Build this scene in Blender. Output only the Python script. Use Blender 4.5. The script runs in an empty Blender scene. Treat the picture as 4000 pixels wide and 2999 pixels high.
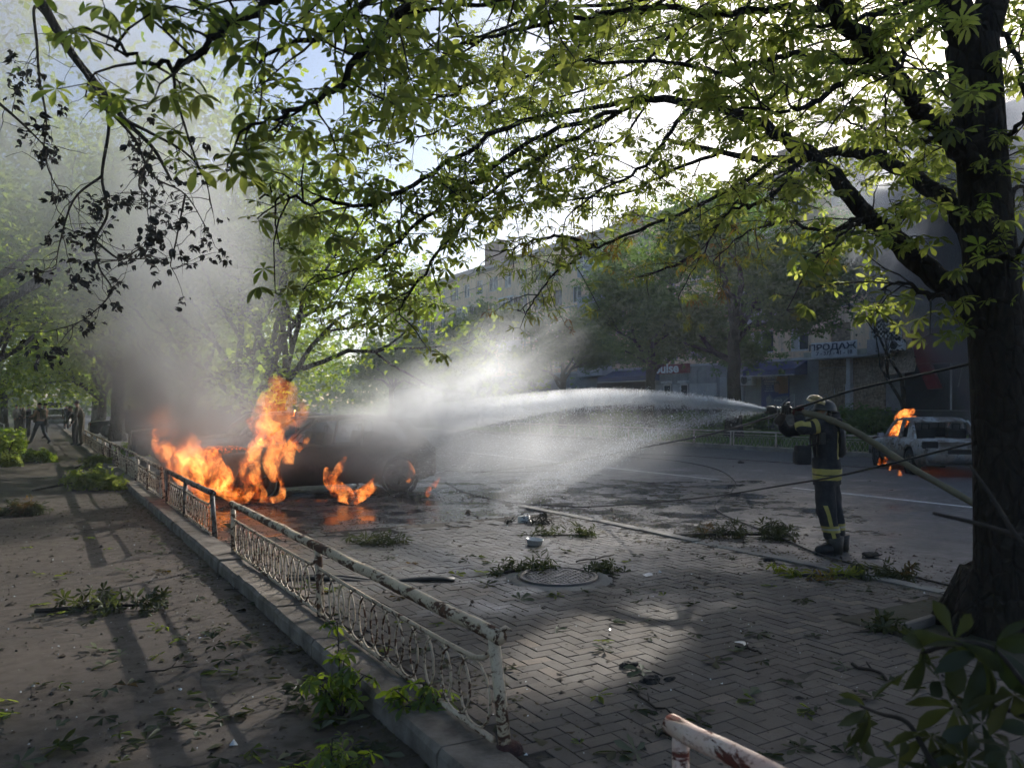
import bpy, bmesh, math, random
import numpy as np
from mathutils import Vector, Matrix, Euler
R = math.radians
SC = bpy.context.scene
COL = SC.collection
random.seed(7)
RNG = np.random.default_rng(11)

# ------------------------------------------------------------------ camera, sky, sun, exposure
# World axes: Y runs along the street, X across it, Z up. The camera stands on the footpath.
CAM_H = 1.65
YAW = 30.96                      # degrees the view is turned from the street towards the road
cam = bpy.data.cameras.new('camera')
cam.lens = 28.0; cam.sensor_width = 36.0
cam.shift_y = 0.0208
cam.clip_start = 0.05; cam.clip_end = 2000
cam.dof.use_dof = True; cam.dof.focus_distance = 9.0; cam.dof.aperture_fstop = 4.0
co = bpy.data.objects.new('camera', cam); COL.objects.link(co)
co.location = (0, 0, CAM_H); co.rotation_euler = (R(90), 0, -R(YAW))
SC.camera = co

SUN_AZ, SUN_EL = 62.0, 24.0      # azimuth from +Y towards +X, elevation
sun_dir = Vector((math.sin(R(SUN_AZ))*math.cos(R(SUN_EL)), math.cos(R(SUN_AZ))*math.cos(R(SUN_EL)), math.sin(R(SUN_EL))))
w = bpy.data.worlds.new('World'); SC.world = w; w.use_nodes = True
nt = w.node_tree; nt.nodes.clear()
sky = nt.nodes.new('ShaderNodeTexSky'); sky.sky_type = 'NISHITA'; sky.sun_disc = False
sky.sun_elevation = R(SUN_EL); sky.sun_rotation = R(SUN_AZ)
sky.air_density = 0.8; sky.dust_density = 1.6; sky.ozone_density = 1.2
bg = nt.nodes.new('ShaderNodeBackground'); bg.inputs['Strength'].default_value = 0.13
wo = nt.nodes.new('ShaderNodeOutputWorld')
nt.links.new(sky.outputs[0], bg.inputs[0]); nt.links.new(bg.outputs[0], wo.inputs['Surface'])
sl = bpy.data.lights.new('sun', 'SUN'); sl.energy = 5.0; sl.angle = R(0.53); sl.color = (1.0, 0.95, 0.87)
so = bpy.data.objects.new('sun', sl); COL.objects.link(so)
so.rotation_euler = sun_dir.to_track_quat('Z', 'Y').to_euler()
so.location = (30, 15, 30)
vs = SC.view_settings
vs.view_transform = 'Standard'; vs.look = 'None'; vs.gamma = 1.0; vs.use_curve_mapping = False
vs.exposure = 0.5
cy = SC.cycles
cy.use_denoising = True
try: cy.denoiser = 'OPENIMAGEDENOISE'
except Exception: pass
cy.max_bounces = 4; cy.diffuse_bounces = 2; cy.glossy_bounces = 2; cy.transmission_bounces = 4
cy.transparent_max_bounces = 12; cy.volume_bounces = 2
cy.volume_step_rate = 2.0; cy.volume_max_steps = 96
cy.sample_clamp_indirect = 4.0
cy.caustics_reflective = False; cy.caustics_refractive = False
cy.use_adaptive_sampling = True; cy.adaptive_threshold = 0.08; cy.adaptive_min_samples = 16

# ------------------------------------------------------------------ helpers
CF = Vector((math.sin(R(YAW)), math.cos(R(YAW)), 0)); CR = Vector((math.cos(R(YAW)), -math.sin(R(YAW)), 0))
def at(px, py, d):
    """a point measured on the photograph (2211 px wide) at d metres in front of the lens"""
    p = CF*d + CR*((px-1105.5)/1720*d)
    return Vector((p.x, p.y, CAM_H + (875-py)/1720*d))
def gr(px, py, z=0.0):
    """the ground point seen at that place"""
    return at(px, py, (CAM_H-z)*1720/(py-875))

def tag(o, label=None, cat=None, group=None, kind=None):
    if label: o['label'] = label
    if cat: o['category'] = cat
    if group: o['group'] = group
    if kind: o['kind'] = kind
    return o
def empty(name, loc=(0, 0, 0), rz=0.0, label=None, cat=None, group=None):
    o = bpy.data.objects.new(name, None); COL.objects.link(o)
    o.location = loc; o.rotation_euler = (0, 0, rz); o.empty_display_size = 0.1
    return tag(o, label, cat, group)
def link(name, me, parent=None):
    o = bpy.data.objects.new(name, me); COL.objects.link(o)
    if parent is not None: o.parent = parent
    return o
def npmesh(name, V, F, mat=None, smooth=False, attrs=None):
    V = np.asarray(V, dtype=np.float32); F = np.asarray(F, dtype=np.int32)
    k = F.shape[1]
    me = bpy.data.meshes.new(name)
    me.vertices.add(len(V)); me.vertices.foreach_set('co', V.ravel())
    me.loops.add(F.size); me.loops.foreach_set('vertex_index', F.ravel())
    me.polygons.add(len(F)); me.polygons.foreach_set('loop_start', np.arange(0, F.size, k, dtype=np.int32))
    try: me.polygons.foreach_set('loop_total', np.full(len(F), k, dtype=np.int32))
    except Exception: pass
    if smooth: me.polygons.foreach_set('use_smooth', np.ones(len(F), dtype=bool))
    me.update(calc_edges=True)
    if attrs:
        for n, a in attrs.items():
            at_ = me.attributes.new(n, 'FLOAT', 'POINT'); at_.data.foreach_set('value', np.asarray(a, dtype=np.float32))
    if mat: me.materials.append(mat)
    return me
def copy_tree(o, parent=None, skip=()):
    c = o.copy(); COL.objects.link(c); c.parent = parent
    for ch in o.children:
        copy_tree(ch, c)
    return c

class MB:
    """collects polygons, then links them as one mesh object"""
    def __init__(s): s.v = []; s.f = []
    def add(s, vs, fs):
        b = len(s.v); s.v += [tuple(p) for p in vs]; s.f += [tuple(b+i for i in f) for f in fs]; return s
    def box(s, c, size, rot=None, taper=1.0):
        hx, hy, hz = size[0]/2, size[1]/2, size[2]/2
        pts = [Vector((x*(taper if z > 0 else 1), y*(taper if z > 0 else 1), z)) for z in (-hz, hz) for x, y in ((-hx, -hy), (hx, -hy), (hx, hy), (-hx, hy))]
        if rot is not None:
            m = rot if isinstance(rot, Matrix) else Euler(rot).to_matrix()
            pts = [m @ p for p in pts]
        c = Vector(c)
        return s.add([p+c for p in pts], [(0, 3, 2, 1), (4, 5, 6, 7), (0, 1, 5, 4), (1, 2, 6, 5), (2, 3, 7, 6), (3, 0, 4, 7)])
    def bb(s, x0, x1, y0, y1, z0, z1):
        return s.box(((x0+x1)/2, (y0+y1)/2, (z0+z1)/2), (abs(x1-x0), abs(y1-y0), abs(z1-z0)))
    def tube(s, pts, rad, n=8, caps=True, squash=None):
        pts = [Vector(p) for p in pts]
        if not hasattr(rad, '__len__'): rad = [rad]*len(pts)
        b = len(s.v); up = Vector((0, 0, 1))
        t0 = (pts[1]-pts[0]).normalized()
        if abs(t0.dot(up)) > 0.95: up = Vector((1, 0, 0))
        nrm = (up - t0*up.dot(t0)).normalized()
        for i, p in enumerate(pts):
            if i == 0: t = pts[1]-pts[0]
            elif i == len(pts)-1: t = pts[-1]-pts[-2]
            else: t = pts[i+1]-pts[i-1]
            if t.length < 1e-9: t = t0
            t = t.normalized(); nn = nrm - t*nrm.dot(t)
            nrm = nn.normalized() if nn.length > 1e-6 else nrm
            bi = t.cross(nrm)
            q = squash or (1, 1)
            for k in range(n):
                a = 2*math.pi*k/n
                s.v.append(tuple(p + (nrm*math.cos(a)*q[0] + bi*math.sin(a)*q[1])*rad[i]))
        for i in range(len(pts)-1):
            for k in range(n):
                k2 = (k+1) % n
                s.f.append((b+i*n+k, b+i*n+k2, b+(i+1)*n+k2, b+(i+1)*n+k))
        if caps:
            s.f.append(tuple(b+k for k in range(n-1, -1, -1))); e = b+(len(pts)-1)*n
            s.f.append(tuple(e+k for k in range(n)))
        return s
    def lathe(s, prof, c=(0, 0, 0), n=20, rot=None, cap=True):
        """prof: (radius, height) along Z"""
        b = len(s.v); c = Vector(c)
        m = Matrix.Identity(3) if rot is None else (rot if isinstance(rot, Matrix) else Euler(rot).to_matrix())
        for r, z in prof:
            for k in range(n):
                a = 2*math.pi*k/n
                s.v.append(tuple(m @ Vector((r*math.cos(a), r*math.sin(a), z)) + c))
        for i in range(len(prof)-1):
            for k in range(n):
                k2 = (k+1) % n
                s.f.append((b+i*n+k, b+i*n+k2, b+(i+1)*n+k2, b+(i+1)*n+k))
        if cap:
            s.f.append(tuple(b+k for k in range(n-1, -1, -1)))
            s.f.append(tuple(b+(len(prof)-1)*n+k for k in range(n)))
        return s
    def mesh(s, name, mat=None, smooth=False):
        me = bpy.data.meshes.new(name); me.from_pydata(s.v, [], s.f); me.update()
        if smooth: me.polygons.foreach_set('use_smooth', np.ones(len(me.polygons), dtype=bool))
        if mat: me.materials.append(mat)
        return me
    def build(s, name, mat=None, parent=None, smooth=False, bevel=0.0):
        me = s.mesh(name, mat, smooth)
        if bevel:
            bm = bmesh.new(); bm.from_mesh(me)
            bmesh.ops.bevel(bm, geom=bm.edges[:], offset=bevel, segments=1, affect='EDGES', profile=0.5, clamp_overlap=True)
            bm.to_mesh(me); bm.free()
        return link(name, me, parent)

def catmull(pts, n=6):
    P = [Vector(p) for p in pts]; P = [P[0]*2-P[1]] + P + [P[-1]*2-P[-2]]; out = []
    for i in range(1, len(P)-2):
        for j in range(n):
            t = j/n; a, b, c, d = P[i-1], P[i], P[i+1], P[i+2]
            out.append(0.5*((2*b) + (c-a)*t + (2*a-5*b+4*c-d)*t*t + (3*b-a-3*c+d)*t**3))
    out.append(P[-2]); return out
def lerp_list(a, n):
    """resample a list of numbers to n"""
    x = np.linspace(0, len(a)-1, n); return list(np.interp(x, range(len(a)), a))

# ------------------------------------------------------------------ materials
class NT:
    def __init__(s, name):
        s.m = bpy.data.materials.new(name); s.m.use_nodes = True; s.t = s.m.node_tree; s.t.nodes.clear()
        s.out = s.n('ShaderNodeOutputMaterial')
    def n(s, t, **kw):
        o = s.t.nodes.new(t)
        for k, v in kw.items():
            if k in o.inputs.keys() if hasattr(o.inputs, 'keys') else False: o.inputs[k].default_value = v
            else: setattr(o, k, v)
        return o
    def l(s, a, b): s.t.links.new(a, b)
    def coord(s, kind='Object'):
        return s.n('ShaderNodeTexCoord').outputs[kind]
    def pos(s): return s.n('ShaderNodeNewGeometry').outputs['Position']
    def map(s, v, scale=(1, 1, 1), loc=(0, 0, 0), rot=(0, 0, 0)):
        m = s.n('ShaderNodeMapping'); m.inputs['Scale'].default_value = scale; m.inputs['Location'].default_value = loc; m.inputs['Rotation'].default_value = rot
        s.l(v, m.inputs['Vector']); return m.outputs[0]
    def noise(s, v, scale=5, detail=4, rough=0.55, dist=0.0):
        o = s.n('ShaderNodeTexNoise'); o.inputs['Scale'].default_value = scale; o.inputs['Detail'].default_value = detail
        o.inputs['Roughness'].default_value = rough; o.inputs['Distortion'].default_value = dist
        if v is not None: s.l(v, o.inputs['Vector'])
        return o.outputs['Fac']
    def vor(s, v, scale=5, feature='F1', rnd=1.0, out='Distance'):
        o = s.n('ShaderNodeTexVoronoi'); o.feature = feature; o.inputs['Scale'].default_value = scale; o.inputs['Randomness'].default_value = rnd
        if v is not None: s.l(v, o.inputs['Vector'])
        return o.outputs[out]
    def ramp(s, fac, stops, interp='LINEAR'):
        r = s.n('ShaderNodeValToRGB'); r.color_ramp.interpolation = interp
        e = r.color_ramp.elements
        while len(e) < len(stops): e.new(0.5)
        for el, (p, c) in zip(e, stops):
            el.position = p; el.color = (*c, 1) if len(c) == 3 else c
        s.l(fac, r.inputs[0]); return r.outputs[0]
    def fr(s, fac, a, b, lo=0.0, hi=1.0):
        m = s.n('ShaderNodeMapRange'); m.inputs[1].default_value = a; m.inputs[2].default_value = b; m.inputs[3].default_value = lo; m.inputs[4].default_value = hi
        s.l(fac, m.inputs[0]); return m.outputs[0]
    def math(s, op, a, b=None, c=None, clamp=False):
        m = s.n('ShaderNodeMath'); m.operation = op; m.use_clamp = clamp
        for i, x in enumerate((a, b, c)):
            if x is None: continue
            if isinstance(x, (int, float)): m.inputs[i].default_value = x
            else: s.l(x, m.inputs[i])
        return m.outputs[0]
    def vmath(s, op, a, b=None):
        m = s.n('ShaderNodeVectorMath'); m.operation = op
        for i, x in enumerate((a, b)):
            if x is None: continue
            if isinstance(x, (tuple, list)): m.inputs[i].default_value = x
            elif isinstance(x, (int, float)): m.inputs['Scale'].default_value = x
            else: s.l(x, m.inputs[i])
        return m.outputs[0] if op not in ('LENGTH', 'DISTANCE', 'DOT_PRODUCT') else m.outputs['Value']
    def mix(s, fac, a, b, blend='MIX'):
        m = s.n('ShaderNodeMix'); m.data_type = 'RGBA'; m.blend_type = blend
        for k, x in ((0, fac), (6, a), (7, b)):
            if isinstance(x, (int, float)): m.inputs[k].default_value = x
            elif isinstance(x, (tuple, list)): m.inputs[k].default_value = (*x, 1) if len(x) == 3 else x
            else: s.l(x, m.inputs[k])
        return m.outputs[2]
    def bsdf(s, color, rough=0.7, metal=0.0, spec=0.5, bump=None, bs=0.3, bd=0.01, **kw):
        b = s.n('ShaderNodeBsdfPrincipled')
        for key, x in (('Base Color', color), ('Roughness', rough), ('Metallic', metal), ('Specular IOR Level', spec)) + tuple(kw.items()):
            i = b.inputs[key]
            if isinstance(x, (int, float)): i.default_value = x
            elif isinstance(x, (tuple, list)): i.default_value = (*x, 1) if len(x) == 3 else x
            else: s.l(x, i)
        if bump is not None:
            bp = s.n('ShaderNodeBump'); bp.inputs['Strength'].default_value = bs; bp.inputs['Distance'].default_value = bd
            s.l(bump, bp.inputs['Height']); s.l(bp.outputs[0], b.inputs['Normal'])
        s.l(b.outputs[0], s.out.inputs['Surface']); return b

def pm(name, c1, c2=None, scale=6, rough=0.75, bump=0.0, bscale=None, metal=0.0, lo=0.35, hi=0.65, stretch=(1, 1, 1), spec=0.4, world=False):
    """two-tone noise material with optional fine relief"""
    k = NT(name); v = k.map(k.pos() if world else k.coord(), stretch)
    c2 = c2 or tuple(x*0.7 for x in c1)
    n1 = k.noise(v, scale, 6, 0.6)
    col = k.mix(k.fr(n1, lo, hi), c1, c2)
    bn = k.noise(v, bscale or scale*6, 4, 0.6) if bump else None
    rr = k.fr(k.noise(v, scale*2.3, 3), 0.3, 0.7, max(0.05, rough-0.12), min(1, rough+0.12))
    k.bsdf(col, rr, metal, spec, bn, bump, 0.01)
    return k.m
# ------------------------------------------------------------------ the ground
def sheet(name, x0, x1, y0, y1, z, mat, nx=1, ny=1):
    xs = np.linspace(x0, x1, nx+1); ys = np.linspace(y0, y1, ny+1)
    V = [(x, y, z) for y in ys for x in xs]
    F = [(j*(nx+1)+i, j*(nx+1)+i+1, (j+1)*(nx+1)+i+1, (j+1)*(nx+1)+i) for j in range(ny) for i in range(nx)]
    o = link(name, npmesh(name, V, F, mat)); tag(o, kind='structure'); return o

def asphalt(name, base, light, dirt, wet=None, dust=0.5):
    k = NT(name); p = k.pos()
    n1 = k.noise(p, 0.6, 5, 0.6); n2 = k.noise(p, 9, 4, 0.6); n3 = k.noise(p, 90, 2, 0.6)
    c = k.mix(k.fr(n1, 0.35, 0.65), base, light)
    c = k.mix(k.math('MULTIPLY', k.fr(n2, 0.45, 0.62), dust), c, dirt)
    agg = k.vor(p, 120, 'F1')
    c = k.mix(k.math('MULTIPLY', k.fr(agg, 0.0, 0.35, 1, 0), 0.35), c, tuple(min(1, x*2.6) for x in light))
    # cracks
    cw = k.vmath('ADD', p, k.vmath('SCALE', k.n('ShaderNodeTexNoise').outputs['Color'], 0.0))
    cr = k.vor(k.vmath('ADD', k.map(p, (0.55, 0.4, 1)), k.mapn(p, 0.35)), 1.0, 'DISTANCE_TO_EDGE')
    crk = k.math('MULTIPLY', k.fr(cr, 0.0, 0.008, 1, 0), k.fr(k.noise(p, 0.35, 2), 0.48, 0.56))
    c = k.mix(k.math('MULTIPLY', crk, 0.8), c, (0.012, 0.011, 0.01))
    rough = k.fr(n2, 0.3, 0.7, 0.60, 0.80)
    hgt = k.math('ADD', k.math('MULTIPLY', n3, 0.5), k.math('MULTIPLY', crk, -2.0))
    if wet:
        # a wet patch: signed by distance from the centre of the sprayed ground, broken by noise
        (cx, cy, rx, ry) = wet
        q = k.map(p, (1/rx, 1/ry, 0), (-cx/rx, -cy/ry, 0))
        dd = k.vmath('LENGTH', q)
        m = k.math('ADD', dd, k.fr(k.noise(p, 0.8, 5, 0.6), 0.3, 0.7, -0.35, 0.35))
        wm = k.fr(m, 0.55, 1.15, 1, 0)
        pud = k.math('MULTIPLY', wm, k.fr(k.noise(p, 1.3, 5, 0.65), 0.46, 0.62))
        c = k.mix(k.math('MULTIPLY', wm, 0.35), c, tuple(x*0.5 for x in base))
        rough = k.math('SUBTRACT', rough, k.math('ADD', k.math('MULTIPLY', wm, 0.38), k.math('MULTIPLY', pud, 0.30)))
        hgt = k.math('MULTIPLY', hgt, k.fr(pud, 0, 1, 1.0, 0.15))
    k.bsdf(c, rough, 0, 0.5, hgt, 0.55, 0.006)
    return k.m
def _mapn(self, p, amp):
    o = self.n('ShaderNodeTexNoise'); o.inputs['Scale'].default_value = 1.7; o.inputs['Detail'].default_value = 4
    self.l(p, o.inputs['Vector'])
    return self.vmath('SCALE', o.outputs['Color'], amp)
NT.mapn = _mapn

M_ROAD = asphalt('road_asphalt', (0.055, 0.054, 0.058), (0.090, 0.089, 0.094), (0.055, 0.047, 0.040), wet=(7.0, 11.5, 7.5, 6.5), dust=0.4)
M_PATH = asphalt('path_asphalt', (0.040, 0.029, 0.022), (0.064, 0.048, 0.036), (0.026, 0.017, 0.011), dust=0.8)
M_SOIL = pm('soil', (0.045, 0.034, 0.022), (0.030, 0.034, 0.014), 3.0, 0.95, 0.6, 30, world=True)
M_GRASSG = pm('grass_ground', (0.030, 0.045, 0.014), (0.045, 0.040, 0.020), 1.2, 0.95, 0.6, 25, world=True)
M_CONC = pm('kerb_concrete', (0.20, 0.17, 0.14), (0.075, 0.06, 0.045), 5.0, 0.9, 0.8, 45, world=True)
M_CONC2 = pm('old_concrete', (0.22, 0.21, 0.19), (0.12, 0.11, 0.10), 2.0, 0.88, 0.4, 40, world=True)
M_MARK = pm('road_paint', (0.72, 0.71, 0.69), (0.40, 0.39, 0.38), 14, 0.75, 0.2, 60, world=True, lo=0.42, hi=0.68)

KX = 1.62                 # left face of the kerb that carries the fence
FX = 1.86                 # fence line
RX = 6.78                 # edge of the carriageway
FARX = 22.6               # far edge of the carriageway
PZ = -0.07                # footpath level
PAVE_Y1 = 9.9
sheet('ground', -400, 500, -300, 900, -0.16, M_SOIL)
sheet('footpath', -1.35, KX+0.02, -12, 150, PZ, M_PATH)
sheet('verge', -30, -1.35, -30, 160, PZ-0.02, M_GRASSG)
sheet('road', FX-0.1, FARX, -40, 260, 0.0, M_ROAD)
sheet('far_verge', FARX+0.14, 41.2, -40, 200, 0.10, M_GRASSG)

# far kerb
kb = tag(empty('far_kerb'), kind='structure')
me = MB().box((0, 0, 0), (0.14, 1.96, 0.26)).mesh('kerb_stone', M_CONC2)
for i in range(30):
    o = link('kerb_stone', me, kb); o.location = (FARX+0.07, 4+2*i, 0.0 + random.uniform(-.01, .01)); o.rotation_euler = (0, random.uniform(-.02, .02), random.uniform(-.006, .006))

# lane dashes (worn paint, each its own sheet)
lm = tag(empty('lane_marking'), kind='structure')
for (a, b) in ((1.2, 4.7), (6.9, 10.75), (12.8, 16.8), (18.9, 25.2), (28, 32), (35, 39), (42, 46)):
    V = [(12.94, a, 0.004), (13.07, a, 0.004), (13.07, b, 0.004), (12.94, b, 0.004)]
    link('dash', npmesh('dash', V, [(0, 1, 2, 3)], M_MARK), lm)

# kerb under the fence: stones end to end
fk = tag(empty('fence_kerb'), kind='structure')
y = -3.0
while y < 62:
    L = random.choice((0.98, 1.0, 1.4, 0.8))
    m = MB(); zt = 0.055 + random.uniform(-.008, .008); jx = random.uniform(-.008, .008)
    seg = 5 if y < 14 else 1
    prof = [(KX+jx, -0.14), (KX+jx, zt-0.03), (KX+0.02+jx, zt), (FX+0.03, zt-0.006), (FX+0.05, -0.14)]
    vs = []; fs = []
    for j in range(seg+1):
        yy = y + (L-0.012)*j/seg
        for (px_, pz_) in prof:
            c = random.uniform(-.006, .006) if seg > 1 else 0
            vs.append((px_ + c, yy, pz_ + (random.uniform(-.006, .004) if pz_ > 0 and seg > 1 else 0)))
    n = len(prof)
    for j in range(seg):
        for q in range(n-1): fs.append((j*n+q, (j+1)*n+q, (j+1)*n+q+1, j*n+q+1))
    fs.append(tuple(range(n))); fs.append(tuple(seg*n+q for q in range(n-1, -1, -1)))
    m.add(vs, fs).build('kerb_stone', M_CONC, fk)
    y += L

# flush kerb between the paving and the carriageway
ek = tag(empty('road_edge_kerb'), kind='structure')
me = MB().box((0, 0, 0), (0.15, 0.985, 0.12)).mesh('kerb_stone', M_CONC2)
for i in range(14):
    o = link('kerb_stone', me, ek); o.location = (RX, -2.5+i, -0.02+random.uniform(-.012, .008)); o.rotation_euler = (random.uniform(-.01, .01), random.uniform(-.02, .02), random.uniform(-.01, .01))

# ---- block paving laid in herringbone
def paver_mat(name):
    k = NT(name); p = k.pos()
    rnd = k.n('ShaderNodeAttribute'); rnd.attribute_name = 'rnd'
    ob = k.n('ShaderNodeObjectInfo').outputs['Random']
    r = k.math('FRACT', k.math('ADD', rnd.outputs['Fac'], ob))
    c = k.ramp(r, [(0.0, (0.062, 0.051, 0.043)), (0.35, (0.098, 0.081, 0.066)), (0.7, (0.076, 0.066, 0.057)), (1.0, (0.145, 0.112, 0.085))])
    dirt = k.fr(k.noise(p, 0.9, 7, 0.68), 0.40, 0.62)
    c = k.mix(k.math('MULTIPLY', dirt, 0.75), c, (0.060, 0.047, 0.036))
    c = k.mix(k.math('MULTIPLY', k.fr(k.noise(p, 45, 3), 0.55, 0.72), 0.6), c, (0.05, 0.04, 0.032))
    # water thrown by the hose darkens and smooths the blocks towards the carriageway
    q = k.map(p, (1/4.2, 1/4.4, 0), (-5.2/4.2, -9.2/4.4, 0))
    m = k.math('ADD', k.vmath('LENGTH', q), k.fr(k.noise(p, 1.0, 5, 0.6), 0.3, 0.7, -0.3, 0.3))
    wet = k.fr(m, 0.72, 1.1, 1, 0)
    c = k.mix(k.math('MULTIPLY', wet, 0.45), c, (0.055, 0.050, 0.047))
    rough = k.math('SUBTRACT', k.fr(k.noise(p, 6, 3), 0.3, 0.7, 0.78, 0.92), k.math('MULTIPLY', wet, k.fr(k.noise(p, 3, 4), 0.35, 0.65, 0.30, 0.56)))
    k.bsdf(c, rough, 0, 0.5, k.noise(p, 70, 3), 0.35, 0.004)
    return k.m
M_PAVE = paver_mat('paver')
M_JOINT = pm('joint_sand', (0.052, 0.043, 0.034), (0.030, 0.025, 0.020), 4, 0.95, 0.5, 80, world=True)
paving = sheet('paving', FX+0.06, RX-0.08, -4, PAVE_Y1+0.1, 0.0215, M_JOINT)
MH = gr(1205, 1255)       # manhole
TR = Vector((5.95, 3.15, 0))   # big tree
A = 0.098
blocks = []
nx0, nx1 = int((FX+0.09)/A)+1, int((RX-0.09)/A)
for ix in range(nx0, nx1):
    for iy in range(int(-1.0/A), int(PAVE_Y1/A)):
        mm = (ix-iy) % 4
        if mm == 0: cx_, cy_, hor = (ix+1)*A, (iy+.5)*A, True
        elif mm == 3: cx_, cy_, hor = (ix+.5)*A, (iy+1)*A, False
        else: continue
        if cx_ > RX-0.16: continue
        dmh = math.hypot(cx_-MH.x, cy_-MH.y)
        if dmh < 0.50: continue
        if abs(cx_-TR.x) < 0.72 and abs(cy_-TR.y) < 0.80: continue
        if random.random() < 0.0008: continue
        # ragged far border, drowned in dirt
        if cy_ > 9.2 and random.random() < (cy_-9.2)*1.2: continue
        p = Vector((cx_, cy_, 0)); d = p.dot(CF); cxp = p.dot(CR)/max(d, .01)
        vis = d > 1.8 and abs(cxp) < 0.66 and d > 3.2
        if not vis and d < 1.0: continue
        blocks.append((d if vis else 1e3+d, cx_, cy_, hor))
blocks.sort()
def block_mesh():
    bm = bmesh.new(); bmesh.ops.create_cube(bm, size=1)
    for v in bm.verts: v.co = Vector((v.co.x*2*A-0.0017*(1 if v.co.x > 0 else -1)*1.0, v.co.y*A-0.0017*(1 if v.co.y > 0 else -1), v.co.z*0.05))
    top = [e for e in bm.edges if all(v.co.z > 0 for v in e.verts)]
    bmesh.ops.bevel(bm, geom=top, offset=0.0028, segments=1, affect='EDGES')
    bot = [f for f in bm.faces if f.normal.z < -0.9]; bmesh.ops.delete(bm, geom=bot, context='FACES')
    me = bpy.data.meshes.new('paver'); bm.to_mesh(me); bm.free(); me.materials.append(M_PAVE)
    a = me.attributes.new('rnd', 'FLOAT', 'POINT')
    return me
bme = block_mesh()
BV = np.array([v.co[:] for v in bme.vertices]); BF = [tuple(p.vertices) for p in bme.polygons]
def pav_z(x, y):
    return 0.0045 + 0.0035*math.sin(x*2.1+y*0.7)*math.sin(y*1.7-x) + 0.002*math.sin(x*5.3-y*3.1) - 0.02*math.exp(-((x-MH.x)**2+(y-MH.y)**2)/0.5)*0
rest_v = []; rest_f = []; rest_r = []
for i, (d, x, y, hor) in enumerate(blocks):
    z = pav_z(x, y)+random.gauss(0, .0012); rx, ry = random.gauss(0, .009), random.gauss(0, .009); rz = (0 if hor else math.pi/2)+random.uniform(-.012, .012)
    if i < 300:
        o = link('paver', bme, paving); o.location = (x, y, z); o.rotation_euler = (rx, ry, rz)
    else:
        mtx = np.array(Euler((rx, ry, rz)).to_matrix())
        b = len(rest_v)*len(BV)
        rest_v.append(BV @ mtx.T + np.array((x, y, z))); rest_f.append((b)); rest_r.append(random.random())
V = np.concatenate(rest_v); quads = [f for f in BF]
me = bpy.data.meshes.new('paver_field')
me.from_pydata(V.tolist(), [], [tuple(b+i for i in f) for b in rest_f for f in quads]); me.materials.append(M_PAVE)
a_ = me.attributes.new('rnd', 'FLOAT', 'POINT'); a_.data.foreach_set('value', np.repeat(np.array(rest_r, dtype=np.float32), len(BV)))
tag(link('paver_field', me, paving), kind='stuff')

# earth in the tree pit with a loose edging board
sheet('tree_pit', TR.x-0.72, TR.x+0.72, TR.y-0.78, TR.y+0.78, 0.03, M_SOIL)

# ---- manhole
M_IRON = pm('cast_iron', (0.10, 0.095, 0.095), (0.055, 0.050, 0.046), 9, 0.42, 0.3, 60, metal=0.55)
mh = empty('manhole', (MH.x, MH.y, 0), 0, 'round cast iron manhole cover set in a worn concrete collar', 'manhole')
MB().lathe([(0.56, 0.0), (0.50, 0.028), (0.42, 0.042), (0.365, 0.042), (0.36, 0.0)], n=40, cap=False).build('collar', M_CONC2, mh, True)
MB().lathe([(0.372, 0.01), (0.372, 0.058), (0.338, 0.058), (0.336, 0.03)], n=48, cap=False).build('frame_ring', M_IRON, mh, True)
MB().lathe([(0.334, 0.01), (0.334, 0.050), (0.325, 0.052), (0.0005, 0.052)], n=48, cap=False).build('cover', M_IRON, mh, True)
rb = MB()
for i in range(-5, 6):
    for j in range(-5, 6):
        x_, y_ = i*0.052, j*0.052
        if math.hypot(x_, y_) < 0.27 and not (abs(i) < 2 and abs(j) < 1): rb.box((x_, y_, 0.0545), (0.042, 0.042, 0.006), taper=0.85)
for k_ in range(36):
    a = 2*math.pi*k_/36; rb.box((0.302*math.cos(a), 0.302*math.sin(a), 0.0545), (0.028, 0.018, 0.006), (0, 0, a))
rb.box((0, 0, 0.055), (0.15, 0.045, 0.008))
tag(rb.build('tread_lug', M_IRON, mh), kind='stuff')
mh.rotation_euler = (R(0.5), R(-0.8), 0.5)
# ------------------------------------------------------------------ the low pipe fences
def rust_paint(name, paint, paint2, rust1=(0.10, 0.042, 0.018), rust2=(0.045, 0.022, 0.014), amount=0.5, scale=14):
    k = NT(name); v = k.coord(); p = k.pos()
    n = k.noise(k.map(v, (1, 0.45, 1)), scale, 7, 0.68, 0.6)
    nz = k.n('ShaderNodeSeparateXYZ'); k.l(k.n('ShaderNodeNewGeometry').outputs['Normal'], nz.inputs[0])
    n = k.math('ADD', n, k.fr(nz.outputs['Z'], -1, 1, 0.06, -0.05))
    n = k.math('ADD', n, k.fr(k.noise(p, 1.6, 3), 0.3, 0.7, -0.09, 0.09))
    m = k.fr(n, amount, amount+0.035)
    pc = k.mix(k.fr(k.noise(v, 5, 5), 0.3, 0.7), paint, paint2)
    pc = k.mix(k.math('MULTIPLY', k.fr(k.noise(v, 60, 3), 0.56, 0.66), 0.5), pc, rust1)
    rc = k.mix(k.fr(k.noise(v, 30, 4), 0.35, 0.65), rust1, rust2)
    c = k.mix(m, pc, rc)
    k.bsdf(c, k.fr(m, 0, 1, 0.55, 0.92), 0, 0.4, k.math('ADD', k.math('MULTIPLY', m, -0.6), k.math('MULTIPLY', k.noise(v, 90, 3), 0.35)), 0.55, 0.004)
    return k.m
M_FENCE = rust_paint('peeling_cream_paint', (0.52, 0.42, 0.29), (0.40, 0.31, 0.21), amount=0.485)
M_FENCE_B = rust_paint('peeling_cream_paint_thin', (0.50, 0.40, 0.28), (0.38, 0.29, 0.20), amount=0.52, scale=24)
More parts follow.
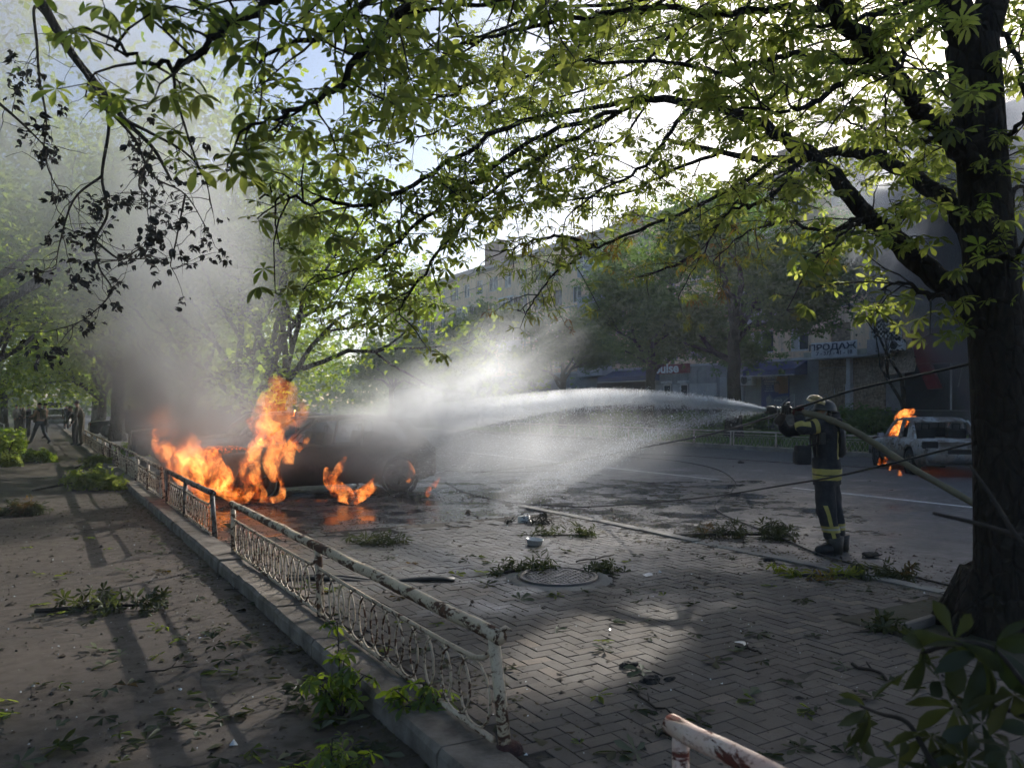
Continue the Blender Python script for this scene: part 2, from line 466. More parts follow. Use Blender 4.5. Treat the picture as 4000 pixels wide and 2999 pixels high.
M_BLUE = rust_paint('peeling_blue_paint', (0.03, 0.07, 0.19), (0.02, 0.05, 0.14), amount=0.56, scale=30)
M_PINK = rust_paint('peeling_pink_paint', (0.60, 0.33, 0.24), (0.62, 0.50, 0.40), rust1=(0.16, 0.035, 0.02), amount=0.50, scale=9)
M_SOOTY = rust_paint('sooty_paint', (0.16, 0.135, 0.11), (0.09, 0.08, 0.07), rust1=(0.05, 0.03, 0.02), amount=0.50)

def oval_strip(y0, y1, z0, z1, x, n_ovals, width, r, lean, hi):
    """interlaced bent rods between two rails: each rod is its own mesh placed by the caller"""
    out = []
    step = (y1-y0-width)/(max(1, n_ovals-1))
    for i in range(n_ovals):
        yc = y0 + width/2 + step*i; pts = []
        N = 14 if hi else 8
        for j in range(N+1):
            a = math.pi*2*j/N
            zz = (z0+z1)/2 - math.cos(a)*(z1-z0)/2
            yy = yc + math.sin(a)*width/2
            pts.append((x + lean*(zz-z0), yy, zz))
        out.append(pts)
    return out

def fence_panel(y0, y1, posts, label, top=0.575, hi=True, lean=0.0, mats=None, nspace=0.205, sag=0.0, tail=None, railr=0.036, x=FX, group='low pipe fence panels along the footpath', dip=True, cat='fence', z_off=0.0, name='fence_panel', ow=0.33):
    """local frame: origin at (x, y0), posts given as y positions"""
    mt, mr = mats or (M_FENCE, M_FENCE_B)
    L = y1-y0
    root = empty(name, (x, y0, z_off), 0, label, cat, group)
    root.rotation_euler = (0, lean, 0)
    n = 14 if hi else 8
    k = 24 if hi else 6
    pts = [(0.004*math.sin(i*1.3), -0.03 + (L+0.06)*i/k, top + sag*math.sin(math.pi*i/k) + (0.003*math.sin(i*2.1) if hi else 0)) for i in range(k+1)]
    MB().tube(pts, railr, n).build('top_rail', mt, root, True)
    for i, py_ in enumerate(posts):
        b = py_-y0; tw = tail[i] if tail else (0, 0)
        MB().tube([(tw[0], b+tw[1], -0.12), (tw[0]*0.5, b+tw[1]*0.5, 0.25), (0, b, top-railr*0.4)], [0.031, 0.029, 0.029], n).build('post', mt, root, True)
    for a, b in zip(posts[:-1], posts[1:]):
        a -= y0; b -= y0
        zb = top-0.115
        if dip: pr = catmull([(0, a+0.03, zb+0.03), (0, a+0.12, zb-0.025), (0, a+0.35, zb-0.05), (0, (a+b)/2, zb-0.055), (0, b-0.3, zb-0.05), (0, b-0.03, zb-0.045)], 5 if hi else 2)
        else: pr = [(0, a+0.03, zb), (0, b-0.03, zb)]
        MB().tube(pr, 0.0135, 8 if hi else 5).build('middle_rail', mr, root, True)
        MB().tube([(0, a+0.02, 0.072), (0.004, (a+b)/2, 0.066), (0, b-0.02, 0.072)], 0.015, 8 if hi else 5).build('bottom_rail', mr, root, True)
        no = max(3, int((b-a-0.05)/nspace))
        for q, pts in enumerate(oval_strip(a+0.04, b-0.04, 0.076, zb-0.052, 0, no, ow, 0.006, 0, hi)):
            if hi and random.random() < 0.05: continue
            j = [(p[0]+random.uniform(-.002, .002), p[1]+random.uniform(-.0015, .0015), p[2]) for p in pts] if hi else pts
            MB().tube(j, 0.0068, 6 if hi else 4, caps=False).build('bent_rod', mr, root, True)
    return root

fp = fence_panel(3.22, 9.0, [3.25, 5.95, 8.97], 'peeling cream pipe fence panel nearest, with blue paint on its end post', tail=[(0.055, -0.02), (0.02, 0), (0.0, 0.0)], lean=R(-1.0))
# blue paint left on the end post, the tooth of metal on its cap and the rusty stump
MB().tube([(0.0305, 0.03, 0.20), (0.022, 0.028, 0.36), (0.008, 0.028, 0.50)], [0.017, 0.020, 0.014], 10).build('blue_paint_patch', M_BLUE, fp, True)
MB().tube([(-0.02, -0.01, 0.60), (0.03, -0.03, 0.615), (0.055, -0.035, 0.606)], [0.006, 0.014, 0.004], 6).build('bent_tab', M_FENCE_B, fp, True)
MB().lathe([(0.085, -0.11), (0.08, 0.0), (0.06, 0.05), (0.035, 0.065)], (0.06, 0.005, 0), 10).build('rusty_stump', pm('rust', (0.06, 0.022, 0.016), (0.02, 0.01, 0.01), 20, 0.9, 0.8, 60), fp, True)
fence_panel(-0.9, 2.02, [-0.88, 2.0], 'pink peeling pipe fence end at the bottom edge, nearest of all', top=0.565, mats=(M_PINK, M_PINK), tail=[(0, 0), (0.0, 0.0)])
fence_panel(10.25, 14.1, [10.3, 12.3, 14.05], 'sooty fence panel beside the burning hatchback', lean=R(1.5), mats=(M_SOOTY, M_FENCE_B), tail=[(0.05, -0.06), (0, 0), (0, 0)], sag=-0.01)
fence_panel(14.7, 18.4, [14.75, 16.6, 18.35], 'second cream fence panel beyond the sooty one, end post splayed', tail=[(0.05, -0.08), (0, 0), (0, 0)])
fence_panel(18.6, 22.6, [18.65, 20.6, 22.55], 'third cream fence panel, beside the biggest fallen leafy branch', hi=False, top=0.60)
fence_panel(23.1, 27.6, [23.15, 25.4, 27.55], 'fourth cream fence panel, in front of the two people in smoke', hi=False, top=0.58)
fence_panel(28.2, 33.6, [28.25, 30.9, 33.55], 'fifth fence panel, far down the footpath past the smoke', hi=False)
fence_panel(34.2, 41.0, [34.25, 37.6, 40.95], 'sixth fence panel, far down the footpath near the walker', hi=False, nspace=0.21)
fence_panel(41.6, 49.0, [41.65, 45.3, 48.95], 'farthest fence panel, before the parked silver car', hi=False, nspace=0.22)

# fence across the road: flat top bar and wide interlaced rings
M_FENCE_F = rust_paint('dull_cream_paint', (0.50, 0.45, 0.36), (0.36, 0.32, 0.26), amount=0.60)
lab = ['ring fence panel across the road, nearest the charred white car', 'ring fence panel across the road, right behind the firefighter', 'ring fence panel across the road, under the nozzle',
       'ring fence panel across the road, left of the nozzle behind the spray', 'ring fence panel across the road, half lost in the spray', 'ring fence panel across the road, lost in mist at centre', 'ring fence panel across the road, farthest left in mist']
for i in range(7):
    y0 = 9.4 + i*4.15
    fence_panel(y0, y0+4.05, [y0+.02, y0+2.0, y0+4.03], lab[i], top=0.60, hi=False, mats=(M_FENCE_F, M_FENCE_F), nspace=0.19, ow=0.33, x=FARX+0.30, group='ring fence panels across the road', dip=False, z_off=0.06, railr=0.03)
# ------------------------------------------------------------------ the apartment block across the street
BX, BY0, BY1, EAVE = 42.0, 8.0, 103.0, 16.2
def plaster():
    k = NT('ochre_plaster'); p = k.pos()
    c = k.mix(k.fr(k.noise(p, 0.5, 5), 0.35, 0.65), (0.78, 0.58, 0.38), (0.70, 0.51, 0.34))
    st = k.noise(k.map(p, (1, 1.6, 0.25)), 1.5, 6, 0.65)
    c = k.mix(k.math('MULTIPLY', k.fr(st, 0.5, 0.68), 0.55), c, (0.23, 0.18, 0.14))
    c = k.mix(k.math('MULTIPLY', k.fr(k.noise(p, 3.5, 5), 0.60, 0.68), 0.8), c, (0.36, 0.33, 0.30))
    k.bsdf(c, 0.9, 0, 0.3, k.noise(p, 30, 4), 0.3, 0.01); return k.m
M_PLAST = plaster()
M_GREYB = pm('grey_wall_tiles', (0.30, 0.30, 0.30), (0.20, 0.20, 0.20), 1.5, 0.85, 0.2, 20, world=True)
M_WHITEF = pm('white_frame', (0.62, 0.63, 0.64), (0.50, 0.50, 0.50), 6, 0.5, world=True)
M_BROWNF = pm('brown_frame', (0.12, 0.055, 0.03), (0.07, 0.03, 0.02), 9, 0.6, world=True)
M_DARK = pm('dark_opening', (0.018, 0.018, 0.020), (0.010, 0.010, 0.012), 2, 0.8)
M_ROOF = pm('asbestos_roof', (0.20, 0.195, 0.19), (0.12, 0.115, 0.11), 1.4, 0.9, 0.3, 20, world=True)
M_BRICK = None
def brickm(name, c1, c2, mortar, scale=4.0):
    k = NT(name); v = k.coord()
    b = k.n('ShaderNodeTexBrick'); b.inputs['Scale'].default_value = scale
    for i, c in (('Color1', c1), ('Color2', c2), ('Mortar', mortar)): b.inputs[i].default_value = (*c, 1)
    k.l(k.map(v, (1, 1, 1), (0, 0, 0), (R(90), 0, R(90))), b.inputs['Vector'])
    k.bsdf(b.outputs[0], 0.9); return k.m
M_BRICK = brickm('chimney_brick', (0.20, 0.10, 0.065), (0.13, 0.07, 0.05), (0.18, 0.16, 0.14))
def glassm(name, dark):
    k = NT(name); v = k.pos()
    c = k.mix(k.fr(k.noise(k.map(v, (1, 1, .3)), 1.3, 2), 0.4, 0.6), tuple(x*0.5 for x in dark), dark)
    k.bsdf(c, 0.08, 0, 0.6); return k.m
M_GLASS = glassm('window_glass', (0.055, 0.060, 0.065))
M_CURT = pm('curtain', (0.52, 0.50, 0.46), (0.36, 0.34, 0.31), 4, 0.9, stretch=(1, 8, 0.3), world=True)
def osb():
    k = NT('chipboard'); p = k.pos()
    a = k.vor(k.map(p, (1, 14, 5), rot=(0.6, 0, 0)), 1.0, 'F1', 1.0, 'Color'); b = k.vor(k.map(p, (1, 5, 13), rot=(-0.5, 0, 0)), 1.1, 'F1', 1.0, 'Color')
    s1 = k.n('ShaderNodeSeparateColor'); k.l(a, s1.inputs[0]); s2 = k.n('ShaderNodeSeparateColor'); k.l(b, s2.inputs[0])
    m = k.math('MULTIPLY', k.math('ADD', s1.outputs[0], s2.outputs[1]), 0.5)
    c = k.ramp(m, [(0.15, (0.13, 0.085, 0.05)), (0.5, (0.27, 0.195, 0.125)), (0.85, (0.40, 0.31, 0.21))])
    c = k.mix(k.math('MULTIPLY', k.fr(k.noise(p, 1.2, 3), 0.4, 0.7), 0.35), c, (0.16, 0.12, 0.09))
    k.bsdf(c, 0.85); return k.m
M_OSB = osb()
M_BLUEA = pm('blue_awning', (0.022, 0.045, 0.15), (0.015, 0.03, 0.10), 3, 0.6, world=True)
M_RED = pm('red_fascia', (0.17, 0.008, 0.016), (0.10, 0.006, 0.010), 1.5, 0.5, world=True)
M_BALC = pm('balcony_sheet', (0.30, 0.33, 0.38), (0.22, 0.25, 0.29), 2, 0.55, stretch=(1, 12, 0.4), world=True)
M_WHITEW = pm('white_wall', (0.50, 0.50, 0.50), (0.36, 0.36, 0.36), 1.2, 0.8, world=True)

bld = empty('apartment_block', (BX, BY0, 0), 0, 'long ochre apartment block with corrugated roof and shops at street level across the road', 'building')
def bpart(m, name, mat, parent=bld, smooth=False, off=(-BX, -BY0, 0)):
    m.v = [(a+off[0], b+off[1], c+off[2]) for a, b, c in m.v] if parent is bld else m.v
    return m.build(name, mat, parent, smooth)
# main wall body with window openings set as recessed boxes: wall slabs between rows
ROWS = [5.15, 8.05, 10.95, 13.85]; WH = 1.5
cols = [BY0+1.9+3.05*i for i in range(31)]
WW = [1.45 if i % 3 else 2.0 for i in range(31)]
wall = MB()
zs = [4.62] + sum([[r, r+WH] for r in ROWS], []) + [EAVE]
for i in range(0, len(zs), 2):
    wall.bb(BX, BX+0.45, BY0, BY1, zs[i], zs[i+1])          # bands without windows
for r in ROWS:
    ye = BY0
    for c, wd in zip(cols, WW):
        wall.bb(BX, BX+0.45, ye, c-wd/2, r, r+WH); ye = c+wd/2
    wall.bb(BX, BX+0.45, ye, BY1, r, r+WH)
bpart(wall, 'wall', M_PLAST)
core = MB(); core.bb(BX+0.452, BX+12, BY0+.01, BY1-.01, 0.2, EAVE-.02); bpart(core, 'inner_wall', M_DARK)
gf = MB(); gf.bb(BX+0.02, BX+0.45, BY0, BY1, 0.05, 4.6); bpart(gf, 'ground_floor_wall', M_GREYB)
st = MB(); st.bb(BX-0.06, BX+0.3, BY0, BY1, 4.55, 4.70); bpart(st, 'string_course', M_WHITEW)
pl = MB(); pl.bb(BX-1.6, BX+0.018, BY0+8, BY0+60, 0.0, 1.36); bpart(pl, 'podium', pm('podium_dark', (0.09, 0.085, 0.08), (0.05, 0.05, 0.048), 1.5, 0.9, world=True))
# vertical concrete downstands between the flats
vd = MB()
for yy in (24.6, 46.0, 67.5, 85.8): vd.bb(BX-0.03, BX+0.1, yy-0.16, yy+0.16, 4.7, EAVE-0.1)
for o_ in (8.05-0.35, 10.95-0.32): vd.bb(BX-0.025, BX+0.1, BY0+1, BY1-1, o_-0.07, o_+0.07)
bpart(vd, 'joint_band', M_GREYB)
# roof: corrugated slope + eave
rf = MB(); n = 380
ys = np.linspace(BY0-0.5, BY1+0.5, n)
vs = []; fs = []
for i, yv in enumerate(ys):
    dz = 0.06*(i % 2)
    vs += [(BX-0.75, yv, EAVE-0.10+dz), (BX+6.2, yv, EAVE+2.9+dz), (BX+13.2, yv, EAVE-0.1+dz)]
for i in range(n-1): fs += [(3*i, 3*i+3, 3*i+4, 3*i+1), (3*i+1, 3*i+4, 3*i+5, 3*i+2)]
rf.add(vs, fs); roof = bpart(rf, 'roof', M_ROOF)
ev = MB(); ev.bb(BX-0.62, BX+0.46, BY0, BY1, EAVE-0.16, EAVE+0.02); bpart(ev, 'eave_board', M_GREYB)
for (yy, w_, h_, xx) in ((78.5, 3.4, 3.4, BX+3.0), (97.5, 3.0, 2.9, BX+2.6), (55.5, 2.0, 2.2, BX+4), (37, 2.2, 2.6, BX+3)):
    c = MB().box((0, 0, h_/2), (1.1, w_, h_)).box((0, 0, h_+0.06), (1.25, w_+.15, 0.12))
    o = c.build('chimney', M_BRICK, roof); o.location = (xx-BX, yy-BY0, EAVE+0.4)
rl = MB()
for yy in np.arange(30, 74, 2.2): rl.tube([(BX-0.3, yy, EAVE+0.1), (BX-0.3, yy, EAVE+0.75)], 0.02, 4)
for zz in (0.4, 0.72): rl.tube([(BX-0.3, 30, EAVE+zz), (BX-0.3, 73.5, EAVE+zz)], 0.015, 4)
for k_ in rl.v: pass
ro = rl.build('roof_railing', M_GREYB, roof); ro.location = (-BX, -BY0, 0)
# satellite dish and aerials on the roof
M_DISH = pm('dish_white', (0.6, 0.6, 0.6), (0.45, 0.45, 0.45), 5, 0.5)
ds = empty('satellite_dish', (BX+2.3, 73.2, EAVE+3.0), 0, 'white satellite dish on the roof beside the brick chimney', 'satellite dish')
MB().lathe([(0.02, 0.0), (0.35, 0.04), (0.62, 0.13), (0.86, 0.26), (0.88, 0.27), (0.63, 0.17), (0.02, 0.03)], n=24, rot=(0, R(-68), R(-30))).build('reflector', M_DISH, ds, True)
MB().tube([(0, 0, 0), (-0.75, 0.15, 0.1)], 0.025, 6).box((-0.78, 0.15, 0.1), (0.12, 0.08, 0.08)).build('feed_arm', M_GREYB, ds)
MB().tube([(0, 0, -2.0), (0, 0, 0.1)], 0.04, 6).build('mast', M_GREYB, ds)
ae = MB().tube([(BX+1.5, 65, EAVE+.5), (BX+1.5, 65, EAVE+4.6)], 0.025, 5).tube([(BX+1.5, 64.4, EAVE+4.0), (BX+1.5, 65.6, EAVE+4.0)], 0.015, 4).tube([(BX+1.5, 64.6, EAVE+4.3), (BX+1.5, 65.4, EAVE+4.3)], 0.015, 4)
tag(ae.build('aerial', M_GREYB), 'thin television aerial standing on the corrugated roof', 'aerial')

# windows: frame (with mullion) as part, panes as sub-parts, shared meshes
def win_meshes(wd, fm, curtain, split):
    f = MB(); h = WH; t = 0.075
    f.bb(0, 0.09, -wd/2, wd/2, 0, t).bb(0, 0.09, -wd/2, wd/2, h-t, h).bb(0, 0.09, -wd/2, -wd/2+t, t, h-t).bb(0, 0.09, wd/2-t, wd/2, t, h-t)
    f.bb(0.0, 0.09, split-0.04, split+0.04, t, h-t)
    if wd < 1.7: f.bb(0.002, 0.088, -wd/2+t, split-0.04, h*0.7, h*0.7+0.05)
    f.bb(-0.14, 0.0, -wd/2-0.06, wd/2+0.06, -0.05, -0.005)
    return f.mesh('window', fm), [MB().bb(0.04, 0.055, -wd/2+t, split-.04, t, h-t).mesh('pane', M_GLASS), MB().bb(0.04, 0.055, split+.04, wd/2-t, t, h-t).mesh('pane', M_CURT if curtain else M_GLASS)]
wm = {}
for wd in (1.45, 2.0):
    for fi, fm in enumerate((M_WHITEF, M_BROWNF)):
        for cu in (0, 1): wm[(wd, fi, cu)] = win_meshes(wd, fm, cu, 0.12)
M_BOARD = M_OSB
bo_me = {wd: MB().bb(0.02, 0.06, -wd/2, wd/2, 0, WH).mesh('boarded_window', M_OSB) for wd in (1.45, 2.0)}
grille = MB()
for i in range(-6, 12):
    pass
rnd = random.Random(3)
for r in ROWS:
    for ci, (c, wd) in enumerate(zip(cols, WW)):
        if c > 100: continue
        x, yv, z = 0.14, c-BY0, r
        if r == ROWS[0] and 29 < c < 33.5 or rnd.random() < 0.03:
            o = link('boarded_window', bo_me[wd], bld); o.location = (x, yv, z); continue
        fr_, panes = wm[(wd, 1 if rnd.random() < 0.25 else 0, 1 if rnd.random() < 0.4 else 0)]
        o = link('window', fr_, bld); o.location = (x, yv, z)
        for pm_ in panes: link('pane', pm_, o)
# white lattice grilles over the lowest flats
gm = MB(); 
for i in range(-8, 9):
    a, b = i*0.28-0.75, i*0.28+0.75
    for (p, q) in (((a, 0), (b, 1.5)), ((a, 1.5), (b, 0))):
        # clip to +-0.98
        (y1_, z1_), (y2_, z2_) = p, q
        def clip(y1_, z1_, y2_, z2_):
            t0, t1 = 0.0, 1.0; dy = y2_-y1_
            for lim, sgn in ((-0.98, 1), (0.98, -1)):
                f1 = (y1_-lim)*sgn; f2 = (y2_-lim)*sgn
                if f1 < 0 and f2 < 0: return None
                if f1 < 0: t0 = max(t0, f1/(f1-f2))
                elif f2 < 0: t1 = min(t1, f1/(f1-f2))
            return None if t0 >= t1 else (y1_+dy*t0, z1_+(z2_-z1_)*t0, y1_+dy*t1, z1_+(z2_-z1_)*t1)
        cl = clip(y1_, z1_, y2_, z2_)
        if cl: gm.tube([(0, cl[0], cl[1]), (0, cl[2], cl[3])], 0.016, 4)
for yy in (-1, 1): gm.tube([(0, yy*0.98, 0), (0, yy*0.98, 1.5)], 0.022, 4)
for zz in (0, 1.5): gm.tube([(0, -0.98, zz), (0, 0.98, zz)], 0.022, 4)
gme = gm.mesh('window_grille', M_WHITEF)
for yy in (cols[4]-.6, cols[5], cols[6], cols[11], cols[12]):
    o = link('window_grille', gme, bld); o.location = (-0.06, yy-BY0, ROWS[0])
# enclosed balconies in vertical stacks
def balcony(yc, z, wd, mat, glazed=True, style=0):
    rt = link('balcony', MB().bb(-1.05, 0.0, -wd/2, wd/2, -0.14, 0.0).bb(-1.05, -1.0, -wd/2, wd/2, 0, 1.0).bb(-1.0, 0, -wd/2, -wd/2+.05, 0, 1.0).bb(-1.0, 0, wd/2-.05, wd/2, 0, 1.0).mesh('balcony', mat), bld)
    rt.location = (0, yc-BY0, z)
    if glazed:
        f = MB(); h0, h1 = 1.0, 2.45; nn = max(3, int(wd/0.75))
        for i in range(nn+1):
            yy = -wd/2 + 0.03 + (wd-0.06)*i/nn; f.bb(-1.06, -0.99, yy-0.03, yy+0.03, h0, h1)
        for zz in (h0+0.03, h0+1.05, h1-0.03): f.bb(-1.055, -0.995, -wd/2, wd/2, zz-0.03, zz+0.03)
        for s_ in (-1, 1):
            for xx in (-1.03, -0.5): f.bb(xx-0.03, xx+0.03, s_*(wd/2-.03)-.03, s_*(wd/2-.03)+.03, h0, h1)
        f.bb(-1.1, 0, -wd/2-.03, wd/2+.03, h1, h1+0.08)
        fo = f.build('balcony_frame', M_WHITEF, rt)
        g = MB().bb(-1.03, -1.02, -wd/2+.03, wd/2-.03, h0+.05, h1-.05).bb(-1.0, -.02, -wd/2+.025, -wd/2+.035, h0+.05, h1-.05).bb(-1.0, -.02, wd/2-.035, wd/2-.025, h0+.05, h1-.05)
        g.build('balcony_glass', M_GLASS, rt)
    else:
        f = MB()
        for i in range(int(wd/0.16)): f.tube([(-1.03, -wd/2+0.16*i+.05, 1.0), (-1.03, -wd/2+.16*i+.05, 1.12)], 0.012, 4)
        f.tube([(-1.03, -wd/2, 1.13), (-1.03, wd/2, 1.13)], 0.025, 5); f.build('hand_rail', M_GREYB, rt)
for (yc, wd, rows) in ((55.3, 3.6, (0, 1, 2, 3)), (91.5, 3.6, (0, 1, 2, 3)), (79, 3.2, (1, 2)), (37.5, 3.4, (1, 2, 3)), (26.0, 3.2, (1, 2, 3)), (69.5, 3.0, (1, 2))):
    for r_ in rows:
        balcony(yc, ROWS[r_]-0.85, wd, M_BALC if rnd.random() < 0.7 else M_WHITEW, rnd.random() < 0.8)

# ---- ground-floor shops
def shop(name, y, z, label, cat='shop front'):
    return empty(name, (BX-0.0, y, z), 0, label, cat)
def fpt(px, py, xx=BX):
    """the point of the plane X = xx seen at that place of the photograph"""
    cx_ = (px-1105.5)/1720; d = xx/(CR.x*cx_+CF.x); return at(px, py, d)
# boarded entrance: two chipboard doors, a board above, a side board and the white column
p0, p1, p2 = fpt(1766, 880, BX-.1).y, fpt(1838, 880, BX-.1).y, fpt(1915, 880, BX-.1).y
z0 = 1.37
en = shop('boarded_entrance', p1, 0, 'shop entrance boarded up with chipboard, double doors left of white column')
hw = (p0-p1)/2
MB().bb(-0.10, -0.05, 0.12, hw-.015, z0+.02, 3.95).build('door', M_OSB, en)
MB().bb(-0.10, -0.05, hw+.015, 2*hw-.05, z0+.02, 3.95).build('door', M_OSB, en)
MB().tube([(-.15, hw-.08, 2.35), (-.18, hw-.08, 2.35), (-.18, hw-.08, 2.65), (-.15, hw-.08, 2.65)], 0.018, 6).build('door_handle', M_WHITEF, en)
MB().bb(-0.09, -0.05, 0.12, 2*hw-.05, 3.98, 4.45).build('top_board', M_OSB, en)
MB().bb(-0.14, -0.06, -(p1-p2)+0.1, -0.16, z0, 4.45).build('side_board', M_OSB, en)
MB().bb(-0.42, -0.06, -0.14, 0.11, z0, 4.46).bb(-0.46, -0.06, -0.18, 0.15, z0, 2.9).build('column', M_WHITEW, en)
cn = MB(); cn.bb(-0.9, -0.05, -(p1-p2)-.4, 2*hw+.3, 4.47, 4.58); cn.build('canopy_slab', M_WHITEW, en)
cs = MB()
for i in range(26): cs.bb(-0.86-(0.02 if i % 2 else 0), -0.82, -(p1-p2)+.2+i*0.19, -(p1-p2)+.39+i*0.19, 4.6, 4.92)
cs.build('canopy_skirt', pm('cream_metal', (.42, .40, .32), (.3, .28, .23), 3, 0.6, world=True), en)
# door steps with steel railings
M_STEEL = pm('steel_tube', (0.42, 0.42, 0.42), (0.3, 0.3, 0.3), 6, 0.35, metal=0.8)
sp = empty('door_steps', (BX-1.6, fpt(1700, 900, BX-2).y-2.6, 0), 0, 'concrete steps with steel handrails up to the boarded entrance', 'steps')
m = MB()
for i in range(7): m.bb(-0.3*(i+1), 0-0.0, 0, 2.4, 0.08+0.0, 1.36-0.18*i-.02) if i == 0 else m.bb(-0.3*(i+1), -0.3*i-.002, 0, 2.4, 0.08, 1.36-0.18*i)
m.build('step', M_CONC2, sp)
for yy in (0.0, 2.4):
    MB().tube([(0.0, yy, 2.3), (-0.2, yy, 2.3), (-2.1, yy, 1.15), (-2.3, yy, 1.1), (-2.3, yy, 0.1)], 0.03, 6).tube([(0, yy, 1.36), (0, yy, 2.3)], 0.025, 6).tube([(-1.1, yy, .7), (-1.1, yy, 1.75)], 0.025, 6).tube([(0, yy, 1.9), (-2.25, yy, .7)], 0.015, 5).build('handrail', M_STEEL, sp, True)

# text: a flat print made of real letter meshes
def text_mesh(body, size, mat, name='lettering', bold=0.0, sx=1.0, extrude=0.004):
    cu = bpy.data.curves.new('txt', 'FONT'); cu.body = body; cu.size = size; cu.extrude = extrude; cu.offset = bold; cu.resolution_u = 3
    cu.align_x = 'CENTER'; cu.align_y = 'CENTER'
    o = bpy.data.objects.new('txt', cu); COL.objects.link(o)
    dg = bpy.context.evaluated_depsgraph_get(); me = bpy.data.meshes.new_from_object(o.evaluated_get(dg))
    bpy.data.objects.remove(o); me.name = name; me.materials.clear(); me.materials.append(mat)
    # face -X, reading from +Y towards -Y (as seen from the street)
    me.transform(Matrix.Scale(sx, 4, (1, 0, 0)))
    me.transform(Matrix(((0, 0, -1, 0), (-1, 0, 0, 0), (0, 1, 0, 0), (0, 0, 0, 1))))
    return me
def text(body, size, mat, parent, loc, name='lettering', bold=0.0, sx=1.0, rx=0.0):
    o = link(name, text_mesh(body, size, mat, name, bold, sx), parent); o.location = loc; o.rotation_euler = (rx, 0, 0); return o
M_INK = pm('navy_print', (0.03, 0.045, 0.085), (0.02, 0.03, 0.06), 5, 0.7)
M_BANNER = pm('banner_vinyl', (0.62, 0.63, 0.65), (0.50, 0.51, 0.53), 2.5, 0.6, 0.3, 3)
M_WHITEP = pm('white_print', (0.70, 0.70, 0.70), (0.6, 0.6, 0.6), 5, 0.6)
b0, b1 = fpt(1752, 755, BX-.95), fpt(1851, 755, BX-.95)
bn = empty('sale_banner', (BX-.95, (b0.y+b1.y)/2, 5.02), 0, 'white vinyl banner with a phone number over the boarded entrance', 'banner')
bw = (b0.y-b1.y)
V = []; F = []; nn = 24
for i in range(nn+1):
    yy = -bw/2+bw*i/nn; wv = 0.02*math.sin(i*0.9)+0.015*math.sin(i*2.3)
    for j in range(5):
        V.append((wv*(0.5+0.5*math.cos(j)), yy, -0.45+0.225*j+0.03*math.sin(math.pi*i/nn)*-1))
for i in range(nn):
    for j in range(4): F.append((i*5+j, i*5+j+1, (i+1)*5+j+1, (i+1)*5+j))
link('vinyl', npmesh('vinyl', V, F, M_BANNER, True), bn)
text('ПРОДАЖ', 0.50, M_INK, bn, (-0.045, 0.10, 0.12), bold=0.012, sx=1.45)
text('7 - 372 - 41 - 18', 0.33, M_INK, bn, (-0.045, -0.05, -0.24), bold=0.006, sx=1.15)
tag(MB().bb(-.35, .0, -.75, .75, -.45, .4).bb(-.36, -.34, -.7, .7, -.4, .35).build('metal_cabinet', pm('grey_cabinet', (.33, .31, .32), (.25, .24, .24), 3, .6)), 'blank pinkish grey metal box beside the sale banner', 'metal box').location = (BX-.7, b1.y-1.45, 5.0)
# tilted chipboard sheet
sh = MB().bb(-0.02, 0.02, -.95, .95, -1.05, 1.05)
o = sh.build('chipboard_sheet', M_OSB); tag(o, 'loose chipboard sheet hanging tilted beside the red fascia', 'board')
q = fpt(1946, 772, BX-.7); o.location = q; o.rotation_euler = (R(-6), R(28), 0)
# red shop
r0, r1 = fpt(1965, 760, BX-1.0).y, fpt(2160, 760, BX-1.0).y
rs = shop('red_shop_front', r1, 0, 'wrecked shop with dark red fascia above the charred white car')
W_ = r0-r1
m = MB(); zt, zb = 5.75, 3.9
m.add([(-1.0, -2.5, zt), (-1.0, W_, zt), (-1.0, W_-.35, zb), (-1.0, -2.5, zb), (-.1, -2.5, zt), (-.1, W_, zt), (-.1, W_-.35, zb), (-.1, -2.5, zb)], [(0, 1, 2, 3), (4, 7, 6, 5), (0, 4, 5, 1), (3, 2, 6, 7), (1, 5, 6, 2), (0, 3, 7, 4)])
m.build('fascia', M_RED, rs)
MB().add([(-1.0, W_-.36, zb-.01), (-1.0, W_-1.1, zb-.01), (-1.0, W_-1.65, 2.55), (-1.0, W_-1.0, 2.5), (-.7, W_-.36, zb-.01), (-.7, W_-1.1, zb-.01), (-.7, W_-1.65, 2.55), (-.7, W_-1.0, 2.5)], [(0, 1, 2, 3), (4, 7, 6, 5), (0, 3, 7, 4), (1, 5, 6, 2), (2, 6, 7, 3)]).build('fascia_leg', M_RED, rs)
MB().bb(-.06, 0.015, -2.5, W_+.9, 1.4, 3.88).build('broken_window', M_DARK, rs)
fr2 = MB()
for yy in (-1.8, -0.6, 0.7, 1.9, 3.0): fr2.bb(-.12, -.061, yy-.04, yy+.04, 1.4, 3.88)
fr2.tube([(-.3, 1.2, 3.8), (-.5, .9, 2.2)], .03, 5).tube([(-.25, 2.3, 3.7), (-.3, 2.5, 2.6)], .025, 5)
fr2.build('bent_frame', M_WHITEF, rs)
rd = MB(); 
for i in range(5): rd.bb(-.13-.01*(i % 2), -.05, W_+.95+i*.01, W_+2.0, 1.4+i*.5, 1.88+i*.5)
rd.build('wall_panel', M_GREYB, rs)
